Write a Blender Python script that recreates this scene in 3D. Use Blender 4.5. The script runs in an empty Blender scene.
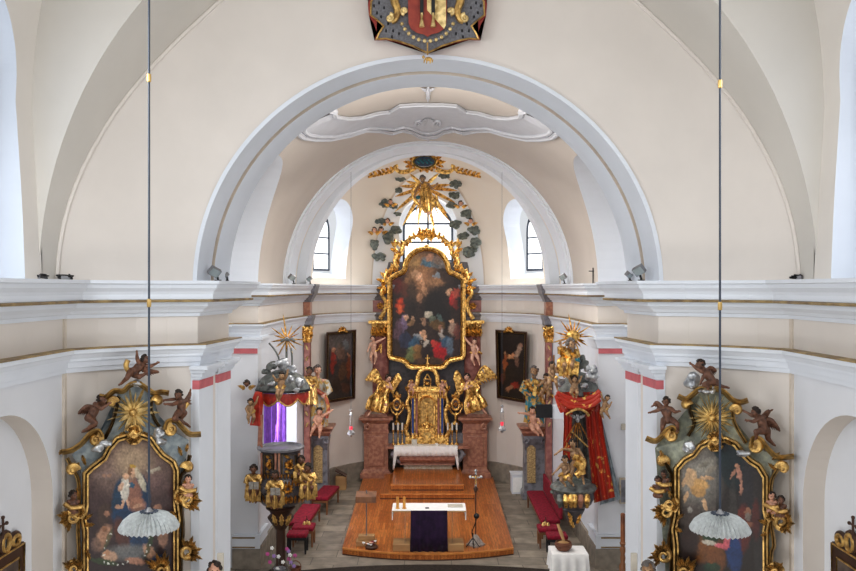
import bpy, bmesh, math, random
from math import sin, cos, pi, sqrt, atan2, radians
from mathutils import Vector, Matrix, noise
random.seed(7)
scene = bpy.context.scene
COL = scene.collection
F, CX, CY, HC = 850.0, 428.0, 288.0, 6.45      # focal length in pixels, principal point, eye height

def P(px, py, Y):
    """a point of the place at depth Y, from its measured bearing"""
    return Vector(((px - CX) / F * Y, Y, HC - (py - CY) / F * Y))

# ------------------------------------------------------------------ materials
def _new(name):
    m = bpy.data.materials.new(name); m.use_nodes = True
    nt = m.node_tree
    b = nt.nodes['Principled BSDF']
    return m, nt, b
def mat(name, col, rough=.6, metal=0.0, var=.12, scale=6.0, bump=0.0, bscale=None, col2=None, spec=None, emis=None, estr=0, ramp=(.35, .65), coord='Object', detail=6, stretch=None, cav=0):
    m, nt, b = _new(name)
    b.inputs['Roughness'].default_value = rough
    b.inputs['Metallic'].default_value = metal
    if spec is not None: b.inputs['Specular IOR Level'].default_value = spec
    tc = nt.nodes.new('ShaderNodeTexCoord')
    src = tc.outputs[coord]
    if stretch:
        mp = nt.nodes.new('ShaderNodeMapping'); mp.inputs['Scale'].default_value = stretch
        nt.links.new(src, mp.inputs['Vector']); src = mp.outputs['Vector']
    n = nt.nodes.new('ShaderNodeTexNoise'); n.inputs['Scale'].default_value = scale; n.inputs['Detail'].default_value = detail
    nt.links.new(src, n.inputs['Vector'])
    r = nt.nodes.new('ShaderNodeValToRGB')
    c2 = col2 if col2 else tuple(c * (1 - var) for c in col)
    r.color_ramp.elements[0].position = ramp[0]; r.color_ramp.elements[1].position = ramp[1]
    r.color_ramp.elements[0].color = (*c2, 1); r.color_ramp.elements[1].color = (*col, 1)
    nt.links.new(n.outputs['Fac'], r.inputs['Fac']); nt.links.new(r.outputs['Color'], b.inputs['Base Color'])
    if cav:  # crevice shade and edge shine put into the base colour by curvature
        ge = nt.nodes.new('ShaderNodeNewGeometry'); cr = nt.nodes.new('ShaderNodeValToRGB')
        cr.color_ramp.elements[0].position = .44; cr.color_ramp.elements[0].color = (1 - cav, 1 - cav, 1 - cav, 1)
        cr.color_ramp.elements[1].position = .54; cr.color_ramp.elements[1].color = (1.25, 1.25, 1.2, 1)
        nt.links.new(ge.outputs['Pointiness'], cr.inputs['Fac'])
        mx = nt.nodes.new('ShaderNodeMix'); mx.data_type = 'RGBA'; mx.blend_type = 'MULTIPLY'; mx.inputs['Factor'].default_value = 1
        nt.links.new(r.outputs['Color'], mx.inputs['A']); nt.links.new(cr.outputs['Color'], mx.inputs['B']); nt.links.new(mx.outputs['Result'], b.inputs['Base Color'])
    if bump:
        n2 = nt.nodes.new('ShaderNodeTexNoise'); n2.inputs['Scale'].default_value = bscale or scale * 3
        nt.links.new(src, n2.inputs['Vector'])
        bp = nt.nodes.new('ShaderNodeBump'); bp.inputs['Strength'].default_value = bump; bp.inputs['Distance'].default_value = .02
        nt.links.new(n2.outputs['Fac'], bp.inputs['Height']); nt.links.new(bp.outputs['Normal'], b.inputs['Normal'])
    if emis:
        b.inputs['Emission Color'].default_value = (*emis, 1); b.inputs['Emission Strength'].default_value = estr
    return m
M = {}
M['beige'] = mat('beige plaster', (.77, .72, .67), .9, var=.05, scale=1.2, bump=.05, bscale=9)
M['beige_dark'] = mat('grey beige plaster', (.70, .64, .58), .9, var=.06, scale=1.2)
M['white'] = mat('white limewash', (.77, .81, .87), .85, var=.04, scale=1.5)
M['nave_white'] = mat('cool white limewash', (.77, .79, .83), .85, var=.05, scale=1.0)
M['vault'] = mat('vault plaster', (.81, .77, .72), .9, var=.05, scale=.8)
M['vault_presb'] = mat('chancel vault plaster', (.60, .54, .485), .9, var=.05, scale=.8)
M['band'] = mat('shaded white arch plaster', (.70, .67, .62), .9, var=.05, scale=.8)  # greyer copy of the white plaster, shade of the arch put into the colour
M['stucco'] = mat('pale stucco', (.60, .61, .65), .85, var=.06, scale=4)
M['rail'] = mat('tarnished rail', (.20, .14, .08), .5, var=.5, scale=5, col2=(.42, .30, .13))
M['groove'] = mat('beige groove', (.74, .66, .57), .9)
M['red_band'] = mat('painted rose red', (.62, .17, .19), .7, var=.15, scale=8)
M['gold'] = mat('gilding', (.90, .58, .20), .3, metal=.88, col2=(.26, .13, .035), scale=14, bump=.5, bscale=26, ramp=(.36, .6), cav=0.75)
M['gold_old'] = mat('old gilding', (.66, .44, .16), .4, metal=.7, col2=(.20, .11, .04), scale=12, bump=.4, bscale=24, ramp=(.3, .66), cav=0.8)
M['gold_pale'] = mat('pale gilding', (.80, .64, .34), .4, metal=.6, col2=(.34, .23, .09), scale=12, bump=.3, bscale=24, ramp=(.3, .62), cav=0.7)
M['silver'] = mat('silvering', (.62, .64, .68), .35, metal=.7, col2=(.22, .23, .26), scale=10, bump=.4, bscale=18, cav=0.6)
M['marble_red'] = mat('red marble', (.48, .24, .155), .3, col2=(.33, .14, .095), scale=9, ramp=(.42, .62), detail=10)
M['marble_rose'] = mat('rose marble', (.58, .30, .22), .3, col2=(.36, .15, .11), scale=10)
M['marble_pink'] = mat('pink marble', (.42, .19, .16), .35, col2=(.27, .10, .09), scale=7, ramp=(.4, .62), detail=10)
M['marble_grey'] = mat('dark grey marble', (.10, .10, .115), .35, col2=(.24, .24, .27), scale=7, ramp=(.45, .75), detail=10)
M['marble_black'] = mat('blackish marble', (.028, .026, .030), .4, col2=(.10, .09, .10), scale=9, ramp=(.45, .8), detail=10)
M['marble_light'] = mat('pale inlay marble', (.55, .50, .42), .4, col2=(.42, .33, .22), scale=14, ramp=(.4, .62), detail=10)
M['green_panel'] = mat('pale green marbling', (.42, .44, .34), .55, col2=(.24, .26, .22), scale=12, ramp=(.4, .65))
M['blue_panel'] = mat('pale blue grey marbling', (.40, .46, .48), .5, col2=(.22, .27, .31), scale=10, ramp=(.4, .65))
M['skin'] = mat('painted flesh', (.62, .36, .26), .55, col2=(.46, .23, .16), scale=20, cav=0.5)
M['skin_pale'] = mat('pale painted flesh', (.72, .48, .38), .55, col2=(.60, .33, .24), scale=20, cav=0.4)
M['skin_brown'] = mat('browned flesh', (.19, .085, .05), .5, col2=(.09, .04, .025), scale=20, cav=0.6)
M['skin_tan'] = mat('tan flesh', (.40, .25, .14), .5, col2=(.22, .12, .06), scale=20, cav=0.5)
M['hair_dark'] = mat('dark carved hair', (.030, .018, .012), .6, scale=30, bump=.5)
M['hair_grey'] = mat('grey carved hair', (.16, .14, .13), .6, scale=30, bump=.5)
M['cloud'] = mat('grey green painted cloud', (.17, .19, .17), .6, col2=(.07, .085, .08), scale=12, bump=.2, cav=0.6)
M['cloud_grey'] = mat('slate painted cloud', (.16, .17, .165), .5, col2=(.06, .065, .065), scale=10, bump=.2, cav=0.6)
M['velvet'] = mat('crimson velvet', (.33, .008, .035), .9, col2=(.16, .004, .016), scale=14)
M['red_drape'] = mat('red lacquered drape', (.44, .035, .015), .35, col2=(.22, .015, .01), scale=10, cav=0.5)
M['purple'] = mat('purple cloth', (.034, .012, .052), .95, col2=(.018, .007, .03), scale=8)
M['violet_lit'] = mat('violet curtain', (.30, .12, .62), .9, col2=(.20, .07, .48), scale=8)
M['linen'] = mat('white linen', (.80, .80, .82), .9, var=.06, scale=10, cav=0.2)
M['wood_dark'] = mat('dark brown wood', (.085, .038, .022), .45, col2=(.045, .02, .012), scale=5, stretch=(1, 1, .15))
M['wood_mid'] = mat('brown wood', (.28, .12, .05), .45, col2=(.16, .065, .028), scale=5, stretch=(1, 1, .15))
M['wood_light'] = mat('light oak', (.50, .30, .13), .5, col2=(.38, .21, .09), scale=5, stretch=(.2, 1, 1))
M['black'] = mat('black metal', (.012, .012, .014), .45)
M['steel'] = mat('grey metal', (.30, .30, .31), .4, metal=.5)
M['brass'] = mat('brass', (.80, .55, .22), .3, metal=.9)
M['wax'] = mat('candle wax', (.86, .84, .78), .5)
M['stone_base'] = mat('beige sandstone', (.36, .31, .25), .85, col2=(.24, .21, .175), scale=5, bump=.2)
M['teal'] = mat('teal paint', (.03, .24, .30), .4, col2=(.02, .12, .16), scale=10)
M['navy'] = mat('navy enamel', (.02, .06, .12), .4, col2=(.01, .02, .05), scale=16)
M['blue'] = mat('blue enamel', (.04, .09, .32), .35)
M['carpet'] = mat('dark carpet', (.045, .032, .022), .95, col2=(.02, .014, .010), scale=20)
M['paper'] = mat('paper', (.62, .58, .50), .8)

def brick_mat(name, c1, c2, mortar, sx, bw, bh, rough=.6, msize=.012, noise_amt=.5, rot=0, off=.5, grain=None):
    m, nt, b = _new(name)
    b.inputs['Roughness'].default_value = rough
    tc = nt.nodes.new('ShaderNodeTexCoord'); mp = nt.nodes.new('ShaderNodeMapping')
    mp.inputs['Rotation'].default_value = (0, 0, rot); mp.inputs['Scale'].default_value = (sx, sx, sx)
    nt.links.new(tc.outputs['Object'], mp.inputs['Vector'])
    br = nt.nodes.new('ShaderNodeTexBrick'); br.offset = off
    br.inputs['Color1'].default_value = (*c1, 1); br.inputs['Color2'].default_value = (*c2, 1); br.inputs['Mortar'].default_value = (*mortar, 1)
    br.inputs['Brick Width'].default_value = bw; br.inputs['Row Height'].default_value = bh
    br.inputs['Mortar Size'].default_value = msize; br.inputs['Scale'].default_value = 1; br.inputs['Bias'].default_value = 0
    nt.links.new(mp.outputs['Vector'], br.inputs['Vector'])
    n = nt.nodes.new('ShaderNodeTexNoise'); n.inputs['Scale'].default_value = 3; n.inputs['Detail'].default_value = 8
    if grain:
        mp2 = nt.nodes.new('ShaderNodeMapping'); mp2.inputs['Scale'].default_value = grain
        nt.links.new(tc.outputs['Object'], mp2.inputs['Vector']); nt.links.new(mp2.outputs['Vector'], n.inputs['Vector'])
    else: nt.links.new(tc.outputs['Object'], n.inputs['Vector'])
    r = nt.nodes.new('ShaderNodeValToRGB'); r.color_ramp.elements[0].position = .3; r.color_ramp.elements[1].position = .7
    r.color_ramp.elements[0].color = (1 - noise_amt, 1 - noise_amt, 1 - noise_amt, 1); r.color_ramp.elements[1].color = (1.15, 1.12, 1.1, 1)
    nt.links.new(n.outputs['Fac'], r.inputs['Fac'])
    mx = nt.nodes.new('ShaderNodeMix'); mx.data_type = 'RGBA'; mx.blend_type = 'MULTIPLY'; mx.inputs['Factor'].default_value = 1
    nt.links.new(br.outputs['Color'], mx.inputs['A']); nt.links.new(r.outputs['Color'], mx.inputs['B'])
    nt.links.new(mx.outputs['Result'], b.inputs['Base Color'])
    return m
M['paving'] = brick_mat('stone paving', (.38, .335, .27), (.25, .22, .18), (.16, .14, .12), 1, 1.1, .55, .7, .010, .35)
M['parquet'] = brick_mat('orange parquet', (.66, .235, .055), (.46, .135, .028), (.22, .065, .018), 1, 1.3, .075, .28, .003, .45, rot=pi / 2, grain=(14, 1.2, 14))

M['parquet_light'] = mat('orange nosing', (.74, .32, .09), .3, col2=(.52, .18, .04), scale=4)
# ------------------------------------------------------------------ object helpers
def link(o):
    COL.objects.link(o); return o
def tag(o, label=None, cat=None, group=None, kind=None):
    if label: o['label'] = label
    if cat: o['category'] = cat
    if group: o['group'] = group
    if kind: o['kind'] = kind
    return o
def empty(name, loc=(0, 0, 0), label=None, cat=None, group=None):
    o = bpy.data.objects.new(name, None); o.empty_display_size = .1; o.location = loc
    link(o); return tag(o, label, cat, group)
def finish(name, bm, m, parent=None, smooth=True, angle=40):
    me = bpy.data.meshes.new(name)
    bm.to_mesh(me); bm.free()
    ms = m if isinstance(m, (list, tuple)) else [m]
    for x in ms: me.materials.append(M[x] if isinstance(x, str) else x)
    o = bpy.data.objects.new(name, me); link(o)
    if smooth:
        me.shade_smooth()
        try: me.set_sharp_from_angle(angle=radians(angle))
        except Exception: pass
    if parent is not None:
        o.parent = parent
        o.matrix_parent_inverse = parent_world(parent).inverted()
    return o
def parent_world(o):
    m = Matrix.Translation(o.location) @ o.rotation_euler.to_matrix().to_4x4()
    sc = Matrix.Diagonal((*o.scale, 1))
    m = m @ sc
    return (parent_world(o.parent) @ o.matrix_parent_inverse @ m) if o.parent else m
def copy_tree(o, parent=None, keep=None):
    c = o.copy(); COL.objects.link(c)
    if parent is not None: c.parent = parent
    for ch in [x for x in COL.objects if x.parent == o]:
        copy_tree(ch, c)
    return c

class MB:
    """collects shapes into one mesh"""
    def __init__(s): s.bm = bmesh.new(); s.mi = 0
    def face(s, vs):
        try:
            f = s.bm.faces.new(vs); f.material_index = s.mi; return f
        except ValueError: return None
    def box(s, lo, hi, mtx=None):
        xs = [(lo[0], hi[0]), (lo[1], hi[1]), (lo[2], hi[2])]
        v = []
        for i in range(8):
            p = Vector((xs[0][i & 1], xs[1][(i >> 1) & 1], xs[2][(i >> 2) & 1]))
            v.append(s.bm.verts.new(mtx @ p if mtx else p))
        for q in ((0, 2, 3, 1), (4, 5, 7, 6), (0, 1, 5, 4), (2, 6, 7, 3), (0, 4, 6, 2), (1, 3, 7, 5)): s.face([v[i] for i in q])
        return s
    def cbox(s, c, size, rz=0):
        m = Matrix.Translation(c) @ Matrix.Rotation(rz, 4, 'Z')
        h = [x / 2 for x in size]
        return s.box((-h[0], -h[1], -h[2]), h, m)
    def rings(s, rs, close=True, cap=True, mtx=None):
        rows = [[s.bm.verts.new(mtx @ Vector(p) if mtx else Vector(p)) for p in r] for r in rs]
        n = len(rows[0])
        for a, b in zip(rows, rows[1:]):
            for i in range(n if close else n - 1):
                j = (i + 1) % n
                s.face([a[i], a[j], b[j], b[i]])
        if cap and close:
            s.face(rows[0][::-1]); s.face(rows[-1])
        return s
    def lathe(s, c, prof, n=16, mtx=None, sy=1.0, a0=0, a1=2 * pi):
        full = abs(a1 - a0 - 2 * pi) < 1e-6
        k = n if full else n + 1
        rs = []
        for r, z in prof:
            rs.append([Vector((c[0] + r * cos(a0 + (a1 - a0) * i / n), c[1] + sy * r * sin(a0 + (a1 - a0) * i / n), c[2] + z)) for i in range(k)])
        return s.rings(rs, close=full, cap=full, mtx=mtx)
    def tube(s, pts, r, n=8, flat=1.0, up=None, cap=True):
        pts = [Vector(p) for p in pts]
        rr = r if isinstance(r, (list, tuple)) else [r] * len(pts)
        rs = []
        prev = None
        for i, p in enumerate(pts):
            d = (pts[min(i + 1, len(pts) - 1)] - pts[max(i - 1, 0)])
            if d.length < 1e-9: d = Vector((0, 0, 1))
            d.normalize()
            u = Vector(up) if up is not None else (prev if prev is not None else (Vector((0, 0, 1)) if abs(d.z) < .9 else Vector((1, 0, 0))))
            a = d.cross(u)
            if a.length < 1e-6: a = d.cross(Vector((1, 0, 0)))
            a.normalize(); b = a.cross(d).normalized()
            prev = b
            rs.append([p + (a * cos(2 * pi * k / n) + b * sin(2 * pi * k / n) * flat) * max(rr[i], 1e-4) for k in range(n)])
        return s.rings(rs, cap=cap)
    def ball(s, c, r, n=10, m=7, rot=None):
        r = (r, r, r) if isinstance(r, (int, float)) else r
        c = Vector(c)
        rs = []
        for j in range(1, m):
            a = pi * j / m
            row = []
            for i in range(n):
                b = 2 * pi * i / n
                p = Vector((r[0] * sin(a) * cos(b), r[1] * sin(a) * sin(b), -r[2] * cos(a)))
                if rot is not None: p = rot @ p
                row.append(p + c)
            rs.append(row)
        rows = [[s.bm.verts.new(p) for p in row] for row in rs]
        top = Vector((0, 0, -r[2])); bot = Vector((0, 0, r[2]))
        if rot is not None: top = rot @ top; bot = rot @ bot
        a = s.bm.verts.new(c + top); b = s.bm.verts.new(c + bot)
        for x, y in zip(rows, rows[1:]):
            for i in range(n): s.face([x[i], x[(i + 1) % n], y[(i + 1) % n], y[i]])
        for i in range(n):
            s.face([rows[0][(i + 1) % n], rows[0][i], a]); s.face([rows[-1][i], rows[-1][(i + 1) % n], b])
        return s
    def prism(s, poly, fn, t0, t1):
        """poly: 2D outline; fn(u, v, w) -> 3D; extruded from w = t0 to t1"""
        poly = [p for i, p in enumerate(poly) if abs(p[0] - poly[i - 1][0]) + abs(p[1] - poly[i - 1][1]) > 1e-6]
        a = [s.bm.verts.new(fn(u, v, t0)) for u, v in poly]
        b = [s.bm.verts.new(fn(u, v, t1)) for u, v in poly]
        n = len(poly)
        for i in range(n): s.face([a[i], a[(i + 1) % n], b[(i + 1) % n], b[i]])
        fa = s.face(a[::-1]); fb = s.face(b)
        fs = [f for f in (fa, fb) if f]
        if n > 4: bmesh.ops.triangulate(s.bm, faces=fs)
        return s
    def strip(s, rows):
        """rows of points -> open surface"""
        return s.rings(rows, close=False, cap=False)
    def fix(s):
        bmesh.ops.remove_doubles(s.bm, verts=s.bm.verts, dist=1e-5)
        bmesh.ops.recalc_face_normals(s.bm, faces=s.bm.faces); return s
    def build(s, name, m, parent=None, smooth=True, fix=True, angle=40):
        if fix: bmesh.ops.recalc_face_normals(s.bm, faces=s.bm.faces)
        return finish(name, s.bm, m, parent, smooth, angle)

def boolean(o, cutters, self_int=False):
    for c in cutters:
        md = o.modifiers.new('cut', 'BOOLEAN'); md.object = c; md.operation = 'DIFFERENCE'; md.solver = 'EXACT'
        try: md.material_mode = 'TRANSFER'
        except Exception: pass
    bake(o)
    for c in cutters:
        me = c.data; bpy.data.objects.remove(c); bpy.data.meshes.remove(me)
def bake(o):
    bpy.context.view_layer.update()
    dg = bpy.context.evaluated_depsgraph_get()
    me = bpy.data.meshes.new_from_object(o.evaluated_get(dg), preserve_all_data_layers=True, depsgraph=dg)
    old = o.data; o.modifiers.clear(); o.data = me; bpy.data.meshes.remove(old)
def struct(o): o['kind'] = 'structure'; return o

# camera
cam = bpy.data.cameras.new('camera'); cam.sensor_width = 36; cam.lens = F / 856 * 36
cam.shift_y = (CY - 285.5) / 856; cam.shift_x = 0
cam.clip_start = .1; cam.clip_end = 200
co = link(bpy.data.objects.new('camera', cam)); co.location = (0, 0, HC); co.rotation_euler = (pi / 2, 0, 0)
scene.camera = co
scene.view_settings.view_transform = 'Standard'
scene.view_settings.look = 'None'; scene.view_settings.exposure = -.02; scene.view_settings.gamma = .90
# ------------------------------------------------------------------ architecture
ZS = 6.50           # springing height (top of the cornice)
NAVE_L = [(-4.93, -4.0), (-4.86, 11.33), (-4.55, 11.72), (-4.15, 12.08), (-3.78, 12.31), (-3.38, 12.45), (-3.27, 13.9), (-4.65, 13.95)]
CHOIR_L = [(-4.65, 13.95), (-4.65, 19.6), (-3.92, 19.6), (-3.92, 23.0), (-3.80, 24.0), (-3.70, 25.4)]
AC, AR = 25.6, 3.70  # apse centre and radius
apse = [(-AR * cos(pi * i / 28), AC + AR * sin(pi * i / 28)) for i in range(0, 29)]
CHOIR = CHOIR_L + apse + [(-x, y) for x, y in CHOIR_L[::-1]]
NAVE_R = [(-x, y) for x, y in NAVE_L[::-1]]

def offset(path, d):
    out = []
    n = len(path)
    for i in range(n):
        p = Vector(path[i])
        ns = []
        if i > 0:
            t = (p - Vector(path[i - 1])).normalized(); ns.append(Vector((t.y, -t.x)))
        if i < n - 1:
            t = (Vector(path[i + 1]) - p).normalized(); ns.append(Vector((t.y, -t.x)))
        m = sum(ns, Vector((0, 0))).normalized()
        k = 1 / max(.35, m.dot(ns[0]))
        out.append(p + m * d * k)
    return out
def sweep(mb, path, prof):
    rows = []
    for d, z in prof:
        rows.append([Vector((q.x, q.y, z)) for q in offset(path, d)])
    mb.strip(rows); return mb
CORNICE = [(-.45, 6.555), (.42, 6.555), (.42, 6.51), (.385, 6.50), (.37, 6.45), (.32, 6.40), (.30, 6.36), (.30, 6.29), (.27, 6.275), (.27, 6.25),
           (.22, 6.24), (.20, 6.19), (.13, 6.14), (.10, 6.10), (.06, 6.09), (.045, 6.04), (-.02, 6.035)]
RAIL = [(.2, 6.285), (.315, 6.285), (.33, 6.27), (.315, 6.25), (.2, 6.25)]
ARCHI = [(-.02, 5.625), (.17, 5.625), (.17, 5.575), (.14, 5.55), (.105, 5.50), (.10, 5.465), (.075, 5.46), (.07, 5.38), (.05, 5.375), (.045, 5.315), (-.02, 5.31)]
ARAIL = [(0, 5.643), (.178, 5.643), (.178, 5.624), (0, 5.624)]
def entab(path, side):
    struct(sweep(MB(), path, CORNICE).build('trim_cornice_' + side, 'white', smooth=False))
    struct(sweep(MB(), path, RAIL).build('trim_rail_' + side, 'rail', smooth=False))
    struct(sweep(MB(), path, ARCHI).build('trim_architrave_' + side, 'white', smooth=False))
    struct(sweep(MB(), path, ARAIL).build('trim_ledge_' + side, 'rail', smooth=False))
entab(NAVE_L, 'left'); entab(NAVE_R, 'right')
entab(CHOIR, 'chancel')
for _p, _n in ((NAVE_L, 'left'), (NAVE_R, 'right'), (CHOIR, 'chancel')): struct(sweep(MB(), _p, [(-.01, 6.05), (.008, 6.05), (.008, 5.6), (-.01, 5.6)]).build('trim_frieze_' + _n, 'beige', smooth=False))

def wallstrip(name, path, z0, z1, m, seg=1):
    mb = MB(); mb.strip([[Vector((x, y, z0)) for x, y in path], [Vector((x, y, z1)) for x, y in path]])
    return struct(mb.build(name, m, smooth=False, fix=False))
for s, side in ((-1, 'left'), (1, 'right')):
    mir = lambda pts: [(x * (-s), y) for x, y in pts]
    # diagonal wall behind the side altar, jamb of the triumphal arch
    wallstrip('wall_diagonal_' + side, mir(NAVE_L[1:6]), 0, 6.52, 'beige')
    wallstrip('wall_jamb_' + side, mir(NAVE_L[5:]), 0, 6.52, 'beige')
    # crease strip where the nave wall meets the diagonal
    mb = MB(); mb.cbox((s * 4.845, 11.32, 3.0), (.04, .07, 6.1)); struct(mb.build('trim_crease_' + side, 'groove', smooth=False))
    # jamb pilasters: two strips with rose bands and a stepped capital
    a, b = Vector((-s * -3.38, 12.45)), Vector((-s * -3.27, 13.9))
    a = Vector((s * 3.38, 12.45)); b = Vector((s * 3.27, 13.9))
    def jamb(t0, t1, d, z0, z1, name, m):
        t = (b - a); n = Vector((-s, 0))
        mb = MB()
        p, q = a + t * t0, a + t * t1
        x0, x1 = p.x, q.x
        pts = [(p.x + .06 * s, p.y - (d if t0 == 0 else 0)), (p.x + n.x * d, p.y - (d if t0 == 0 else 0)), (p.x + n.x * d, p.y + .01), (q.x + n.x * d, q.y), (q.x + .02 * s, q.y)]
        mb.prism(pts, lambda u, v, w: Vector((u, v, w)), z0, z1)
        return struct(mb.build(name, m, smooth=False))
    for t0, t1 in ((0.0, .40), (.56, 1.0)):
        jamb(t0, t1, .04, 0, 4.97, 'trim_pilaster_' + side, 'white')
        jamb(t0, t1, .045, 4.97, 5.10, 'trim_rose_band_' + side, 'red_band')
        jamb(t0, t1, .04, 5.10, 5.31, 'trim_neck_' + side, 'white')
        for k, (z0, z1, d) in enumerate(((5.12, 5.16, .07), (5.16, 5.22, .10), (5.22, 5.27, .15), (5.27, 5.32, .20))):
            jamb(t0, t1 + .02, d, z0, z1, 'trim_capital_' + side, 'white')
    # outer corner strip of the pilaster seen on the diagonal wall
    mb = MB(); mb.cbox((s * 3.42, 12.44, 2.6), (.10, .05, 5.2), -s * .25); struct(mb.build('trim_corner_' + side, 'white', smooth=False))
    # nave side wall with a niche below and a window above
    mb = MB(); mb.prism([(s * 4.93, -4), (s * 4.86, 11.33), (s * 5.7, 11.33), (s * 5.7, -4)], lambda u, v, w: Vector((u, v, w)), 0, 6.52)
    w = mb.build('wall_' + side, 'nave_white', smooth=False)
    def archprism(c, r, zb, zspring, x0, x1, m, r2=None, n=28):
        r2 = r2 or r
        def out(r, e=0): return [(c - r, zb - e), (c + r, zb - e)] + [(c + r * cos(pi * i / n), zspring + r * sin(pi * i / n)) for i in range(n + 1)]
        A, B = out(r), out(r2)
        q = MB()
        va = [q.bm.verts.new((x0, y, z)) for y, z in A]; vb = [q.bm.verts.new((x1, y, z)) for y, z in B]
        k = len(va)
        for i in range(k): q.face([va[i], va[(i + 1) % k], vb[(i + 1) % k], vb[i]])
        q.face(va[::-1]); q.face(vb)
        bmesh.ops.remove_doubles(q.bm, verts=q.bm.verts, dist=1e-6)
        return q.build('cutter', m, smooth=False)
    cut = archprism(9.72, 1.30, -1, 3.68, s * 4.6, s * 5.16, 'beige_dark')
    boolean(w, [cut]); struct(w)
    mb = MB(); mb.box((min(s * 5.14, s * 5.16), 8.0, 0), (max(s * 5.14, s * 5.16), 11.02, 5.1)); struct(mb.build('wall_niche_' + side, 'nave_white', smooth=False))
    # nave vault: squarish profile, thick, with the window cut through
    def sup(a, rx, rz, n):
        c_, s_ = cos(a), sin(a)
        return (math.copysign(abs(c_) ** (2 / n), c_) * rx, abs(s_) ** (2 / n) * rz)
    mb = MB()
    N = 26
    inn = [sup(pi / 2 * i / N, 5.03, 5.6, 4.6) for i in range(N + 1)]
    outr = [sup(pi / 2 * i / N, 5.75, 6.3, 4.6) for i in range(N + 1)]
    prof = [(s * x, ZS + z) for x, z in inn] + [(s * x, ZS + z) for x, z in outr[::-1]]
    prof[0] = (s * 4.90, ZS); prof.insert(1, (s * 4.93, ZS + .8)); prof[2] = (s * 4.95, ZS + 1.2)
    mb.prism(prof, lambda u, v, w_: Vector((u, w_, v)), -4, 10.8)
    bmesh.ops.remove_doubles(mb.bm, verts=mb.bm.verts, dist=1e-6)
    v = mb.build('ceiling_nave_' + side, 'vault', smooth=True, angle=30)
    cut = archprism(9.30, 1.08, ZS + .05, 8.95, s * 4.4, s * 5.20, 'white', r2=1.02)
    cut2 = archprism(9.30, .96, ZS + .25, 8.95, s * 5.15, s * 6.2, 'white')
    boolean(v, [cut, cut2]); struct(v)

# triumphal arch wall above the cornice
def Yw(x):
    x = abs(x)
    pts = [(3.38, 12.45), (3.78, 12.31), (4.15, 12.08), (4.55, 11.72), (4.86, 11.33), (5.6, 10.6)]
    if x <= 3.38: return 12.45
    for (x0, y0), (x1, y1) in zip(pts, pts[1:]):
        if x <= x1: return y0 + (y1 - y0) * (x - x0) / (x1 - x0)
    return 10.6
mb = MB(); rows = []
for j in range(15):
    t = j / 14
    row = []
    for i in range(65):
        a = pi * i / 64
        r0 = 3.38; r1 = 5.5
        x = cos(a) * (r0 + (r1 - r0) * t); z = sin(a) * (r0 * .985 + (5.9 - r0) * t)
        row.append(Vector((x, Yw(x), ZS - .03 + z)))
    rows.append(row)
mb.strip(rows)
struct(mb.build('wall_triumphal', 'beige', smooth=True))
# splayed soffit in two white bands with a beige groove
def soffit(prof, mi, name, mats, zc, n=72, a0=0, a1=pi):
    mb = MB()
    rows = [[Vector((cos(a0 + (a1 - a0) * i / n) * rx, y, zc + sin(a0 + (a1 - a0) * i / n) * rz)) for i in range(n + 1)] for y, rx, rz in prof]
    for k in range(len(rows) - 1):
        mb.mi = mi[k]
        mb.strip([rows[k], rows[k + 1]])
    bmesh.ops.remove_doubles(mb.bm, verts=mb.bm.verts, dist=1e-5)
    return struct(mb.build(name, mats, smooth=True, fix=False, angle=30))
soffit([(12.45, 3.45, 3.40), (12.42, 3.44, 3.39), (12.42, 3.38, 3.33), (13.02, 3.33, 3.30), (13.02, 3.42, 3.38), (13.16, 3.42, 3.38), (13.16, 3.32, 3.29), (13.22, 3.29, 3.28), (13.9, 3.25, 3.27), (13.9, 4.7, 4.7)],
       [0, 0, 0, 1, 1, 1, 0, 0, 1], 'trim_triumphal_arch', ['white', 'groove'], ZS - .03)
# transverse band of the nave vault
soffit([(10.75, 7.2, 7.6), (10.75, 4.93, 5.35), (12.7, 4.93, 5.38)], [0, 0], 'ceiling_band', ['band'], ZS - .05)
mb = MB(); mb.tube([Vector((4.92 * cos(pi * i / 60), Yw(4.92 * cos(pi * i / 60)) - .01, ZS - .05 + 5.35 * sin(pi * i / 60))) for i in range(61)], .035, 6); struct(mb.build('trim_vault_edge', 'beige', smooth=True))

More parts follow.
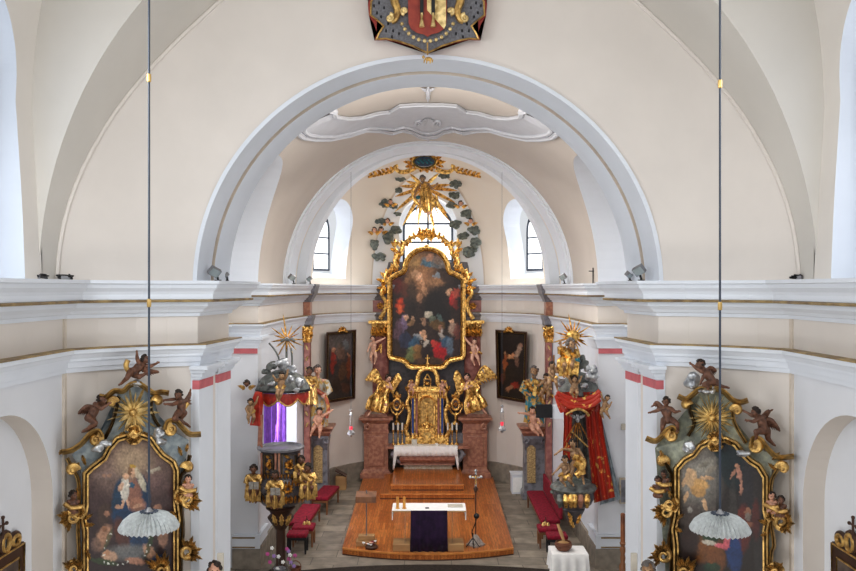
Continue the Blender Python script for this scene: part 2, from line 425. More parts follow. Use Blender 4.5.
# chancel vault: barrel with side arches
mb = MB(); n = 64; RB = 3.92
rows = []
inn = [(RB * cos(pi * i / n), ZS + RB * sin(pi * i / n)) for i in range(n + 1)]
out = [((RB + 1.0) * cos(pi * i / n), ZS + (RB + .6) * sin(pi * i / n)) for i in range(n + 1)]
mb.prism(inn + out[::-1], lambda u, v, w: Vector((u, w, v)), 13.95, 23.05)
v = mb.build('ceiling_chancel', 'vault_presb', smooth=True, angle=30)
q = MB(); k = 40
pts = [(17 + 2.6 * cos(pi * i / k), ZS - .02 + 2.6 * sin(pi * i / k)) for i in range(k + 1)]
q.prism(pts, lambda u, vv, w: Vector((w, u, vv)), -5.5, 5.5)
c = q.build('cutter', 'nave_white', smooth=False)
boolean(v, [c]); struct(v)
for s, side in ((-1, 'left'), (1, 'right')):
    mb = MB(); mb.box((min(s * 4.62, s * 4.8), 13.9, 0), (max(s * 4.62, s * 4.8), 20.2, 9.6)); struct(mb.build('wall_bay_' + side, 'nave_white', smooth=False))
    # chancel pier facing the nave
    mb = MB(); mb.box((min(s * 3.92, s * 4.8), 19.6, 0), (max(s * 3.92, s * 4.8), 20.0, 6.52)); struct(mb.build('wall_pier_' + side, 'nave_white', smooth=False))
    for nm, z0, z1, d, m in (('neck', 5.06, 5.32, .03, 'white'), ('capital', 5.20, 5.26, .08, 'white'), ('capital', 5.26, 5.32, .12, 'white'), ('capital', 5.13, 5.20, .05, 'white'), ('rose_band', 4.94, 5.055, .035, 'red_band'),
                              ('base', .45, .745, .05, 'white'), ('base', .74, .785, .08, 'white'), ('plinth', 0, .45, .08, 'stone_base')):
        mb = MB(); mb.box((min(s * (3.92 - d), s * 4.5), 19.6 - d, z0), (max(s * (3.92 - d), s * 4.5), 20.5, z1)) if nm != 'rose_band' else mb.box((min(s * 3.93, s * 4.5), 19.6 - d, z0), (max(s * 3.93, s * 4.5), 20.5, z1)); struct(mb.build('trim_' + nm + '_' + side, m, smooth=False))
    for z in (.47, .69):
        mb = MB(); mb.box((min(s * 3.98, s * 4.5), 19.53, z), (max(s * 3.98, s * 4.5), 19.56, z + .03)); struct(mb.build('trim_fillet_' + side, 'rail', smooth=False))
    # flank wall, thick so that the pulpit door can be cut
    pts = [(s * 3.92, 20.0), (s * 3.92, 23.0), (s * 3.80, 24.0), (s * 3.70, 25.4), (s * 3.70, 25.7), (s * 4.9, 25.7), (s * 4.9, 20.0)]
    mb = MB(); mb.prism(pts, lambda u, vv, w: Vector((u, vv, w)), 0, 6.52)
    w = mb.build('wall_flank_' + side, 'white', smooth=False)
    if s < 0:
        q = MB(); q.box((-5.2, 20.3, 1.9), (-3.4, 24.4, 4.12)); boolean(w, [q.build('cutter', 'white', smooth=False)])
    struct(w)
    pth = [(-3.92, 19.6), (-3.92, 23.0), (-3.80, 24.0), (-3.70, 25.4)]
    op = [(q.x, q.y) for q in offset(pth, .06)]
    mb = MB(); mb.prism([(x * (-s), y) for x, y in op + pth[::-1]], lambda u, v, w: Vector((u, v, w)), 0, .5); struct(mb.build('baseboard_flank_' + side, 'stone_base', smooth=False))
# apse wall, dado
wallstrip('wall_apse', apse, 0, 6.52, 'beige')
mb = MB(); sweep(mb, [(-AR * cos(pi * i / 28), AC + AR * sin(pi * i / 28)) for i in range(0, 29)], [(0, .62), (.05, .60), (.05, 0)])
struct(mb.build('baseboard_apse', 'stone_base', smooth=False))
# apse arch rings
soffit([(23.0, 3.98, 4.01), (22.92, 3.98, 4.01), (22.92, 3.86, 3.90), (23.15, 3.86, 3.90), (23.15, 3.91, 3.95), (23.3, 3.91, 3.95), (23.3, 3.82, 3.86), (24.3, 3.80, 3.85), (24.3, 3.93, 4.0), (24.9, 3.93, 4.02)], [0, 0, 0, 0, 1, 0, 0, 0, 1], 'trim_apse_arch', ['white', 'groove'], ZS)
soffit([(24.9, 3.90, 4.0), (25.5, 3.90, 4.05)], [0], 'ceiling_apse_band', ['vault'], ZS)
soffit([(25.2, 4.2, 4.5), (25.2, 3.62, 3.98), (25.75, 3.56, 3.96), (25.75, 4.2, 4.5)], [0] * 3, 'trim_apse_rib', ['white'], ZS)
# apse vault: quarter dome with three windows
def dome_mat():
    m, nt, b = _new('apse plaster')
    b.inputs['Roughness'].default_value = .9
    tc = nt.nodes.new('ShaderNodeTexCoord'); sp = nt.nodes.new('ShaderNodeSeparateXYZ'); nt.links.new(tc.outputs['Object'], sp.inputs[0])
    def mth(op, a, bb=None):
        x = nt.nodes.new('ShaderNodeMath'); x.operation = op
        for i, q in enumerate((a, bb)):
            if q is None: continue
            if isinstance(q, (int, float)): x.inputs[i].default_value = q
            else: nt.links.new(q, x.inputs[i])
        return x.outputs[0]
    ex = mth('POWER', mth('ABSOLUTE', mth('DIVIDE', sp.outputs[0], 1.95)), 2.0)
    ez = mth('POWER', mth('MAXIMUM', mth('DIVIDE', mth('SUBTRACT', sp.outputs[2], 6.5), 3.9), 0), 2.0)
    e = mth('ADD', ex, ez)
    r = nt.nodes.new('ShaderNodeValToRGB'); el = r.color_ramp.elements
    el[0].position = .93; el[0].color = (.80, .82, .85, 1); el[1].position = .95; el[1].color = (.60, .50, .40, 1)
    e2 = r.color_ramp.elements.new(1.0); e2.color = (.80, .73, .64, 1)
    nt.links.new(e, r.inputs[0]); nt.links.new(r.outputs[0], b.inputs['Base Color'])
    return m
M['dome'] = dome_mat()
def dome_pt(a, t, r=AR, h=4.1):
    # a: around 0..pi (left to right), t: 0 springing .. 1 crown
    # stilted profile
    rr = r * cos(t * pi / 2) ** .55; z = h * sin(t * pi / 2)
    return Vector((-rr * cos(a), AC + rr * sin(a), ZS + z))
mb = MB()
na, nt_ = 72, 30
for (rr, hh, rev) in ((AR, 4.1, False), (AR + .75, 4.8, True)):
    pass
inner = [[dome_pt(pi * i / na, j / nt_) for i in range(na + 1)] for j in range(nt_)]
outer = [[dome_pt(pi * i / na, j / nt_, AR + .55, 4.6) for i in range(na + 1)] for j in range(nt_)]
for row in outer[:1]:
    for p in row: p.z = ZS
vi = [[mb.bm.verts.new(p) for p in r] for r in inner]; vo = [[mb.bm.verts.new(p) for p in r] for r in outer]
ti = mb.bm.verts.new(dome_pt(0, 1)); to = mb.bm.verts.new(dome_pt(0, 1, AR + .55, 4.6))
for V_, tp in ((vi, ti), (vo, to)):
    for a_, b_ in zip(V_, V_[1:]):
        for i in range(na): mb.face([a_[i], a_[i + 1], b_[i + 1], b_[i]])
    for i in range(na): mb.face([V_[-1][i], V_[-1][i + 1], tp])
for i in range(na): mb.face([vi[0][i], vi[0][i + 1], vo[0][i + 1], vo[0][i]])
for e in (0, -1):
    for j in range(nt_ - 1): mb.face([vi[j][e], vi[j + 1][e], vo[j + 1][e], vo[j][e]])
    mb.face([vi[-1][e], ti, to, vo[-1][e]])
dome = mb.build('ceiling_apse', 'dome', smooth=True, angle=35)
def win_prism(ang, r0, r1, w0, w1, zb0, zb1, zs0, zs1, m, n=20):
    # ang measured from the axis; the prism widens towards the room
    ax = Vector((sin(ang), cos(ang), 0)); sd = Vector((cos(ang), -sin(ang), 0)); c = Vector((0, AC, 0))
    def out(w, zb, zs):
        return [(-w, zb), (w, zb)] + [(w * cos(pi * i / n), zs + w * sin(pi * i / n)) for i in range(n + 1)]
    q = MB()
    A = [q.bm.verts.new(c + ax * r0 + sd * u + Vector((0, 0, z))) for u, z in out(w0, zb0, zs0)]
    B = [q.bm.verts.new(c + ax * r1 + sd * u + Vector((0, 0, z))) for u, z in out(w1, zb1, zs1)]
    k = len(A)
    for i in range(k): q.face([A[i], A[(i + 1) % k], B[(i + 1) % k], B[i]])
    q.face(A[::-1]); q.face(B)
    bmesh.ops.remove_doubles(q.bm, verts=q.bm.verts, dist=1e-6)
    return q.build('cutter', m, smooth=False)
WA = radians(62)
boolean(dome, [win_prism(g * WA, 2.2, 4.7, 1.02, .84, 6.3, 7.12, 8.35, 8.3, 'white') for g in (-1, 1)] + [win_prism(0, 2.2, 4.7, 1.15, .78, 6.55, 6.75, 8.5, 8.45, 'white')])
struct(dome)

# windows: frame with bars and a bright pane behind
def daylight(name, col, s):
    m, nt, b = _new(name)
    for x in list(nt.nodes):
        if x.type != 'OUTPUT_MATERIAL': nt.nodes.remove(x)
    e = nt.nodes.new('ShaderNodeEmission'); e.inputs[0].default_value = (*col, 1); e.inputs[1].default_value = s
    nt.links.new(e.outputs[0], nt.nodes['Material Output'].inputs[0]); return m
M['day'] = daylight('daylit glass', (.95, .97, 1.0), 2.4)
M['day_nave'] = daylight('milky daylit glass', (.72, .80, .93), 1.05)
M['day_nave_r'] = daylight('bright milky daylit glass', (.85, .90, 1.0), 1.25)
M['lead'] = mat('blue grey iron', (.055, .07, .10), .5)
wn = [0]
def window(c, ax, sd, w, zb, zs, nx, nz, t=.025, glass='day', bar='lead', fr=.04):
    wn[0] += 1
    c = Vector(c); ax = Vector(ax); sd = Vector(sd); up = Vector((0, 0, 1)); n = 20
    f = lambda u, v, d: c + sd * u + ax * d + up * v
    pane = MB()
    out = [(-w, zb), (w, zb)] + [(w * cos(pi * i / n), zs + w * sin(pi * i / n)) for i in range(n + 1)]
    pane.prism(out, f, .03, .05)
    p = pane.build('window_%d' % wn[0], glass, smooth=False); struct(p)
    b = MB()
    b.tube([f(u, v, 0) for u, v in out + out[:1]], fr, 4)
    for i in range(1, nx):
        u = -w + 2 * w * i / nx; top = zs + sqrt(max(0, w * w - u * u))
        b.tube([f(u, zb, 0), f(u, top, 0)], t, 4)
    for j in range(1, nz + 1):
        v = zb + (zs + w - zb) * j / (nz + 1)
        u = w if v <= zs else sqrt(max(0, w * w - (v - zs) ** 2))
        b.tube([f(-u, v, 0), f(u, v, 0)], t, 4)
    o = b.build('window_frame', bar, p, smooth=False)
    return p
for g in (-1, 1):
    a = g * WA; ax = Vector((sin(a), cos(a), 0)); sd = Vector((cos(a), -sin(a), 0))
    window(Vector((0, AC, 0)) + ax * 4.22, ax, sd, .88, 7.05, 8.3, 2, 3)
window((0, AC + 4.05, 0), (0, 1, 0), (1, 0, 0), .84, 6.75, 8.5, 2, 3, t=.035)
for s, side in ((-1, 'left'), (1, 'right')):
    window((s * 5.22, 9.30, 0), (s, 0, 0), (0, 1, 0), 1.0, ZS + .15, 8.95, 2, 3, glass='day_nave' if s < 0 else 'day_nave_r', t=.012, fr=.02)

# pulpit door opening: bright room beyond
mb = MB(); mb.box((-4.96, 20.2, 1.8), (-4.92, 24.6, 4.3)); struct(mb.build('window_8', 'day', smooth=False))

# floor
mb = MB(); mb.box((-6, -4, -.1), (6, 30, 0)); struct(mb.build('floor', 'paving', smooth=False))
# ------------------------------------------------------------------ sculpting tools
class Plane:
    """a vertical plane in the place: p0 (x, y) and unit normal n towards the room; (px, py) bearings land on it"""
    def __init__(s, p0, n): s.p0 = Vector(p0); s.n = Vector(n).normalized()
    def __call__(s, px, py, off=0.0):
        k = (px - CX) / F
        Y = (off + s.n.dot(s.p0)) / (s.n.x * k + s.n.y)
        return P(px, py, Y)
    def rot(s): return Matrix(((-s.n.y, -s.n.x, 0), (s.n.x, -s.n.y, 0), (0, 0, 1)))   # local x,y(back),z -> world
def FP(Y): return Plane((0, Y), (0, -1))
def mould(mb, pl, path, prof, closed=False):
    """sweep prof [(offset in px to the left of the path, relief m)] along a path on the plane"""
    n = len(path); rows = []
    V2 = [Vector(p) for p in path]
    nrm = []
    for i in range(n):
        a = V2[(i - 1) % n] if (closed or i > 0) else None
        b = V2[(i + 1) % n] if (closed or i < n - 1) else None
        ns = []
        for q, r in ((a, V2[i]), (V2[i], b)):
            if q is None or r is None: continue
            t = (r - q)
            if t.length < 1e-6: continue
            t.normalize(); ns.append(Vector((t.y, -t.x)))
        m = sum(ns, Vector((0, 0)))
        m = m.normalized() if m.length > 1e-6 else ns[0]
        nrm.append(m / max(.5, m.dot(ns[0])))
    for o, w in prof:
        rows.append([pl(V2[i].x + nrm[i].x * o, V2[i].y + nrm[i].y * o, w) for i in range(n)])
    mb.rings(rows, close=closed, cap=False)
def smooth_path(pts, k=4, closed=False):
    """Catmull-Rom"""
    n = len(pts); out = []
    rng = range(n if closed else n - 1)
    for i in rng:
        p = [Vector(pts[(i + j - 1) % n] if closed else pts[min(max(i + j - 1, 0), n - 1)]) for j in range(4)]
        for q in range(k):
            t = q / k
            out.append(tuple(.5 * ((2 * p[1]) + (p[2] - p[0]) * t + (2 * p[0] - 5 * p[1] + 4 * p[2] - p[3]) * t * t + (3 * p[1] - p[0] - 3 * p[2] + p[3]) * t ** 3)))
    if not closed: out.append(tuple(pts[-1]))
    return out
def spiral(c, r, a0, turns, shrink=.22, n=22):
    """px points of a volute that starts on radius r at angle a0 and winds inward"""
    return [(c[0] + r * (1 - (1 - shrink) * i / n) * cos(a0 + turns * 2 * pi * i / n), c[1] - r * (1 - (1 - shrink) * i / n) * sin(a0 + turns * 2 * pi * i / n)) for i in range(n + 1)]
def ptube(mb, pl, pts, r, off=0.05, n=8, flat=1.0):
    """tube along px points; r in metres (number or list or (r0, r1))"""
    k = len(pts)
    if isinstance(r, tuple): r = [r[0] + (r[1] - r[0]) * i / (k - 1) for i in range(k)]
    if not isinstance(off, (int, float)): off_l = [off[0] + (off[1] - off[0]) * i / (k - 1) for i in range(k)]
    else: off_l = [off] * k
    mb.tube([pl(p[0], p[1], o) for p, o in zip(pts, off_l)], r, n, flat)
def leaf(mb, pl, a, b, w, off=.03, lift=.05, bend=0, n=7):
    """pointed acanthus leaf from a to b (px), half width w (px)"""
    a = Vector(a); b = Vector(b); d = b - a; nn = Vector((-d.y, d.x)).normalized()
    rows = []
    for i in range(n + 1):
        t = i / n
        ww = w * (sin(pi * min(1, t * .92 + .08)) ** .7) * (1 + .22 * (1 if i % 2 else -1)) if 0 < i < n else w * .12
        c = a + d * t + nn * bend * sin(pi * t)
        o = off + lift * sin(pi * t * .8)
        rows.append([pl(*(c - nn * ww), o - .25 * lift - .006), pl(*(c - nn * ww * .45), o + .2 * lift), pl(*c, o - .1 * lift), pl(*(c + nn * ww * .45), o + .2 * lift), pl(*(c + nn * ww), o - .25 * lift - .006), pl(*c, o - .35 * lift - .02)])
    mb.rings(rows)
def fan(mb, pl, c, r0, r1, a0, a1, n, w=None, off=.04, lift=.05, jit=.0):
    for i in range(n):
        a = a0 + (a1 - a0) * (i / (n - 1) if n > 1 else .5)
        rr = r1 * (1 + jit * ((i * 7) % 5 / 2.5 - 1))
        leaf(mb, pl, (c[0] + r0 * cos(a), c[1] - r0 * sin(a)), (c[0] + rr * cos(a), c[1] - rr * sin(a)), w or abs(a1 - a0) * (r0 + r1) / 2 / n * .5, off, lift)
def leaves(pl, parent, lst, m, off=.10, lift=.07, name='acanthus_leaf'):
    for L in lst:
        mb = MB(); leaf(mb, pl, L[0], L[1], L[2], off, lift, L[3] if len(L) > 3 else 0); mb.build(name, m, parent)
def rays(mb, pl, c, tips, w0, off=.03, th=.02, r0=2):
    c = Vector(c)
    for t in tips:
        d = Vector(t[:2]) - c; nn = Vector((-d.y, d.x)).normalized(); L = d.length; d.normalize()
        o = off + (t[2] if len(t) > 2 else 0)
        a, b = c + d * r0, c + d * L
        w = w0 * (t[3] if len(t) > 3 else 1)
        rows = []
        for q, ww in ((a, w * .5), (a + (b - a) * .3, w), (a + (b - a) * .75, w * .75), (b, w * .1)):
            rows.append([pl(*(q - nn * ww), o), pl(*q, o + th), pl(*(q + nn * ww), o), pl(*q, o - th)])
        mb.rings(rows)

def remesh(o, vox, smooth=2):
    md = o.modifiers.new('r', 'REMESH'); md.mode = 'VOXEL'; md.voxel_size = vox; md.use_smooth_shade = True
    if smooth:
        s = o.modifiers.new('s', 'SMOOTH'); s.iterations = smooth; s.factor = .5
    bake(o); o.data.shade_smooth()
def limb(mb, a, b, r0, r1, n=10):
    a = Vector(a); b = Vector(b)
    mb.tube([a, a + (b - a) * .35, b], [r0, r0 * .62 + r1 * .42, r1], n)
    mb.ball(a, r0, n, 6); mb.ball(b, r1, n, 6)
def head_mesh(mb, c, r, R):
    g = lambda x, y, z: Vector(c) + R @ Vector((x * r, y * r, z * r))
    mb.ball(c, (r * .80, r * .92, r * 1.0), 14, 10, R)
    mb.ball(g(0, -.28, -.42), (r * .55, r * .55, r * .50), 12, 8, R)     # jaw
    mb.ball(g(0, -.72, -.78), r * .20, 8, 6)                            # chin
    mb.tube([g(0, -.82, .18), g(0, -1.12, -.22)], [r * .10, r * .18], 8)     # nose
    mb.tube([g(-.45, -.78, .22), g(0, -.92, .16), g(.45, -.78, .22)], r * .12, 8)   # brow
    for s in (-1, 1):
        mb.ball(g(s * .42, -.62, -.28), r * .27, 8, 6)                  # cheek
        mb.ball(g(s * .82, .05, -.12), (r * .12, r * .2, r * .27), 8, 6, R)   # ear
    mb.tube([g(-.22, -.90, -.48), g(0, -.97, -.46), g(.22, -.90, -.48)], r * .09, 6)  # lips
    return g
def hand_mesh(mb, w, d, r, side):
    """palm from wrist w along unit d, five fingers"""
    d = Vector(d).normalized(); up = Vector((0, -1, 0)); s_ = d.cross(up)
    if s_.length < .2: s_ = d.cross(Vector((0, 0, 1)))
    s_.normalize(); nrm = s_.cross(d).normalized()
    w = Vector(w); p = w + d * r * 1.1
    mb.ball(w + d * r * .75, (r * .62, r * .62, r * .62), 8, 6); mb.ball(p, r * .6, 8, 6)
    for k, L in enumerate((.95, 1.15, 1.05, .8)):
        o = (k - 1.5) * .38
        a = p + s_ * o * r + d * r * .3
        b = a + (d + s_ * o * .25).normalized() * L * r * .7
        c = b + (d * .6 - nrm * .7).normalized() * L * r * .55
        mb.tube([a, b, c], [r * .24, r * .22, r * .17], 6)
    t0 = w + d * r * .5 - s_ * r * .5
    mb.tube([t0, t0 + (d * .5 - s_).normalized() * r * .8, t0 + (d * 1.2 - s_).normalized() * r * 1.35], [r * .28, r * .25, r * .18], 6)
def curls(mb, c, r, R, k=26, long=0, seed=1):
    rnd = random.Random(seed)
    for i in range(k):
        a = rnd.uniform(-pi, pi); e = rnd.uniform(.1, 1.5)
        v = Vector((sin(a) * cos(e), cos(a) * cos(e) * 1, sin(e)))
        if v.y < -.35 and v.z < .62: continue
        v = Vector((v.x * .86, v.y * .95, v.z * 1.02))
        mb.ball(Vector(c) + R @ (v * r), r * rnd.uniform(.22, .34), 7, 5)
    for i in range(14):
        a = pi * (.02 + .96 * i / 13); 
        mb.ball(Vector(c) + R @ (Vector((cos(a) * .85, sin(a) * .85 + .05, -.1 - long * rnd.random())) * r), r * .28, 7, 5)
def figure(name, pl, J, hr, mats=('skin', 'hair_dark'), parent=None, adult=False, yaw=0, pitch=0, roll=0, beard=False, seed=1, hair=True, vox=.15, eyes=True, body_name='body', longhair=0):
    """carved figure; J maps joints to (px, py, forward m); hr = head radius (m)"""
    g = {k: pl(v[0], v[1], v[2] if len(v) > 2 else .1) for k, v in J.items()}
    mb = MB()
    R = pl.rot().to_3x3() @ Matrix.Rotation(yaw, 3, 'Z') @ Matrix.Rotation(pitch, 3, 'X') @ Matrix.Rotation(roll, 3, 'Y')
    hd = g['head']
    hg = head_mesh(mb, hd, hr, R)
    K = dict(ch=1.12, be=1.12, ua=.54, fa=.44, wr=.28, th=.84, kn=.56, an=.34, ft=.34, ha=.36) if not adult else dict(ch=1.05, be=.92, ua=.46, fa=.36, wr=.24, th=.72, kn=.48, an=.30, ft=.34, ha=.40)
    sl, sr = g['sl'], g['sr']; hl, hp = g['hl'], g['hr']
    nk = (sl + sr) / 2; pv = (hl + hp) / 2
    limb(mb, hd + (nk - hd) * .3, nk, hr * .46, hr * .5)
    limb(mb, sl + (sr - sl) * .12, sr + (sl - sr) * .12, hr * .55, hr * .55)
    md = nk + (pv - nk) * .32
    lo = nk + (pv - nk) * .72
    limb(mb, md + (sl - nk) * .35, md + (sr - nk) * .35, hr * K['ch'] * .78, hr * K['ch'] * .78)
    limb(mb, md, lo, hr * K['ch'] * .9, hr * K['be'] * .9)
    limb(mb, hl, hp, hr * K['th'] * 1.0, hr * K['th'] * 1.0); limb(mb, lo, pv, hr * K['be'] * .9, hr * K['be'] * .85)
    for s, S, H in (('l', sl, hl), ('r', sr, hp)):
        if 'e' + s in g:
            e, w = g['e' + s], g['w' + s]
            limb(mb, S, e, hr * K['ua'], hr * K['fa']); limb(mb, e, w, hr * K['fa'], hr * K['wr'])
            hand_mesh(mb, w, w - e, hr * K['ha'], s)
        if 'k' + s in g:
            k, a = g['k' + s], g['a' + s]
            limb(mb, H, k, hr * K['th'], hr * K['kn']); limb(mb, k, a, hr * K['kn'] * 1.02, hr * K['an'])
            fd = g['f' + s] if 'f' + s in g else a + (pl.n.to_3d() * hr * .9 + Vector((0, 0, -hr * .3)))
            limb(mb, a, fd, hr * K['ft'], hr * K['ft'] * .75)
    if beard: 
        for q in ((0, -.75, -.95), (-.25, -.65, -.8), (.25, -.65, -.8), (0, -.7, -1.25)): mb.ball(hg(*q), hr * .26, 8, 6)
    o = mb.build(body_name if parent is not None else name, mats[0], parent)
    remesh(o, hr * vox, 1)
    root = o
    hb = MB()
    if hair:
        curls(hb, hd, hr, R, 34, longhair, seed); 
        if beard:
            for q in ((0, -.86, -1.0), (-.3, -.72, -.8), (.3, -.72, -.8), (0, -.78, -1.3), (-.5, -.5, -.55), (.5, -.5, -.55)): hb.ball(hg(*q), hr * .24, 7, 5)
        hb.build('hair', mats[1], parent if parent is not None else root)
    if eyes:
        for s in (-1, 1):
            eb = MB(); eb.ball(hg(s * .32, -.83, .04), hr * .11, 6, 5)
            eb.build('eye', 'hair_dark', parent if parent is not None else root)
    return root, g, hg
def robe(mb, pts, radii, folds=9, amp=.16, n=40, flat=1.0, seed=0, tw=0):
    """fluted cloth tube"""
    pts = [Vector(p) for p in pts]; rnd = random.Random(seed); ph = rnd.uniform(0, 6)
    rs = []
    m = len(pts)
    for i, p in enumerate(pts):
        d = (pts[min(i + 1, m - 1)] - pts[max(i - 1, 0)]).normalized()
        a = d.cross(Vector((0, 1, 0)))
        if a.length < .1: a = d.cross(Vector((1, 0, 0)))
        a.normalize(); b = a.cross(d).normalized()
        row = []
        for k in range(n):
            t = 2 * pi * k / n
            r = radii[i] * (1 + amp * (i / (m - 1) * .7 + .3) * (sin(folds * t + ph + tw * i) + .5 * sin((folds * 2 + 1) * t + 2 * ph)))
            row.append(p + a * cos(t) * r + b * sin(t) * r * flat)
        rs.append(row)
    mb.rings(rs)
def wing(mb, pl, root, top, tip, low, off=-.05, n=9, w=2.2):
    """feathered wing: arm root -> top -> tip with feathers fanning towards low"""
    arm = smooth_path([root, top, tip], 6)
    ptube(mb, pl, arm, (.045, .02), off, 8)
    for layer, sc in ((0, 1.0), (1, .62)):
        for i in range(n):
            t = i / (n - 1)
            q = Vector(arm[int(t * (len(arm) - 1))])
            e = Vector(low).lerp(Vector(tip), t ** .8) + (Vector(tip) - Vector(top)) * .18 * t
            e = q + (e - q) * sc if (e - q).length > 1 else q + (Vector(tip) - Vector(top)).normalized() * 4 * sc
            leaf(mb, pl, q, e, w * (1 - .3 * t), off + .012 * layer + .01, .012, n=5)
def blob(name, balls, m, parent=None, vox=.02, sm=2):
    mb = MB()
    for c, r in balls: mb.ball(c, r, 10, 7)
    o = mb.build(name, m, parent); remesh(o, vox, sm); return o
def cloud_balls(pl, c, w, h, off=.05, seed=0, k=9, rel=.42):
    rnd = random.Random(seed); out = []
    for i in range(k):
        a = 2 * pi * i / k + rnd.uniform(-.4, .4); q = rnd.uniform(.35, .75)
        p = pl(c[0] + w * q * cos(a), c[1] + h * q * sin(a), off + rnd.uniform(-.02, .05))
        r = (pl(c[0] + h, c[1], off) - pl(c[0], c[1], off)).length * rel * rnd.uniform(.8, 1.25)
        out.append((p, (r * 1.25, r * .8, r)))
    out.append((pl(c[0], c[1], off), ((pl(c[0] + w, c[1], off) - pl(c[0], c[1], off)).length * .6, .07, (pl(c[0] + h, c[1], off) - pl(c[0], c[1], off)).length * .55)))
    return out

# painted canvases: colours laid down stroke by stroke on a fine mesh
def lin(c): return tuple(((x / 255) / 12.92 if x / 255 <= .04045 else ((x / 255 + .055) / 1.055) ** 2.4) for x in c)
def paint_mat():
    m, nt, b = _new('oil painting')
    b.inputs['Roughness'].default_value = .5
    a = nt.nodes.new('ShaderNodeVertexColor'); a.layer_name = 'paint'
    n = nt.nodes.new('ShaderNodeTexNoise'); n.inputs['Scale'].default_value = 30
    tc = nt.nodes.new('ShaderNodeTexCoord'); nt.links.new(tc.outputs['Object'], n.inputs['Vector'])
    r = nt.nodes.new('ShaderNodeValToRGB'); r.color_ramp.elements[0].color = (.7, .7, .7, 1); r.color_ramp.elements[1].color = (1.2, 1.2, 1.2, 1)
    nt.links.new(n.outputs['Fac'], r.inputs['Fac'])
    mx = nt.nodes.new('ShaderNodeMix'); mx.data_type = 'RGBA'; mx.blend_type = 'MULTIPLY'; mx.inputs['Factor'].default_value = 1
    nt.links.new(a.outputs['Color'], mx.inputs['A']); nt.links.new(r.outputs['Color'], mx.inputs['B']); nt.links.new(mx.outputs['Result'], b.inputs['Base Color'])
    return m
M['painting'] = paint_mat()
def inside(p, poly):
    x, y = p; c = False; n = len(poly)
    for i in range(n):
        x0, y0 = poly[i]; x1, y1 = poly[i - 1]
        if (y0 > y) != (y1 > y) and x < (x1 - x0) * (y - y0) / (y1 - y0) + x0: c = not c
    return c
def painting(name, pl, poly, off, base, strokes, parent, step=.7, seed=3, jit=1.0):
    """strokes: (cx, cy, rx, ry, rotation deg, rgb, opacity[, softness])"""
    xs = [p[0] for p in poly]; ys = [p[1] for p in poly]
    nx = int((max(xs) - min(xs)) / step) + 2; ny = int((max(ys) - min(ys)) / step) + 2
    mb = MB(); grid = {}; cols = []
    S = [(s[0], s[1], s[2], s[3], cos(radians(s[4])), sin(radians(s[4])), lin(s[5]), s[6], s[7] if len(s) > 7 else .35) for s in strokes]
    B = base
    for j in range(ny):
        for i in range(nx):
            x = min(xs) + i * step; y = min(ys) + j * step
            grid[i, j] = mb.bm.verts.new(pl(x, y, off))
            nz = noise.noise(Vector((x * .12, y * .12, seed))) ; nz2 = noise.noise(Vector((x * .45, y * .45, seed + 5)))
            c = list(lin(B(x, y)))
            wx, wy = x + nz2 * 1.2 + noise.noise(Vector((x * .2, y * .2, seed + 2))) * 2.0 * jit, y + noise.noise(Vector((x * .45, y * .45, seed + 9))) * 1.2 + noise.noise(Vector((x * .2, y * .2, seed + 7))) * 2.0 * jit
            ci, cj = math.floor((x + .5 * y) / 1.5), math.floor((y - .3 * x) / 2.1)
            wx += 1.3 * jit * noise.noise(Vector((ci * 7.13, cj * 3.71, seed))); wy += 1.3 * jit * noise.noise(Vector((ci * 5.1, cj * 9.7, seed + 3)))
            cn = noise.noise(Vector((ci * 3.3, cj * 8.9, seed + 6)))
            for cx, cy, rx, ry, ca, sa, col, op, so in S:
                dx, dy = wx - cx, wy - cy
                if abs(dx) > rx + ry + 3 or abs(dy) > rx + ry + 3: continue
                u = (dx * ca + dy * sa) / rx; v = (-dx * sa + dy * ca) / ry
                d = sqrt(u * u + v * v)
                a = op * min(1, max(0, (1 + so * .5 - d) / so))
                if a > 0:
                    sh = 1.0 - .25 * (u * .4 + v * .6)
                    for q in range(3): c[q] += (col[q] * sh - c[q]) * a
            k = (1 + nz * .3 + nz2 * .25) * (1 + .28 * noise.noise(Vector((wx * .9, wy * .35, seed + 11)))) * .82 * (1 + .5 * jit * cn)
            cols.append((max(0, c[0] * k), max(0, c[1] * k), max(0, c[2] * k), 1))
    for j in range(ny - 1):
        for i in range(nx - 1):
            x = min(xs) + (i + .5) * step; y = min(ys) + (j + .5) * step
            if inside((x, y), poly): mb.face([grid[i, j], grid[i, j + 1], grid[i + 1, j + 1], grid[i + 1, j]])
    o = mb.build(name, 'painting', parent, smooth=False, fix=False)
    ca = o.data.color_attributes.new('paint', 'FLOAT_COLOR', 'POINT')
    flat = [v for c in cols for v in c]
    ca.data.foreach_set('color', flat)
    return o
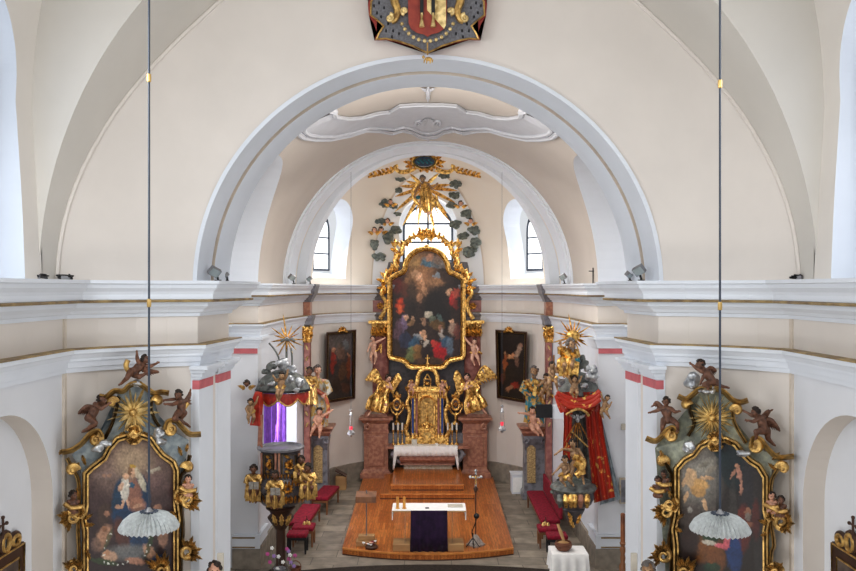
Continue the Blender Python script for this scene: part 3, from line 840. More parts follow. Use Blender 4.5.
# ------------------------------------------------------------------ the two side altars of the crossing
def side_altar(s, D):
    pl = Plane((s * 4.12 - s * .6 * .10, 11.9 - .8 * .10), (-s * .6, -.8))
    side = D['side']
    root = empty('side_altarpiece', (s * 4.0, 11.75, 0), D['label'], 'altarpiece')
    PNL, G = D['panel'], D['gold']
    mb = MB(); mb.prism(D['board'], lambda u, v, w: pl(u, v, w), -.05, .05); mb.build('back_panel', PNL, root, smooth=False)
    mb = MB(); mb.prism([(-.85, -.28), (.85, -.28), (.85, .5), (-.85, .5)], lambda u, v, w: Vector((s * 3.80 + u * .8 * (1) , 11.48 + s * 0 - v * .8 + abs(0), w)) , 0, 1.05)
    mb.build('altar_table', 'marble_grey', root, smooth=False)
    mb = MB(); mb.prism([(D['in'][0][0] - 8, 640), (D['in'][-1][0] + 8, 640), (D['in'][-1][0] + 8, 690), (D['in'][0][0] - 8, 690)], lambda u, v, w: pl(u, v, w), -.05, .12); mb.build('predella', 'marble_grey', root, smooth=False)
    # inner frame
    mb = MB(); mould(mb, pl, D['in'], [(-1, .05), (-.6, .12), (1.0, .12), (1.4, .09), (2.4, .09), (3.0, .16), (4.6, .17), (5.4, .12), (6.0, .05)])
    for k, r in ((0, 0),):
        pass
    mb.build('frame', G, root)
    painting('painting', pl, D['in'], .06, D['base'], D['strokes'], root, .6, seed=4 if s < 0 else 8, jit=.35)
    # outer mouldings
    mb = MB()
    for path in D['outer']: mould(mb, pl, smooth_path(path, 4), [(-2.2, .0), (-1.8, .11), (-.6, .15), (0, .11), (.8, .17), (1.8, .15), (2.2, .0)])
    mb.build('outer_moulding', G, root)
    for path in D['cornice']:
        mb = MB(); mould(mb, pl, smooth_path(path, 5), [(-3.0, .0), (-2.8, .10), (-1.6, .12), (-1.2, .20), (.4, .22), (.8, .28), (2.4, .30), (2.8, .24), (2.8, .0)])
        mb.build('cornice', G, root)
    for c, r, a0, tn in D['volutes']:
        mb = MB(); ptube(mb, pl, spiral(c, r, a0, tn), (.055, .03), .16, 8, 1.3); mb.ball(pl(c[0], c[1], .18), .045)
        mb.build('volute', G, root)
    # sunburst
    c = D['sun']; mb = MB(); rnd = random.Random(5)
    tips = []
    for i in range(D['nray']):
        a = 2 * pi * i / D['nray']; L = D['rl'] * (1.0 if i % 2 == 0 else .72) * rnd.uniform(.85, 1.1)
        tips.append((c[0] + L * cos(a) * D['rx'](a), c[1] - L * sin(a), .06 + .05 * (i % 2), rnd.uniform(.7, 1.5)))
    rays(mb, pl, c, tips, D['rw'], .08, .02, 2)
    sb = mb.build('sunburst', 'gold_pale', root)
    mb = MB(); mb.ball(pl(*c, .22), .05, 12, 8)
    for i in range(8): mb.ball(pl(c[0] + 2.6 * cos(i * pi / 4), c[1] + 2.6 * sin(i * pi / 4), .20), .022)
    mb.build('boss', 'gold_old', sb)
    # shells and crestings
    for c, r0, r1, a0, a1, n in D['shells']:
        mb = MB(); fan(mb, pl, c, r0, r1 * 1.05, a0, a1, n, w=2.1, off=.10, lift=.12, jit=.28)
        ptube(mb, pl, spiral(c, r0 + 2.5, a0, -1.1, .35), (.038, .016), .17)
        ptube(mb, pl, [(c[0] + (r0 + 5) * cos(a0 + (a1 - a0) * q / 8), c[1] - (r0 + 5) * sin(a0 + (a1 - a0) * q / 8)) for q in range(9)], .028, .16)
        mb.build('rocaille_shell', G, root)
    leaves(pl, root, D['leaves'], G)
    for i, (c, w_, h_) in enumerate(D['clouds']):
        blob('silver_cloud', cloud_balls(pl, c, w_ * 1.4, h_ * 1.3, .18, i + 3), 'silver', root, .02, 1)
    return pl
def bl(x, y):
    t = min(1, max(0, (y - 430) / 140)); v = max(0, 1 - abs(y - 470) / 90)
    return (100 - 48 * t, 76 - 42 * t, 72 - 36 * t)
SKIN = (205, 160, 130)
strokes_l = [
 (130, 470, 34, 24, 0, (150, 125, 112), .8, .9), (133, 461, 17, 17, 0, (190, 165, 135), .8, .9), (108, 476, 12, 4, 0, (150, 128, 120), .5, .8), (152, 482, 14, 10, 30, (120, 92, 90), .6, .8),
 (104, 476, 2.3, 2.1, 0, (180, 140, 115), .8), (109, 475.5, 2.3, 2.1, 0, (180, 140, 115), .8), (155, 470, 6, 2, -20, (190, 180, 160), .8), (150, 472, 4, 1.5, 30, (190, 180, 160), .7),
 (120, 502, 8, 24, 4, (28, 62, 88), .95, .3), (143, 492, 7, 18, -12, (26, 60, 92), .95, .3), (133, 516, 20, 14, 0, (24, 58, 92), .95, .35), (134, 538, 15, 22, 10, (26, 62, 98), .9, .3), (122, 535, 7, 18, -12, (96, 55, 40), .9),
 (134, 495, 8, 16, 0, (150, 105, 88), .95), (138, 505, 8, 7, 20, (170, 120, 95), .8), (142, 482, 3, 10, -20, (215, 205, 180), .9), (133, 472.5, 4.2, 5.2, 0, (220, 178, 145), 1, .25), (129.8, 471, 1.6, 5, 8, (120, 80, 50), .8), (137, 473, 2.2, 6.5, -10, (205, 190, 165), .9), (133, 466.3, 3.4, 1.8, 0, (200, 160, 70), 1),
 (125, 489, 4.4, 13, 3, (225, 218, 205), 1, .2), (126, 476.5, 3.2, 3.4, 0, (226, 182, 148), 1, .25), (121, 487, 2.5, 5, 20, (222, 180, 150), .9), (123, 504, 1.4, 5, 5, (220, 175, 145), 1), (128, 504, 1.4, 5, -3, (220, 175, 145), 1), (132, 485, 2.6, 2.6, 0, (55, 95, 120), 1),
 (119, 507, 4, 2, 10, SKIN, .9), (138, 506, 5, 2, -15, SKIN, .9),
 (104, 515, 6, 12, 10, (80, 60, 50), .9), (107, 514, 2.6, 3, 0, (170, 125, 100), .9), (103, 538, 7, 14, 25, (190, 145, 115), .8), (105, 529, 3, 3, 0, (150, 105, 75), 1), (96, 545, 5, 8, 0, (120, 95, 85), .7),
 (130, 553, 24, 8, 0, (120, 120, 118), .85, .6), (110, 556, 8, 5, 15, (215, 175, 145), .9), (107, 553, 3, 3, 0, (200, 150, 115), 1), (150, 553, 5, 10, -35, (205, 160, 130), .9), (135, 561, 10, 3.5, 10, (180, 130, 105), .9), (160, 562, 10, 7, 0, (32, 70, 105), .9), (163, 538, 5, 9, 0, (170, 128, 105), .8), (158, 508, 4, 4, 0, (170, 125, 100), .7),
 (104, 562, 14, 3, 10, (60, 80, 45), .8), (150, 542, 2.5, 16, 15, (50, 72, 42), .8), (108, 540, 2, 12, 20, (55, 75, 45), .7)]
strokes_l += [(x, y, .9, .9, 0, (225, 225, 215), 1, .4) for x, y in ((104, 562), (108, 564), (113, 563), (118, 565), (123, 564), (128, 562), (149, 538), (150, 545), (147, 551), (145, 556), (151, 532), (105, 548), (107, 541), (111, 534), (104, 555))]
DL = dict(side='left', label='gilded side altarpiece on the left wall with a crowned mother painting', panel='blue_panel', gold='gold_old',
    board=[(83, 645), (81, 470), (72, 455), (84, 442), (98, 435), (110, 430), (117, 410), (118, 394), (135, 386), (152, 392), (154, 410), (162, 427), (174, 432), (189, 440), (186, 458), (181, 470), (180, 645)],
    **{'in': [(88, 640), (88, 530), (86, 520), (88, 505), (88, 475), (93, 470), (106, 460), (111, 450), (119, 441), (135, 436.5), (149, 441), (156, 451), (161, 457), (171, 464), (174, 471), (174, 505), (176, 520), (174, 530), (174, 640)]},
    outer=[[(79, 640), (79, 560), (78, 530), (79, 500), (78, 480), (72, 468), (67, 458)], [(181, 640), (181, 560), (183, 530), (181, 500), (181, 478), (186, 470), (190, 455)],
           [(119, 397), (116, 410), (112, 424), (104, 440)], [(152, 397), (151, 408), (155, 420), (163, 432)]],
    cornice=[[(62, 452), (72, 450), (82, 443), (90, 434), (98, 431), (102, 437)], [(166, 430), (168, 422), (176, 421), (183, 428), (190, 434), (201, 434)],
             [(99, 396), (106, 397), (114, 391), (123, 391), (130, 385), (137, 383)], [(139, 383), (146, 388), (154, 393), (161, 392), (169, 393)]],
    volutes=[((96, 439), 4.5, pi / 2, -1.2), ((171, 429), 4.5, pi / 2, 1.2), ((72, 470), 4, 0, 1.0), ((188, 468), 4, pi, -1.0), ((112, 402), 2.8, 0, 1.1), ((158, 401), 2.8, pi, -1.1)],
    sun=(133, 412.5), nray=22, rl=27, rw=1.5, rx=lambda a: 1.0,
    shells=[((72, 518), 4, 13, pi * .75, pi * 1.4, 8), ((76, 512), 3, 8, -pi * .3, pi * .3, 5), ((188, 500), 4, 13, -pi * .45, pi * .3, 8), ((183, 497), 3, 8, pi * .7, pi * 1.3, 4),
            ((74, 569), 3, 11, pi * .05, pi * .95, 9), ((187, 552), 4, 14, -pi * .35, pi * .6, 10), ((134, 436), 2, 8, pi * 1.1, pi * 1.9, 7), ((134, 433), 2, 7, pi * .1, pi * .9, 6), ((162, 571), 4, 17, pi * .3, pi * .9, 9)],
    leaves=[((79, 462), (74, 474), 2), ((82, 455), (86, 466), 2), ((182, 456), (178, 446), 2), ((186, 452), (188, 443), 2), ((83, 520), (93, 514), 2), ((84, 526), (95, 524), 2.2), ((90, 560), (86, 548), 2), ((178, 515), (168, 512), 2), ((178, 522), (170, 528), 2), ((63, 449), (59, 455), 2), ((80, 500), (76, 488), 2.4), ((183, 490), (186, 478), 2.4), ((125, 432), (118, 437), 2), ((143, 432), (150, 437), 2)],
    clouds=[((98, 449), 5, 4), ((106, 443), 5, 4), ((158, 433), 3.5, 5), ((161, 441), 5, 3.5), ((138, 383), 8, 3.5)],
    base=bl, strokes=strokes_l)
plL = side_altar(-1, DL)
def br(x, y):
    t = min(1, max(0, (y - 440) / 130)); k = 0 if x < 716 else 1
    return (118 - 72 * t - 62 * k * (1 - t * .8), 112 - 78 * t - 60 * k * (1 - t * .8), 104 - 76 * t - 50 * k * (1 - t * .7))
strokes_r = [
 (697, 480, 22, 26, 0, (150, 146, 138), .7, .8), (705, 466, 12, 5, -30, (185, 180, 165), .5, .9), (735, 455, 9, 34, -6, (34, 46, 52), .95, .3), (728, 470, 8, 22, -18, (30, 44, 48), .9, .3), (718, 452, 4, 16, -30, (38, 54, 58), .9), (747, 500, 7, 50, 0, (48, 46, 50), .8, .6), (733, 520, 4, 40, 0, (70, 66, 62), .6, .5), (759, 520, 6, 60, 0, (50, 44, 42), .8),
 (691, 478, 6, 9, 5, (215, 180, 140), 1, .25), (689.5, 471, 2.8, 3.2, 0, (222, 185, 145), 1, .25), (701, 484, 8, 5, 25, (214, 170, 110), .95, .3), (698, 491, 8, 6, 30, (200, 155, 95), .9, .3), (686, 497, 2, 6, 15, (214, 175, 135), .95), (705, 505, 2.2, 6, -15, (214, 175, 135), .95), (707, 478, 7, 2, 5, (214, 175, 135), .95), (684, 482, 2, 5, 20, (214, 175, 135), .9),
 (711, 470, 8, 3, -40, (150, 140, 125), .8), (704, 465, 6, 2.5, -25, (140, 132, 118), .8),
 (739, 473, 2.5, 8, -12, (196, 142, 120), .95), (741, 488, 1.6, 7, 3, (190, 138, 115), .9), (737, 466, 2.4, 2.6, 0, (190, 140, 112), 1), (733, 474, 1.4, 5, 30, (186, 135, 110), .9),
 (743, 529, 8, 24, 2, (104, 40, 30), .95, .3), (748, 512, 3.4, 4.4, 0, (150, 105, 80), 1, .25), (748, 517, 3, 4, 0, (130, 120, 110), .9), (749, 525, 5, 3, 0, (150, 100, 75), .8), (756, 520, 4, 20, 0, (90, 36, 30), .8),
 (712, 542, 14, 14, 0, (95, 62, 32), .95, .3), (703, 552, 9, 12, 25, (128, 78, 34), .95, .3), (717, 560, 9, 14, 0, (118, 70, 32), .95, .3), (712, 536, 10, 6, 0, (38, 66, 44), .95, .3), (712, 568, 9, 5, 0, (36, 62, 42), .95), (711, 524, 5, 5, 0, (150, 110, 80), .9), (710, 543, 8, 2.4, 12, (200, 192, 175), 1, .3),
 (734, 552, 8, 22, -6, (28, 58, 110), .95, .3), (727, 541, 3, 9, 8, (205, 100, 110), 1, .3), (722, 546, 8, 2.4, 5, (205, 100, 110), .95, .3), (731, 527, 3.4, 4, 0, (140, 95, 70), 1), (690, 545, 9, 18, 0, (52, 34, 30), .9), (692, 515, 10, 12, 0, (80, 66, 60), .6, .8), (690, 510, 3, 3, 0, (190, 185, 175), .6)]
DR = dict(side='right', label='gilded side altarpiece on the right wall with a seated woman and child', panel='green_panel', gold='gold_old',
    board=[(672, 645), (674, 475), (670, 462), (655, 448), (665, 440), (683, 440), (693, 430), (689, 412), (689, 400), (700, 393), (713, 390), (726, 394), (735, 404), (733, 418), (742, 438), (755, 446), (772, 455), (782, 460), (772, 470), (771, 480), (773, 645)],
    **{'in': [(678, 640), (678, 545), (676, 530), (679, 515), (679, 470), (686, 462), (695, 457), (702, 448), (711, 443.5), (725, 442), (734, 446), (741, 455), (749, 463), (757, 468), (763, 478), (763, 510), (765, 520), (763, 530), (764, 640)]},
    outer=[[(671, 640), (671, 560), (669, 540), (672, 520), (672, 480), (668, 468), (662, 455)], [(771, 640), (771, 560), (774, 545), (771, 520), (771, 485), (776, 472), (783, 462)],
           [(689, 402), (690, 412), (694, 424), (688, 436)], [(734, 406), (733, 418), (738, 430), (746, 443)]],
    cornice=[[(646, 438), (655, 441), (662, 436), (667, 430), (673, 428), (677, 434)], [(751, 448), (753, 439), (760, 439), (768, 449), (778, 457), (794, 456)],
             [(678, 396), (686, 399), (693, 394), (700, 389), (712, 388)], [(714, 388), (724, 392), (733, 400), (741, 402), (748, 400)]],
    volutes=[((672, 435), 4.2, pi / 2, 1.2), ((755, 446), 4.5, pi / 2, -1.2), ((662, 462), 4, 0, 1.0), ((783, 468), 4, pi, -1.0), ((686, 405), 2.8, 0, 1.1), ((737, 410), 3.2, pi, -1.1)],
    sun=(712, 418), nray=36, rl=27, rw=1.0, rx=lambda a: .95,
    shells=[((666, 512), 4, 13, pi * .75, pi * 1.45, 8), ((670, 505), 3, 8, -pi * .3, pi * .3, 5), ((781, 522), 4, 13, -pi * .5, pi * .3, 8), ((775, 515), 3, 8, pi * .7, pi * 1.3, 4),
            ((664, 556), 4, 14, pi * .3, pi * 1.25, 10), ((775, 572), 3, 10, pi * .05, pi * .95, 9), ((715, 443), 2, 8, pi * 1.1, pi * 1.9, 7), ((715, 440), 2, 8, pi * .1, pi * .9, 6), ((684, 572), 4, 15, pi * .1, pi * .7, 9)],
    leaves=[((665, 455), (670, 466), 2), ((660, 450), (664, 460), 2), ((776, 470), (768, 463), 2), ((772, 460), (780, 452), 2), ((675, 520), (684, 514), 2), ((674, 528), (683, 532), 2.2), ((770, 525), (758, 520), 2.6), ((770, 532), (760, 536), 2.2), ((673, 500), (668, 489), 2.4), ((774, 508), (778, 497), 2.4), ((706, 440), (699, 444), 2), ((724, 440), (732, 445), 2)],
    clouds=[((692, 382), 4, 7), ((707, 391), 8, 4), ((688, 447), 5, 5), ((743, 453), 7, 3.5)],
    base=br, strokes=strokes_r)
plR = side_altar(1, DR)

def cherub(pl, J, hr, label, group=None, mats=('skin_brown', 'hair_dark'), wings=(), drape=None, gold='gold_old', name='carved_cherub', wm=None, **kw):
    c = pl(J['hl'][0], J['hl'][1], .1)
    t = empty(name, c, label, 'statue', group)
    figure(name, pl, J, hr, mats, t, **kw)
    for i, wg in enumerate(wings):
        mb = MB(); wing(mb, pl, *wg[:4], off=wg[4] if len(wg) > 4 else .02, n=6, w=wg[5] if len(wg) > 5 else 1.3); mb.build('wing', wm or mats[0], t)
    if drape:
        mb = MB()
        for dr in drape: ptube(mb, pl, smooth_path([q[:2] for q in dr[0]], 4), dr[1], dr[2] if len(dr) > 2 else .18, 10)
        mb.build('drapery', gold, t)
    return t
# figures above and beside the left altar
cherub(plL, dict(head=(101.5, 399.5, .22), sl=(95, 404, .22), sr=(99, 407, .12), el=(101, 409, .34), wl=(108, 404.5, .36), er=(104, 404, .1), wr=(111, 401, .12), hl=(88, 418, .22), hr=(92, 419, .12), kl=(95.5, 423, .32), al=(87, 429, .26), fl=(83, 430.5, .26), kr=(95, 425, .12), ar=(86, 431, .08), fr=(82, 432, .08)), .06,
       'dark brown cherub kneeling on the left scroll of the left altarpiece', wings=[((92, 408), (86, 407), (79, 413), (85, 416), .05)], yaw=.9, seed=2)
cherub(plL, dict(head=(178.5, 394.5, .22), sl=(179, 402, .25), sr=(184.5, 401, .15), el=(172.5, 404.5, .3), wl=(166.5, 404, .34), er=(176, 399, .12), wr=(165, 400, .12), hl=(178, 413, .22), hr=(184, 413, .12), kl=(174, 418.5, .34), al=(181, 421, .2), fl=(184, 424, .2), kr=(179, 420, .12), ar=(187, 424.5, .08), fr=(190, 427, .1)), .06,
       'dark brown cherub kneeling on the right scroll of the left altarpiece', wings=[((185, 403), (189, 396), (190, 392), (192, 404), .02)], drape=[([(177, 411), (183, 409), (188, 403)], .03)], yaw=-.9, seed=3)
cherub(plL, dict(head=(145.5, 359.5, .25), sl=(139, 363, .25), sr=(144.5, 366, .2), el=(137, 358, .25), wl=(137, 353.5, .28), er=(151, 366, .25), wr=(156.5, 363.5, .25), hl=(131, 371, .2), hr=(134.5, 374.5, .15), kl=(127, 378, .28), al=(122, 383, .2), fl=(119, 385, .2), kr=(139, 377, .32), ar=(145, 374, .28), fr=(148, 373, .28)), .06,
       'dark brown cherub stretched out on the crest of the left altarpiece', wings=[((143, 369), (150, 371), (158, 372), (149, 377), .2)], drape=[([(128, 360), (126, 366), (130, 372), (138, 371)], .035)], yaw=.6, pitch=-.3, seed=4)
# figures of the right altar
cherub(plR, dict(head=(666, 401.5, .24), sl=(661, 408.5, .2), sr=(671, 408.5, .2), el=(656, 411, .22), wl=(651.5, 412, .26), er=(675, 412, .24), wr=(678.5, 411.5, .28), hl=(664, 420, .18), hr=(672, 420, .18), kl=(662.5, 426.5, .28), al=(662, 432, .2), kr=(677, 423.5, .34), ar=(678, 430, .26)), .06,
       'dark brown cherub sitting with spread arms on the left scroll of the right altarpiece', wings=[((662, 408), (657, 403), (654, 405), (660, 411), .05)], seed=5)
cherub(plR, dict(head=(755.5, 412, .24), sl=(758, 419, .26), sr=(764, 417.5, .14), el=(753.5, 421.5, .3), wl=(748.5, 420.5, .34), er=(752, 415.5, .12), wr=(746, 412, .14), hl=(761, 431, .24), hr=(767, 430.5, .14), kl=(756, 431.5, .34), al=(756.5, 437.5, .26), kr=(768, 438.5, .14), ar=(772.5, 443.5, .1), fr=(775, 445.5, .1)), .06,
       'dark brown cherub leaning forward on the right scroll of the right altarpiece', wings=[((766, 420), (772, 421), (779, 430), (770, 429), .02), ((764, 417), (768, 412), (770, 411), (768, 418), .02)], yaw=-.7, seed=6)
cherub(plR, dict(head=(700.5, 364, .24), sl=(702, 371.5, .26), sr=(708.5, 370, .14), el=(696, 368, .28), wl=(692, 364.5, .28), er=(703, 377.5, .24), wr=(701, 382, .28), hl=(710, 383, .24), hr=(716, 382, .14), kl=(704, 384.5, .34), al=(709, 387.5, .3), kr=(720, 386.5, .2), ar=(726, 387, .14), fr=(729, 388, .14)), .06,
       'dark brown cherub looking back from the crest of the right altarpiece', wings=[((707, 372), (711, 368), (716, 371), (713, 379), .02)], yaw=-.9, seed=7)
def bust(pl, c, hr, label, mats, yaw=0, name='carved_bust', gold='gold_old'):
    x, y = c; k = hr * 72
    t = empty(name, pl(x, y, .1), label, 'statue')
    J = dict(head=(x, y, .22), sl=(x - 1.5 * k, y + 1.7 * k, .18), sr=(x + 1.5 * k, y + 1.7 * k, .18), hl=(x - .7 * k, y + 4.2 * k, .16), hr=(x + .7 * k, y + 4.2 * k, .16))
    figure(name, pl, J, hr, mats, t, yaw=yaw, seed=int(x))
    mb = MB(); ptube(mb, pl, smooth_path([(x - 2.2 * k, y + 2.2 * k), (x - .4 * k, y + 3.2 * k), (x + 2 * k, y + 3.0 * k)], 4), .03, .24, 10)
    mb.build('drapery', gold, t)
bust(plL, (73, 495), .055, 'dark haired carved half figure above the left shell of the left altarpiece', ('skin_brown', 'hair_dark'), .6)
bust(plL, (188, 479), .052, 'rosy faced half figure above the right shell of the left altarpiece', ('skin', 'hair_dark'), -.3)
bust(plR, (658, 480), .05, 'brown cherub head leaning out at the left edge of the right altarpiece', ('skin_brown', 'hair_dark'), .3)
bust(plR, (664, 474), .048, 'brown cherub head raised behind its pair left of the right altarpiece', ('skin_brown', 'hair_dark'), -.2)
bust(plR, (772, 496), .05, 'rosy cherub head on the inner side above the right shell of the right altarpiece', ('skin', 'hair_dark'), -.3)
bust(plR, (781, 500), .05, 'brown cherub head on the outer side above the right shell of the right altarpiece', ('skin_brown', 'hair_dark'), .4)
# ------------------------------------------------------------------ chancel floor, steps, high altar
def box_thing(name, lo, hi, m, label, cat, parent=None, **k):
    mb = MB(); mb.box(lo, hi); o = mb.build(name, m, parent, smooth=False)
    if label: tag(o, label, cat, **k)
    return o
def bev(o, w=.01, seg=2):
    md = o.modifiers.new('b', 'BEVEL'); md.width = w; md.segments = seg; md.limit_method = 'ANGLE'; bake(o); return o
# timber platform with a bowed front
ZP = .17
front = [(2.07 * sin(t), 20.62 - .13 * (1 - (sin(t)) ** 2)) for t in [(-pi / 2) + pi * i / 16 for i in range(17)]]
front = [(x, 20.56 - .46 * (1 - (x / 2.07) ** 2)) for x in [-2.07 + 4.14 * i / 20 for i in range(21)]]
t = empty('altar_platform', (0, 24, 0), 'low orange parquet platform with a bowed front step under both altars', 'platform')
mb = MB(); mb.prism(front + [(2.15, 28.3), (-2.15, 28.3)], lambda u, v, w: Vector((u, v, w)), 0, ZP); mb.build('deck', 'parquet', t, smooth=False)
mb = MB(); mb.prism([(-1.42, 25.3), (1.38, 25.3), (1.38, 28.3), (-1.42, 28.3)], lambda u, v, w: Vector((u, v, w)), ZP, ZP + .15); mb.build('step', 'parquet', t, smooth=False)
mb = MB(); mb.prism([(-1.12, 25.75), (1.08, 25.75), (1.08, 28.3), (-1.12, 28.3)], lambda u, v, w: Vector((u, v, w)), ZP + .15, ZP + .32); mb.build('step', 'parquet', t, smooth=False)
for x0, x1, y, z0, z1 in ((-1.42, 1.38, 25.3, ZP, ZP + .15), (-1.12, 1.08, 25.75, ZP + .15, ZP + .32)):
    mb = MB(); mb.box((x0 - .015, y - .02, z1 - .03), (x1 + .015, y + .05, z1 + .004)); bev(mb.build('nosing', 'parquet_light', t, smooth=False), .006)
    mb = MB(); mb.box((x0, y - .008, z0), (x1, y, z0 + .025)); mb.build('painted_shadow_strip', 'wood_dark', t, smooth=False)  # dark strip painted as shade at the riser foot, not a real moulding
mb = MB(); mb.strip([[Vector((x, y - .012, z)) for x, y in front] for z in (0, .03)]); mb.build('painted_shadow_strip', 'wood_dark', t, smooth=False)  # same painted shade along the bowed front
mb = MB(); mb.strip([[Vector((x, y - d, z)) for x, y in front] for d, z in ((.0, ZP - .035), (.018, ZP - .035), (.018, ZP + .003), (-.03, ZP + .003))]); mb.build('nosing', 'parquet_light', t, smooth=False)
# dark carpet edge at the foot of the chancel
mb = MB(); mb.prism([(-2.9, 18.0)] + [(-2.9 + 5.9 * i / 24, 19.35 + .42 * (1 - ((-2.9 + 5.9 * i / 24 - .05) / 3.0) ** 2)) for i in range(25)] + [(3.0, 18.0)], lambda u, v, w: Vector((u, v, w)), .001, .02)
tag(mb.build('carpet', 'carpet', None, smooth=False), 'dark brown carpet with a rounded edge in front of the altar steps', 'carpet')

YA = 28.1                       # plane of the altar front
pl = FP(28.0)
alt = empty('high_altar', (0, 28.3, .49), 'high altar of red marble with gold framed painting and white cloth', 'altar')
def hb(name, x0, x1, y0, y1, Yf, d, m, par=alt, b=.012):
    a = P(x0, y1, Yf); c = P(x1, y0, Yf)
    mb = MB(); mb.box((a.x, Yf, a.z), (c.x, Yf + d, c.z)); o = mb.build(name, m, par, smooth=False); bev(o, b); return o
# mensa
mz = P(0, 447, 27.7).z
def lath_block(name, prof, x0, x1, Yf, d, m, par):
    """block whose front follows a profile [(forward m, z)]"""
    mb = MB(); mb.prism([(Yf + d, prof[0][1])] + [(Yf - f, z) for f, z in prof] + [(Yf + d, prof[-1][1])], lambda u, v, w: Vector((w, u, v)), x0, x1)
    return mb.build(name, m, par, smooth=True, angle=25)
lath_block('stipes', [(.02, .49), (.02, .60), (.10, .62)], -.80, .80, 28.0, .6, 'marble_light', alt)
lath_block('sarcophagus_front', [(.0, .62), (.0, .68), (.10, .72), (.20, .82), (.23, .92), (.20, 1.02), (.10, 1.06), (.10, 1.12), (.05, 1.14), (.05, 1.20)], -.93, .88, 28.0, .7, 'marble_rose', alt)
box_thing('altar_slab', (-1.35, 27.72, 1.20), (1.35, 28.9, 1.27), 'marble_red', None, None, alt)
for s in (-1, 1):
    mb = MB(); mb.tube([(s * 1.05, 27.85, 1.18), (s * 1.15, 27.85, 1.0), (s * 1.02, 27.85, .80), (s * .92, 27.85, .72)], [.05, .10, .07, .04], 8); mb.build('bracket', 'marble_grey', alt)
# gradine behind the mensa
for s in (-1, 1):
    box_thing('gradine', (min(s * .6, s * 1.35), 28.35, 1.27), (max(s * .6, s * 1.35), 28.9, 1.62), 'marble_grey', None, None, alt)
# altar cloth
mb = MB(); top = 1.285
n = 40
rows = [[Vector((-1.10 + 2.06 * i / n, 28.34, top)) for i in range(n + 1)], [Vector((-1.10 + 2.06 * i / n, 27.70, top)) for i in range(n + 1)],
        [Vector((-1.10 + 2.06 * i / n, 27.675 + .012 * sin(i * 1.7), top - .15)) for i in range(n + 1)], [Vector((-1.10 + 2.06 * i / n, 27.67 + .02 * sin(i * 1.7), top - .30 - .01 * (i % 2))) for i in range(n + 1)]]
mb.strip(rows)
for s in (-1, 1):
    x = -1.10 if s < 0 else .96
    r2 = [[Vector((x + s * (.0 + .012 * j), 27.69 + .65 * i / 12, top - .19 * j)) + Vector((s * .012 * sin(i * 2), 0, 0)) for i in range(13)] for j in range(5)]
    mb.strip(r2)
    mb.strip([[Vector((x - s * .14 * (1 - k / 4) * (1 - j / 5) + s * .008 * j, 27.685, top - .19 * j)) for k in range(5)] for j in range(5)])
cl = mb.build('altar_cloth', 'linen', None, smooth=True); md = cl.modifiers.new('s', 'SOLIDIFY'); md.thickness = .008; bake(cl)
tag(cl, 'white cloth hanging over the red marble mensa of the high altar', 'altar cloth')
# flanking pedestals of red marble
for s in (-1, 1):
    xc = -1.72 if s < 0 else 1.56
    w = .39
    def ring(hw, d, z): return [Vector((xc - hw, 28.15 - d, z)), Vector((xc + hw, 28.15 - d, z)), Vector((xc + hw, 28.95, z)), Vector((xc - hw, 28.95, z))]
    prof = [(.52, .12, ZP), (.52, .12, .32), (.46, .06, .36), (.42, .02, .42), (.40, 0, .45), (.40, 0, 1.62), (.42, .02, 1.64), (.42, .02, 1.72), (.40, 0, 1.75), (.40, 0, 1.95), (.43, .03, 1.98), (.47, .08, 2.03), (.50, .13, 2.08), (.56, .2, 2.10), (.56, .2, 2.17), (.50, .1, 2.19)]
    mb = MB(); mb.rings([ring(*q) for q in prof]); mb.build('pedestal', 'marble_red', alt, smooth=False)
    mb = MB(); mb.box((xc - .27, 28.10, .55), (xc + .27, 28.16, 1.55)); bev(mb.build('pedestal_panel', 'marble_red', alt, smooth=False), .02)
    mb = MB(); ptube(mb, FP(28.02), spiral((428 + (xc - s * -.30 * 1) / 28.1 * 850, 427), 3.2, pi / 2, s * 1.1), (.05, .02), .05); mb.build('volute', 'marble_red', alt)
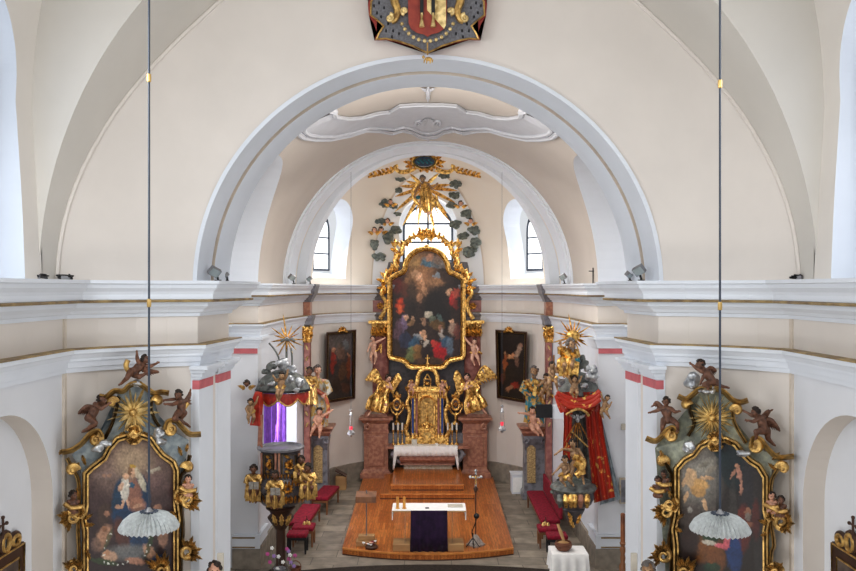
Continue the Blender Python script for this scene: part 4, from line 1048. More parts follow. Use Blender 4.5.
# body behind: dark panel, pilasters, entablature
hb('retable_panel', 386, 469, 262, 450, 29.0, .12, 'marble_black', b=.01)
for s in (-1, 1):
    x0, x1 = (371, 389.5) if s < 0 else (463.5, 482)
    xo0, xo1 = (367, 392) if s < 0 else (461, 487)
    mb = MB()
    a = P(x0, 418, 28.75); b = P(x1, 336, 28.75); cx = (a.x + b.x) / 2; r = (b.x - a.x) / 2 * .95
    mb.lathe((cx, 28.85, 0), [(r * 1.15, a.z), (r * 1.15, a.z + .1), (r * 1.0, a.z + .16), (r, a.z + .3), (r * .93, b.z - .03), (r * .98, b.z)], 24, sy=.6)
    mb.build('column', 'marble_pink', alt)
    # capital: abacus, leaves and small volutes
    cap = MB(); cap.lathe((cx, 28.85, 0), [(r * .95, b.z), (r * 1.0, b.z + .03), (r * .92, b.z + .10), (r * 1.05, b.z + .38), (r * 1.2, b.z + .44)], 24, sy=.6)
    cap.box((cx - r * 1.25, 28.42, b.z + .44), (cx + r * 1.25, 29.0, b.z + .53)); co_ = cap.build('capital', 'gold', alt, angle=30)
    fp = FP(28.55)
    xm = (x0 + x1) / 2
    for k in range(5): 
        mb = MB(); leaf(mb, fp, (xm - 7.2 + k * 3.6, 337), (xm - 8 + k * 4, 327), 2.0, .03, .10); mb.build('acanthus_leaf', 'gold', co_)
    for q in (-1, 1):
        mb = MB(); ptube(mb, fp, spiral((xm + q * 6.5, 325), 2.6, pi / 2, q * 1.2), (.05, .02), .08); mb.build('volute', 'gold', co_)
    # entablature block over the capital
    zt = 6.555
    prof = [(.0, 5.33), (.03, 5.36), (.05, 5.46), (.10, 5.50), (.14, 5.57), (.14, 5.62), (.0, 5.63), (.0, 6.03), (.06, 6.08), (.14, 6.16), (.20, 6.25), (.24, 6.28), (.27, 6.36), (.34, 6.45), (.37, 6.51), (.37, 6.56), (0, 6.57)]
    mb = MB()
    def rg(d, z): return [Vector((cx - r * .95 - d * .6, 28.8 - d, z)), Vector((cx + r * .95 + d * .6, 28.8 - d, z)), Vector((cx + r * .95 + d * .6, 29.3, z)), Vector((cx - r * .95 - d * .6, 29.3, z))]
    rs = [rg(*q) for q in prof]
    mb.rings(rs); eb = mb.build('entablature', 'marble_grey', alt, smooth=False)
    mb = MB(); mb.box((cx - r * .97, 28.78, 5.63), (cx + r * .97, 28.81, 6.03)); f_ = mb.build('frieze', 'marble_pink', alt, smooth=False)
    mb = MB(); fan(mb, FP(28.75), (xm, 306), .5, 4, 0, 2 * pi * 7 / 8, 8, w=1.0, off=.02, lift=.03); mb.build('rosette', 'gold', f_)
# painting and its frame
C0 = 426.5
fr_l = [(389.6, 354.8), (389.6, 279), (393, 276.5), (398, 273.8), (402.5, 272.2), (404.7, 269)]
arc = [(C0 + 21.8 * cos(pi - pi * i / 20), 269.4 - 21.2 * sin(pi * i / 20)) for i in range(0, 21)]
bot = [(C0 + 37, 354.8), (C0 + 35.5, 357.6), (C0 + 32.5, 358.4), (C0 + 24, 360.3), (C0 + 20.5, 362.5), (C0 + 18, 366), (C0 + 14.5, 367.3), (C0 - 14.5, 367.3), (C0 - 18, 366), (C0 - 20.5, 362.5), (C0 - 24, 360.3), (C0 - 32.5, 358.4), (C0 - 35.5, 357.6)]
outline = fr_l + arc[1:-1] + [(2 * C0 - x, y) for x, y in fr_l[::-1]] + bot[1:]
pf = FP(28.5)
mb = MB(); mould(mb, pf, outline, [(-2.9, -.1), (-2.9, .10), (-2.2, .16), (-1.4, .14), (-.9, .18), (.8, .20), (1.2, .15), (2.0, .15), (2.5, .10), (2.5, -.1)], closed=True)
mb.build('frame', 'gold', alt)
mb = MB(); mb.prism(outline, lambda u, v, w: pf(u, v, w), -.25, -.02); mb.build('backboard', 'marble_black', alt, smooth=False)
def bm_(x, y):
    k = max(0, 1 - ((x - 418) / 26) ** 2 - ((y - 272) / 34) ** 2); t = min(1, max(0, (y - 300) / 60))
    return (52 + 120 * k + 4 * t, 38 + 86 * k, 34 + 48 * k)
SK = (222, 176, 140)
ms = [(434, 262, 11, 5, 15, (120, 140, 150), .8), (430, 258, 4, 5, 0, (190, 140, 110), .9), (438, 260, 4, 6, 10, (150, 120, 100), .8), (444, 264, 5, 5, 0, (140, 130, 125), .8), (426, 264, 6, 3, 20, (70, 110, 130), .9), (412, 262, 8, 7, 0, (196, 158, 100), .7, .8), (405, 270, 4, 7, 0, (120, 90, 70), .7), (415, 274, 4, 4, 0, (215, 170, 130), .8), (422, 282, 7, 10, 10, (168, 120, 86), .8, .6), (419, 277, 2.5, 5, 20, SK, .9), (424, 288, 2, 9, -15, (200, 150, 112), .9), (420, 297, 3, 5, 20, (190, 140, 105), .8),
      (400, 277, 5, 6, 20, (70, 40, 36), .9), (397, 286, 6, 8, 0, (118, 34, 26), .8, .6), (405, 290, 4, 8, 0, (96, 40, 28), .7), (436, 282, 8, 5, 0, (176, 130, 92), .8, .6), (437, 275, 3, 4, 0, (150, 165, 175), .8), (447, 278, 7, 5, 20, (70, 50, 42), .8),
      (400, 305, 4, 7, 0, (222, 74, 36), .95, .6), (400, 309, 3, 4, 0, (240, 110, 60), .9, .6), (452, 300, 3.5, 6, 0, (190, 40, 40), .95), (456, 293, 4, 5, 10, (200, 90, 70), .8), (449, 292, 2, 4, 20, SK, .9), (455, 304, 3, 6, -15, (150, 50, 45), .8), (434, 306, 11, 18, 0, (22, 18, 20), .9, .6), (443, 318, 8, 12, 0, (24, 20, 22), .9, .5), (412, 300, 5, 22, 0, (40, 32, 28), .7, .6),
      (403, 324, 4, 9, 15, (130, 110, 140), .95), (406, 318, 2.5, 2.5, 0, SK, .9), (398, 330, 4, 10, 5, (110, 80, 96), .8), (411, 324, 4, 3, -30, (170, 130, 90), .8), (413, 319, 2, 2.4, 0, SK, .9), (405, 340, 6, 8, 0, (50, 60, 90), .8), (428, 315, 4, 3, -20, (205, 195, 175), .9), (432, 319, 3, 3, 0, (120, 130, 110), .8), (424, 322, 3, 4, 0, (180, 140, 110), .8), (437, 325, 8, 5, 10, (120, 90, 50), .8), (440, 318, 3, 4, 0, (95, 120, 115), .7),
      (423, 333, 3, 3, 0, SK, 1), (418, 337, 5, 3, 20, (200, 195, 190), .95), (414, 344, 5, 10, 20, (56, 92, 118), .95), (411, 355, 5, 8, 10, (120, 130, 80), .9), (418, 352, 5, 8, 0, (150, 110, 60), .9), (426, 343, 3, 4, 0, (225, 215, 200), .95), (425, 338, 2.5, 3, 0, SK, 1),
      (440, 351, 7, 9, -15, (196, 26, 36), 1, .3), (434, 344, 3, 3.5, 0, (220, 70, 60), .95), (445, 342, 5, 6, 10, (60, 92, 120), .95), (441, 333, 3, 5, 0, (200, 190, 180), .8), (440, 328, 2.4, 3, 0, (160, 115, 90), 1), (450, 346, 4, 9, 0, (110, 130, 150), .8), (453, 328, 4, 7, 5, (190, 160, 140), .85), (452, 322, 2, 2.5, 0, SK, .95), (457, 332, 3, 9, 0, (130, 70, 60), .8), (457, 350, 4, 10, 0, (60, 40, 40), .8),
      (430, 361, 14, 4, 0, (90, 64, 46), .8), (426, 353, 5, 6, 0, (48, 30, 30), .9), (396, 352, 5, 8, 0, (60, 40, 34), .8)]
painting('painting', pf, outline, .02, bm_, ms, alt, .55, seed=2)
# gilded carving round the frame
def mirror(L): return [((2 * C0 - a[0], a[1]), (2 * C0 - b[0], b[1]), w, *(-q for q in r)) for a, b, w, *r in L]
LV = [((386, 292), (381.5, 284), 2.2), ((386, 288), (377, 288), 1.9), ((386, 285), (379, 279), 2.0), ((387, 284), (385, 274), 2.0), ((387, 292), (379, 294), 1.8),
      ((388, 279), (380, 272), 2.0), ((388, 277), (386, 268), 1.9), ((390, 275), (391, 266), 1.8), ((384, 281), (376, 279), 1.6), ((386, 300), (381, 296), 1.7),
      ((395, 272), (391, 263), 2.0), ((397, 271), (397, 260), 2.0), ((398, 268), (393, 257), 1.8), ((399, 264), (394, 252), 2.0), ((400, 259), (395, 247), 1.9), ((399, 254), (404, 244), 1.8), ((397, 252), (390, 248), 1.7), ((396, 248), (391, 241), 1.7), ((395, 247), (395, 238), 1.6),
      ((404, 250), (401, 241), 1.7), ((407, 247), (408, 238), 1.8), ((405, 245), (400, 240), 1.5), ((411, 243), (409, 234), 1.7), ((415, 240), (413, 231), 1.7), ((418, 238), (420, 229), 1.8), ((421, 235), (419, 226), 1.6)]
leaves(pf, alt, LV, 'gold', .06, .07); leaves(pf, alt, mirror(LV), 'gold', .06, .07)
for k in (1, -1):
    mx = lambda L: [(x if k > 0 else 2 * C0 - x, y) for x, y in L]
    for L in ([(380, 319), (384, 312), (386, 304), (384, 298), (381, 294), (382, 290), (386, 290)], [(398, 268), (395, 262), (398, 256), (402, 254), (401, 249)], [(402, 250), (405, 243), (411, 238), (418, 236), (422, 240)], [(387, 283), (385, 277), (388, 271), (394, 270)], [(394, 246), (398, 243), (401, 247)]):
        mb = MB(); ptube(mb, pf, smooth_path(mx(L), 4), (.075, .04), .10); mb.build('scroll', 'gold', alt)
mb = MB(); fan(mb, pf, (C0, 238), 1, 11, pi * .12, pi * .88, 7, w=2.0, off=.08, lift=.08); ptube(mb, pf, [(C0 - 6, 240), (C0, 236), (C0 + 6, 240)], .07, .12); mb.ball(pf(C0, 247.5, .22), .10)
mb.build('crest_shell', 'gold', alt)
# tabernacle
tab = empty('tabernacle', tuple(P(427.5, 443, 28.35)), 'tall gilded tabernacle with niche and open scroll crown on the high altar', 'tabernacle')
tf = FP(28.3); zt = lambda y: tf(0, y).z
def tb(name, x0, x1, y0, y1, d0, d1, m, b=.008, par=tab):
    a = tf(x0, y1, 0); c = tf(x1, y0, 0)
    mb = MB(); mb.box((a.x, 28.3 - d1, a.z), (c.x, 28.3 - d0, c.z)); return bev(mb.build(name, m, par, smooth=False), b)
tb('base', 405.5, 449, 437, 446.5, -.25, .12, 'gold'); tb('core', 411, 444, 391, 437, -.25, -.02, 'gold'); tb('entablature', 409, 446, 388.5, 392, -.25, .12, 'gold', .02); tb('cornice', 411, 444, 386.5, 388.8, -.25, .08, 'gold')
for x, m in ((412.8, 'blue'), (442.3, 'blue'), (416.6, 'marble_pink'), (438.6, 'marble_pink')):
    mb = MB(); c = tf(x, 0, .04)
    mb.lathe((c.x, c.y, 0), [(.055, zt(436)), (.055, zt(434)), (.04, zt(433)), (.038, zt(397)), (.055, zt(396)), (.045, zt(394)), (.06, zt(391.8))], 10); mb.build('colonnette', m, tab)
    mb = MB(); mb.lathe((c.x, c.y, 0), [(.042, zt(398)), (.06, zt(396)), (.05, zt(394)), (.075, zt(391.6))], 10); mb.lathe((c.x, c.y, 0), [(.07, zt(437)), (.06, zt(434.5)), (.042, zt(433))], 10); mb.build('colonnette_capital', 'gold', tab)
# niche with small figure, door below
mb = MB(); mould(mb, tf, [(419.5, 428), (419.5, 404)] + [(427 + 7.5 * cos(pi - pi * i / 10), 404 - 7.5 * sin(pi * i / 10)) for i in range(1, 10)] + [(434.5, 404), (434.5, 428)], [(-1, 0), (-1, .05), (.8, .07), (1.2, .03), (1.2, -.05)]); mb.build('niche_frame', 'gold', tab)
mb = MB(); mb.prism([(420, 428), (420, 404)] + [(427 + 7 * cos(pi - pi * i / 10), 404 - 7 * sin(pi * i / 10)) for i in range(1, 10)] + [(434, 404), (434, 428)], lambda u, v, w: tf(u, v, w), -.02, -.01); mb.build('niche', 'gold_old', tab, smooth=False)
mb = MB(); c = tf(427, 0, .06); mb.lathe((c.x, c.y, 0), [(.10, zt(427)), (.09, zt(425)), (.03, zt(423)), (.025, zt(419)), (.05, zt(417)), (.02, zt(414)), (.012, zt(400))], 10); mb.tube([tf(424.5, 404, .06), tf(429.5, 404, .06)], .012); 
for i in range(5): mb.ball(tf(422.5 + 2.2 * i, 425 - (2 - abs(i - 2)) * .8, .07), .05)
mb.build('monstrance_relief', 'gold', tab)
tb('door', 419, 435, 428.5, 441, -.02, .08, 'gold', .01)
mb = MB(); fan(mb, tf, (427, 436), .6, 5, 0, 2 * pi * 11 / 12, 12, w=.9, off=.09, lift=.03); mb.build('door_relief', 'gold_pale', tab)
for k in (1, -1):
    mx = lambda L: [(x if k > 0 else 855 - x, y) for x, y in L]
    mb = MB(); ptube(mb, tf, smooth_path(mx([(413, 388), (417, 383), (418, 376), (421, 370.5), (427.5, 368.5)]), 4), (.07, .05), .05, 8, 1.3); mb.build('crown_scroll', 'gold', tab)
    mb = MB(); ptube(mb, tf, smooth_path(mx([(409, 437), (405.5, 430), (408, 422), (409.5, 412), (407, 403), (409.5, 396), (408, 388), (410, 383)]), 4), (.07, .04), .02, 8, 1.2); mb.ball(tf(*mx([(410, 382)])[0], .05), .07); mb.build('side_scroll', 'gold', tab)
    leaves(tf, tab, [(mx([a])[0], mx([b])[0], w) for a, b, w in [((408, 430), (404, 424), 1.6), ((408, 410), (404.5, 405), 1.5), ((409, 392), (405, 386), 1.6), ((410, 386), (413, 380), 1.5), ((408, 400), (412, 396), 1.4)]], 'gold', .04, .05)
mb = MB(); c = tf(427.5, 0, .02); mb.lathe((c.x, c.y, 0), [(.08, zt(369)), (.05, zt(366)), (.07, zt(364)), (.03, zt(362)), (.02, zt(354.5))], 10); mb.tube([tf(425.2, 358.2, .02), tf(429.8, 358.2, .02)], .02); mb.build('finial_cross', 'gold', tab)
mb = MB()
for x in (424.3, 430.7): ptube(mb, tf, [(x, 387), (x, 379), (427.5, 374)], .022, .02)
mb.tube([tf(424.3, 379, .02), tf(430.7, 379, .02)], .02); mb.ball(tf(427.5, 383.5, .02), (.08, .05, .06)); mb.ball(tf(425.9, 381.8, .04), .035); mb.build('lamb_shrine', 'gold', tab)
for x in (411.5, 442.5):
    cherub(tf, dict(head=(x, 381.5, .14), sl=(x - 1.6, 384, .12), sr=(x + 1.6, 384, .12), el=(x - 3, 386, .14), wl=(x - 1.5, 387.5, .18), er=(x + 3, 386, .14), wr=(x + 3.5, 383.5, .16), hl=(x - 1, 389, .12), hr=(x + 1, 389, .12), kl=(x - 2.4, 391, .2), al=(x - 2, 394.5, .16), kr=(x + 2, 391.5, .2), ar=(x + 1, 395, .16)), .055,
           'rosy little cherub on the %s shoulder of the tabernacle' % ('left' if x < 427 else 'right'), mats=('skin', 'gold'))
# reliquaries on either side
for x, sd in ((396.9, 'left'), (455.7, 'right')):
    o = empty('reliquary', tuple(P(x, 424, 28.4)), 'small gilded openwork reliquary with a dark oval on the %s of the tabernacle' % sd, 'reliquary'); rp = FP(28.35)
    mb = MB(); ptube(mb, rp, [(x + 3.8 * cos(2 * pi * i / 20), 404.5 - 5.4 * sin(2 * pi * i / 20)) for i in range(21)], .045, .02); mb.build('oval_frame', 'gold', o)
    mb = MB(); mb.prism([(x + 3.6 * cos(2 * pi * i / 20), 404.5 - 5.2 * sin(2 * pi * i / 20)) for i in range(20)], lambda u, v, w: rp(u, v, w), 0, .01); mb.build('oval_panel', 'marble_black', o, smooth=False)
    mb = MB(); fan(mb, rp, (x, 404.5), .3, 2.8, 0, 2 * pi * 7 / 8, 8, w=.5, off=.02, lift=.02); mb.build('relic_rosette', 'gold', o)
    mb = MB(); c = rp(x, 0, 0); mb.lathe((c.x, c.y, 0), [(.16, rp(x, 424).z), (.12, rp(x, 422.5).z), (.035, rp(x, 420).z), (.05, rp(x, 417).z), (.025, rp(x, 412).z)], 10); mb.build('foot', 'gold', o)
    leaves(rp, o, [((x, 398.5), (x, 391), 2), ((x - 1, 399), (x - 4, 394), 1.6), ((x + 1, 399), (x + 4, 394), 1.6), ((x - 3, 408), (x - 6.5, 403), 1.5), ((x + 3, 408), (x + 6.5, 403), 1.5)], 'gold', .02, .03)
    for q in (-1, 1):
        mb = MB(); ptube(mb, rp, smooth_path([(x, 415), (x + q * 3.5, 413), (x + q * 6, 409), (x + q * 7, 405), (x + q * 5.5, 402)], 4), (.04, .02), .02); mb.build('scroll', 'gold', o)
# candles
def candlestick(x, ytop, ymid, ybot, Y, i, label, group):
    o = empty('candlestick', tuple(P(x, ybot, Y)), label, 'candlestick', group)
    c = P(x, ybot, Y); z0 = c.z; zm = P(x, ymid, Y).z; z1 = P(x, ytop, Y).z; h = zm - z0
    mb = MB(); mb.lathe((c.x, Y, z0), [(.07, 0), (.07, .02), (.03, .06), (.018, .10), (.03, h * .35), (.016, h * .42), (.016, h * .7), (.03, h * .76), (.016, h * .82), (.045, h * .97), (.045, h)], 10); mb.build('stick', 'gold', o)
    mb = MB(); mb.lathe((c.x, Y, zm), [(.03, 0), (.03, z1 - zm), (.01, z1 - zm + .01)], 10); mb.build('candle', 'wax', o)
    mb = MB(); mb.tube([(c.x, Y, z1), (c.x, Y, z1 + .02)], .004, 5); mb.build('wick', 'black', o)
nm = ['outermost', 'middle', 'innermost']
for i, x in enumerate((393.3, 398.0, 402.2)): candlestick(x, 423, 430, 444.6, 28.05, i, nm[i] + ' of the three white altar candles left of the tabernacle', 'altar candles')
for i, x in enumerate((447.8, 452.2, 456.7)): candlestick(x, 423, 430, 444.6, 28.05, i, nm[2 - i] + ' of the three white altar candles right of the tabernacle', 'altar candles')
a = P(414.3, 445.5, 27.95)
mb = MB(); mb.box((-.09, -.01, 0), (.09, .01, .20), Matrix.Translation(a) @ Matrix.Rotation(-.25, 4, 'X')); o = mb.build('prayer_card', 'paper', None, smooth=False); tag(o, 'cream prayer card leaning before the tabernacle base', 'card')
a = P(436.5, 445.6, 27.95)
mb = MB(); mb.box((a.x - .05, a.y - .04, a.z), (a.x + .05, a.y + .04, a.z + .08)); o = bev(mb.build('altar_box', 'wax', None, smooth=False), .01); tag(o, 'tiny white box standing on the altar cloth right of the tabernacle door', 'box')
# angels
def angel(s, J, sk, wg, label, yaw):
    ap = FP(28.25)
    t = empty('gilded_angel', tuple(ap(*J['hl'][:2])), label, 'statue')
    figure('gilded_angel', ap, J, .105, ('skin_pale', 'hair_dark'), t, adult=True, yaw=yaw, pitch=.25, seed=11 if s < 0 else 12)
    q = lambda v: ap(v[0], v[1], v[2])
    mb = MB(); robe(mb, [q(v) for v in sk['torso']], sk['tr'], 7, .14, seed=1); mb.build('tunic', 'gold', t)
    mb = MB(); robe(mb, [q(v) for v in sk['skirt']], sk['sr'], 8, .2, seed=2, flat=.8); mb.build('skirt', 'gold', t)
    mb = MB(); robe(mb, [q(v) for v in sk['sleeve']], [.09, .12, .10], 5, .2, n=24); mb.build('sleeve', 'gold', t)
    for w_ in wg:
        mb = MB(); wing(mb, ap, *w_[:4], off=w_[4], n=9, w=2.3); mb.build('wing', 'gold', t)
    # little marble plinth
    x0, x1 = (363, 388) if s < 0 else (466, 489)
    p_ = empty('angel_plinth', tuple(ap((x0 + x1) / 2, 417.5)), 'sloping red marble plinth with pale inlay under the %s gilded angel' % ('left' if s < 0 else 'right'), 'plinth')
    mb = MB(); xm = (x0 + x1) / 2
    mb.prism([(x0, 417.3), (x0 + 2, 413), (xm - 5, 405.5), (xm + 6, 405.5), (x1 - 2, 413), (x1, 417.3)], lambda u, v, w: ap(u, v, w), -.35, .12); bev(mb.build('plinth_block', 'marble_red', p_, smooth=False), .01)
    mb = MB(); mb.prism([(xm - 7, 414), (xm - 4, 407), (xm + 5, 407), (xm + 6, 414)], lambda u, v, w: ap(u, v, w), .12, .135); mb.build('inlay', 'marble_light', p_, smooth=False)
angel(-1, dict(head=(388.5, 377.8, .26), sl=(382.5, 383, .18), sr=(389.5, 383.5, .18), el=(379.5, 390, .24), wl=(386.5, 388, .36), er=(392, 389, .24), wr=(388, 386.5, .38), hl=(378, 398, .15), hr=(384, 398, .15), kl=(377, 404, .40), al=(370, 412.5, .28), fl=(368, 415.5, .36), kr=(386, 405, .36), ar=(383, 411, .1), fr=(380, 414, .1)),
      dict(torso=[(386, 381, .18), (384.5, 386, .17), (382, 392, .16), (380.5, 399, .16)], tr=[.10, .23, .21, .24], skirt=[(381, 394, .17), (379, 400, .2), (377.5, 406, .22), (376.5, 411, .22)], sr=[.2, .32, .33, .30], sleeve=[(383, 383.5, .2), (380.5, 388, .24), (381, 391, .28)]),
      [((383, 384), (375, 369), (367, 379), (378, 384), -.02), ((391, 384), (398, 374), (400.5, 379), (393, 395), -.04)], 'gilded winged angel kneeling on the left marble pedestal, head bowed right', .75)
angel(1, dict(head=(467, 376.8, .28), sl=(467, 383, .2), sr=(474.5, 382.5, .18), el=(464.5, 389.5, .28), wl=(470, 387, .36), er=(477, 389, .24), wr=(470, 386.5, .38), hl=(470, 398, .15), hr=(476.5, 398, .15), kl=(469, 404, .40), al=(466, 411, .15), fl=(466, 414, .15), kr=(480, 405, .36), ar=(484, 411, .28), fr=(486.5, 413, .34)),
      dict(torso=[(470.5, 381, .18), (471.5, 386, .17), (472.5, 392, .16), (473.5, 399, .16)], tr=[.10, .23, .21, .24], skirt=[(473, 394, .17), (474, 400, .2), (475.5, 406, .22), (477, 410, .22)], sr=[.2, .31, .34, .32], sleeve=[(474, 383.5, .2), (476.5, 388, .24), (474, 390, .28)]),
      [((474, 383), (484, 366), (496.5, 377), (478, 386), -.02), ((465, 385), (457, 371), (455, 378), (457, 397), -.04)], 'gilded winged angel kneeling on the right marble pedestal, wing spread outwards', -.6)
# cherubs on the columns
cp = FP(28.5)
cherub(cp, dict(head=(372.5, 338.5, .22), sl=(371.5, 343, .16), sr=(376, 342.5, .16), el=(369.5, 346, .2), wl=(368, 350, .26), er=(380, 340.5, .16), wr=(384, 338.5, .16), hl=(372, 352, .14), hr=(375, 351.5, .14), kl=(370.5, 357, .24), al=(372, 362, .16), kr=(376, 357, .26), ar=(374.5, 363, .2)), .085, 'naked pale cherub clinging to the left marble column under its capital', mats=('skin_pale', 'hair_dark'), drape=[([(373, 352), (378, 350), (381, 344), (381, 353)], .035)], gold='gold', seed=21)
cherub(cp, dict(head=(474.5, 341.5, .22), sl=(471, 345, .16), sr=(475.5, 345.5, .16), el=(467.5, 341.5, .16), wl=(464.5, 337, .16), er=(478, 349, .2), wr=(477, 353, .26), hl=(472.5, 353.5, .14), hr=(476, 354, .14), kl=(472, 359.5, .24), al=(474.5, 364.5, .16), kr=(478, 358.5, .26), ar=(479.5, 364, .2)), .085, 'naked pale cherub raising an arm on the right marble column', mats=('skin_pale', 'hair_dark'), drape=[([(470, 352), (474, 354), (479, 352), (482, 354)], .035)], gold='gold', seed=22)
# ------------------------------------------------------------------ helpers for things on the apse vault
def on_dome(px, py, lift=.12):
    """where the bearing meets the apse vault, lifted off the plaster"""
    k = (px - CX) / F; m = (CY - py) / F; best = None
    for i in range(0, 400):
        Y = 25.7 + i * .01
        x = k * Y; z = HC + m * Y - ZS
        if z > 4.05: continue
        rr = AR * cos(math.asin(min(1, max(0, z / 4.1)))) ** .55
        if x * x + (Y - AC) ** 2 >= rr * rr: best = Y; break
    if best is None: best = 29.1
    return best - lift
# glory of clouds and rays over the altar
gpl = FP(27.7)
gl = empty('glory_of_rays', tuple(gpl(424, 190)), 'golden burst of rays round a seated gilded figure in front of the apse window', 'relief')
tips = [(410, 174), (406, 181), (400, 186), (395, 196.5), (395, 211.6), (402.5, 226), (418, 225), (435, 231), (450.4, 222), (447, 213.6), (455, 202.4), (457.5, 190.6), (450.6, 184.7), (438.5, 173.5), (399, 203), (452, 197)]
for i, t_ in enumerate(tips[:14]):
    mb = MB(); rays(mb, gpl, (424, 187), [(t_[0], t_[1], 0, 1)], 1.9, .0, .03, 4); mb.build('ray', 'gold', gl)
for t_ in ((415, 216), (429, 224), (441, 219)):
    mb = MB(); rays(mb, gpl, (424, 187), [(t_[0], t_[1], 0, 1)], .8, .0, .02, 4); mb.build('ray', 'gold_pale', gl)
gf = FP(27.4)
gt = empty('gilded_god_figure', tuple(gf(425, 205)), 'bearded gilded figure leaning out of the ray burst with blue grey clouds', 'statue')
figure('gilded_god_figure', gf, dict(head=(422.5, 178.5, .25), sl=(419.5, 185, .15), sr=(428, 184, .15), el=(416, 190, .25), wl=(414.5, 196, .3), er=(432, 189, .2), wr=(436, 185, .2), hl=(423, 199, .1), hr=(428, 199, .1), kl=(421.5, 205, .3), al=(424.5, 211, .15), kr=(430, 205, .3), ar=(430, 211, .15)), .10, ('skin_tan', 'hair_grey'), gt, adult=True, beard=True, pitch=.5, seed=31)
mb = MB(); robe(mb, [gf(424, 182, .15), gf(425, 189, .16), gf(426.5, 198, .15), gf(427, 205, .16), gf(428, 212, .15)], [.08, .15, .17, .2, .10], 5, .35, seed=3); mb.build('robe', 'gold', gt)
mb = MB(); ptube(mb, gf, smooth_path([(417, 184), (413, 192), (415, 200), (421, 206), (431, 207), (437, 203), (436, 195)], 4), (.07, .04), .2, 10); mb.build('mantle', 'gold', gt)
for c, w_, h_, m_ in (((417.5, 197.5), 4, 2.4, 'teal'), ((434.5, 203.5), 6, 2.2, 'blue_panel'), ((420, 204), 4, 2.2, 'skin_pale'), ((428, 212), 5, 2.6, 'skin_pale')):
    blob('cloud_drapery', cloud_balls(gf, c, w_, h_, .12, int(c[0])), m_, gt, .03, 1)
# clouds on the plaster
CL = [(399.8, 179.5, 6, 2.6, 'long grey green cloud high left of the ray burst'), (399, 190.4, 3.6, 2.8, 'small round cloud left of the rays under the long one'), (385.7, 204, 6.5, 4.5, 'large ragged cloud carrying a cherub head, upper left of the window'), (393.8, 206, 3.8, 3.2, 'small cloud touching the large ragged cloud on its right'),
      (398, 214, 4.2, 2.4, 'small flat cloud left of the window arch'), (381.5, 221.5, 6, 3.4, 'twin lobed cloud beside the second cherub head on the left'), (396, 230, 5, 5, 'broad cloud against the left jamb of the central window'), (388, 238, 4.6, 6, 'tall cloud between the left cherub pair and the gilded frame'),
      (374.6, 244.6, 4.2, 5, 'round dark cloud at the far left edge of the white plaster'), (379.4, 256.8, 7, 4.6, 'lowest cloud on the left, slanting to the gilded frame'),
      (444.5, 176, 5, 3.2, 'topmost cloud right of the gilded figure'), (456, 184.5, 5.6, 4, 'bluish cloud at the tip of the upper right rays'), (455, 195.7, 6, 4, 'grey green cloud on the right pierced by a long ray'), (451, 205, 4.8, 4, 'cloud under the pierced one right of the window arch'),
      (466.6, 213.5, 5.4, 4.4, 'cloud under the highest cherub head on the right'), (455, 224, 5, 4.6, 'pointed cloud at the right jamb of the central window'), (474, 230, 6, 4.6, 'cloud below the lower right cherub head'), (463.4, 236, 6, 4, 'oval pair of cloud lobes right of the gilded frame crest'),
      (475.5, 243, 5.6, 5, 'curled cloud near the lower right edge of the white plaster'), (469.7, 251.5, 6, 6, 'lowest and biggest cloud on the right side')]
for i, (x, y, w_, h_, lb) in enumerate(CL):
    Y = on_dome(x, y, .14)
    o = blob('painted_cloud', cloud_balls(FP(Y), (x, y), w_ * 1.3, h_ * 1.12, 0, i + 40, 11, .36), 'cloud', None, .02, 1)
    tag(o, lb, 'cloud')
def cherub_head(x, y, Y, label, hr=.085, w='gold', sk='skin'):
    p = FP(Y)
    t = empty('winged_cherub_head', tuple(p(x, y)), label, 'statue')
    mb = MB(); head_mesh(mb, p(x, y), hr, Matrix.Rotation(.2, 3, 'X')); h = mb.build('head', sk, t); remesh(h, hr * .15, 1)
    mb = MB(); curls(mb, p(x, y), hr, Matrix.Rotation(.2, 3, 'X'), 22, 0, int(x)); mb.build('hair', 'hair_dark', t)
    s_ = F / Y * hr
    for q in (-1, 1):
        mb = MB()
        for k in range(4): leaf(mb, p, (x + q * s_ * .5, y + s_ * 1.0), (x + q * s_ * (2.9 - .5 * k), y + s_ * (.7 + .45 * k)), s_ * .4, -.03 + .012 * k, .03, n=5)
        mb.build('wing', w, t)
for x, y, lb in ((390.5, 202, 'cherub head with gold wings on the large ragged cloud at upper left'), (387.5, 221, 'cherub head with gold wings beside the twin lobed cloud on the left'), (374.5, 230, 'outer cherub head of the low pair left of the window'), (381, 229.5, 'inner cherub head of the low pair left of the window'),
                 (460.8, 203.5, 'cherub head with gold wings highest on the right of the window'), (470.6, 221, 'cherub head with gold wings lower on the right of the window')):
    cherub_head(x, y, on_dome(x, y, .25), lb)
# cartouche and garlands on the crown of the apse
cpl = FP(26.6)
ct = empty('gilded_cartouche', tuple(cpl(424, 162)), 'gilded cartouche with dark blue oval field and leafy garlands at the apse crown', 'cartouche')
mb = MB(); mb.prism([(424.5 + 10 * cos(2 * pi * i / 28), 161.5 - 5.2 * sin(2 * pi * i / 28)) for i in range(28)], lambda u, v, w: cpl(u, v, w), -.05, .04); mb.build('oval_field', 'navy', ct, smooth=False)
mb = MB()
for i in range(11): mb.ball(cpl(417.5 + 1.4 * i, 161.5 + 1.6 * sin(i * 2.1), .06), .035, 7, 5)
mb.build('field_relief', 'teal', ct)
mb = MB(); mould(mb, cpl, [(424.5 + 11.5 * cos(2 * pi * i / 32), 161.8 - 7 * sin(2 * pi * i / 32)) for i in range(32)], [(-2, -.05), (-1.6, .10), (0, .14), (1.4, .08), (1.8, -.05)], closed=True); mb.build('oval_frame', 'gold', ct)
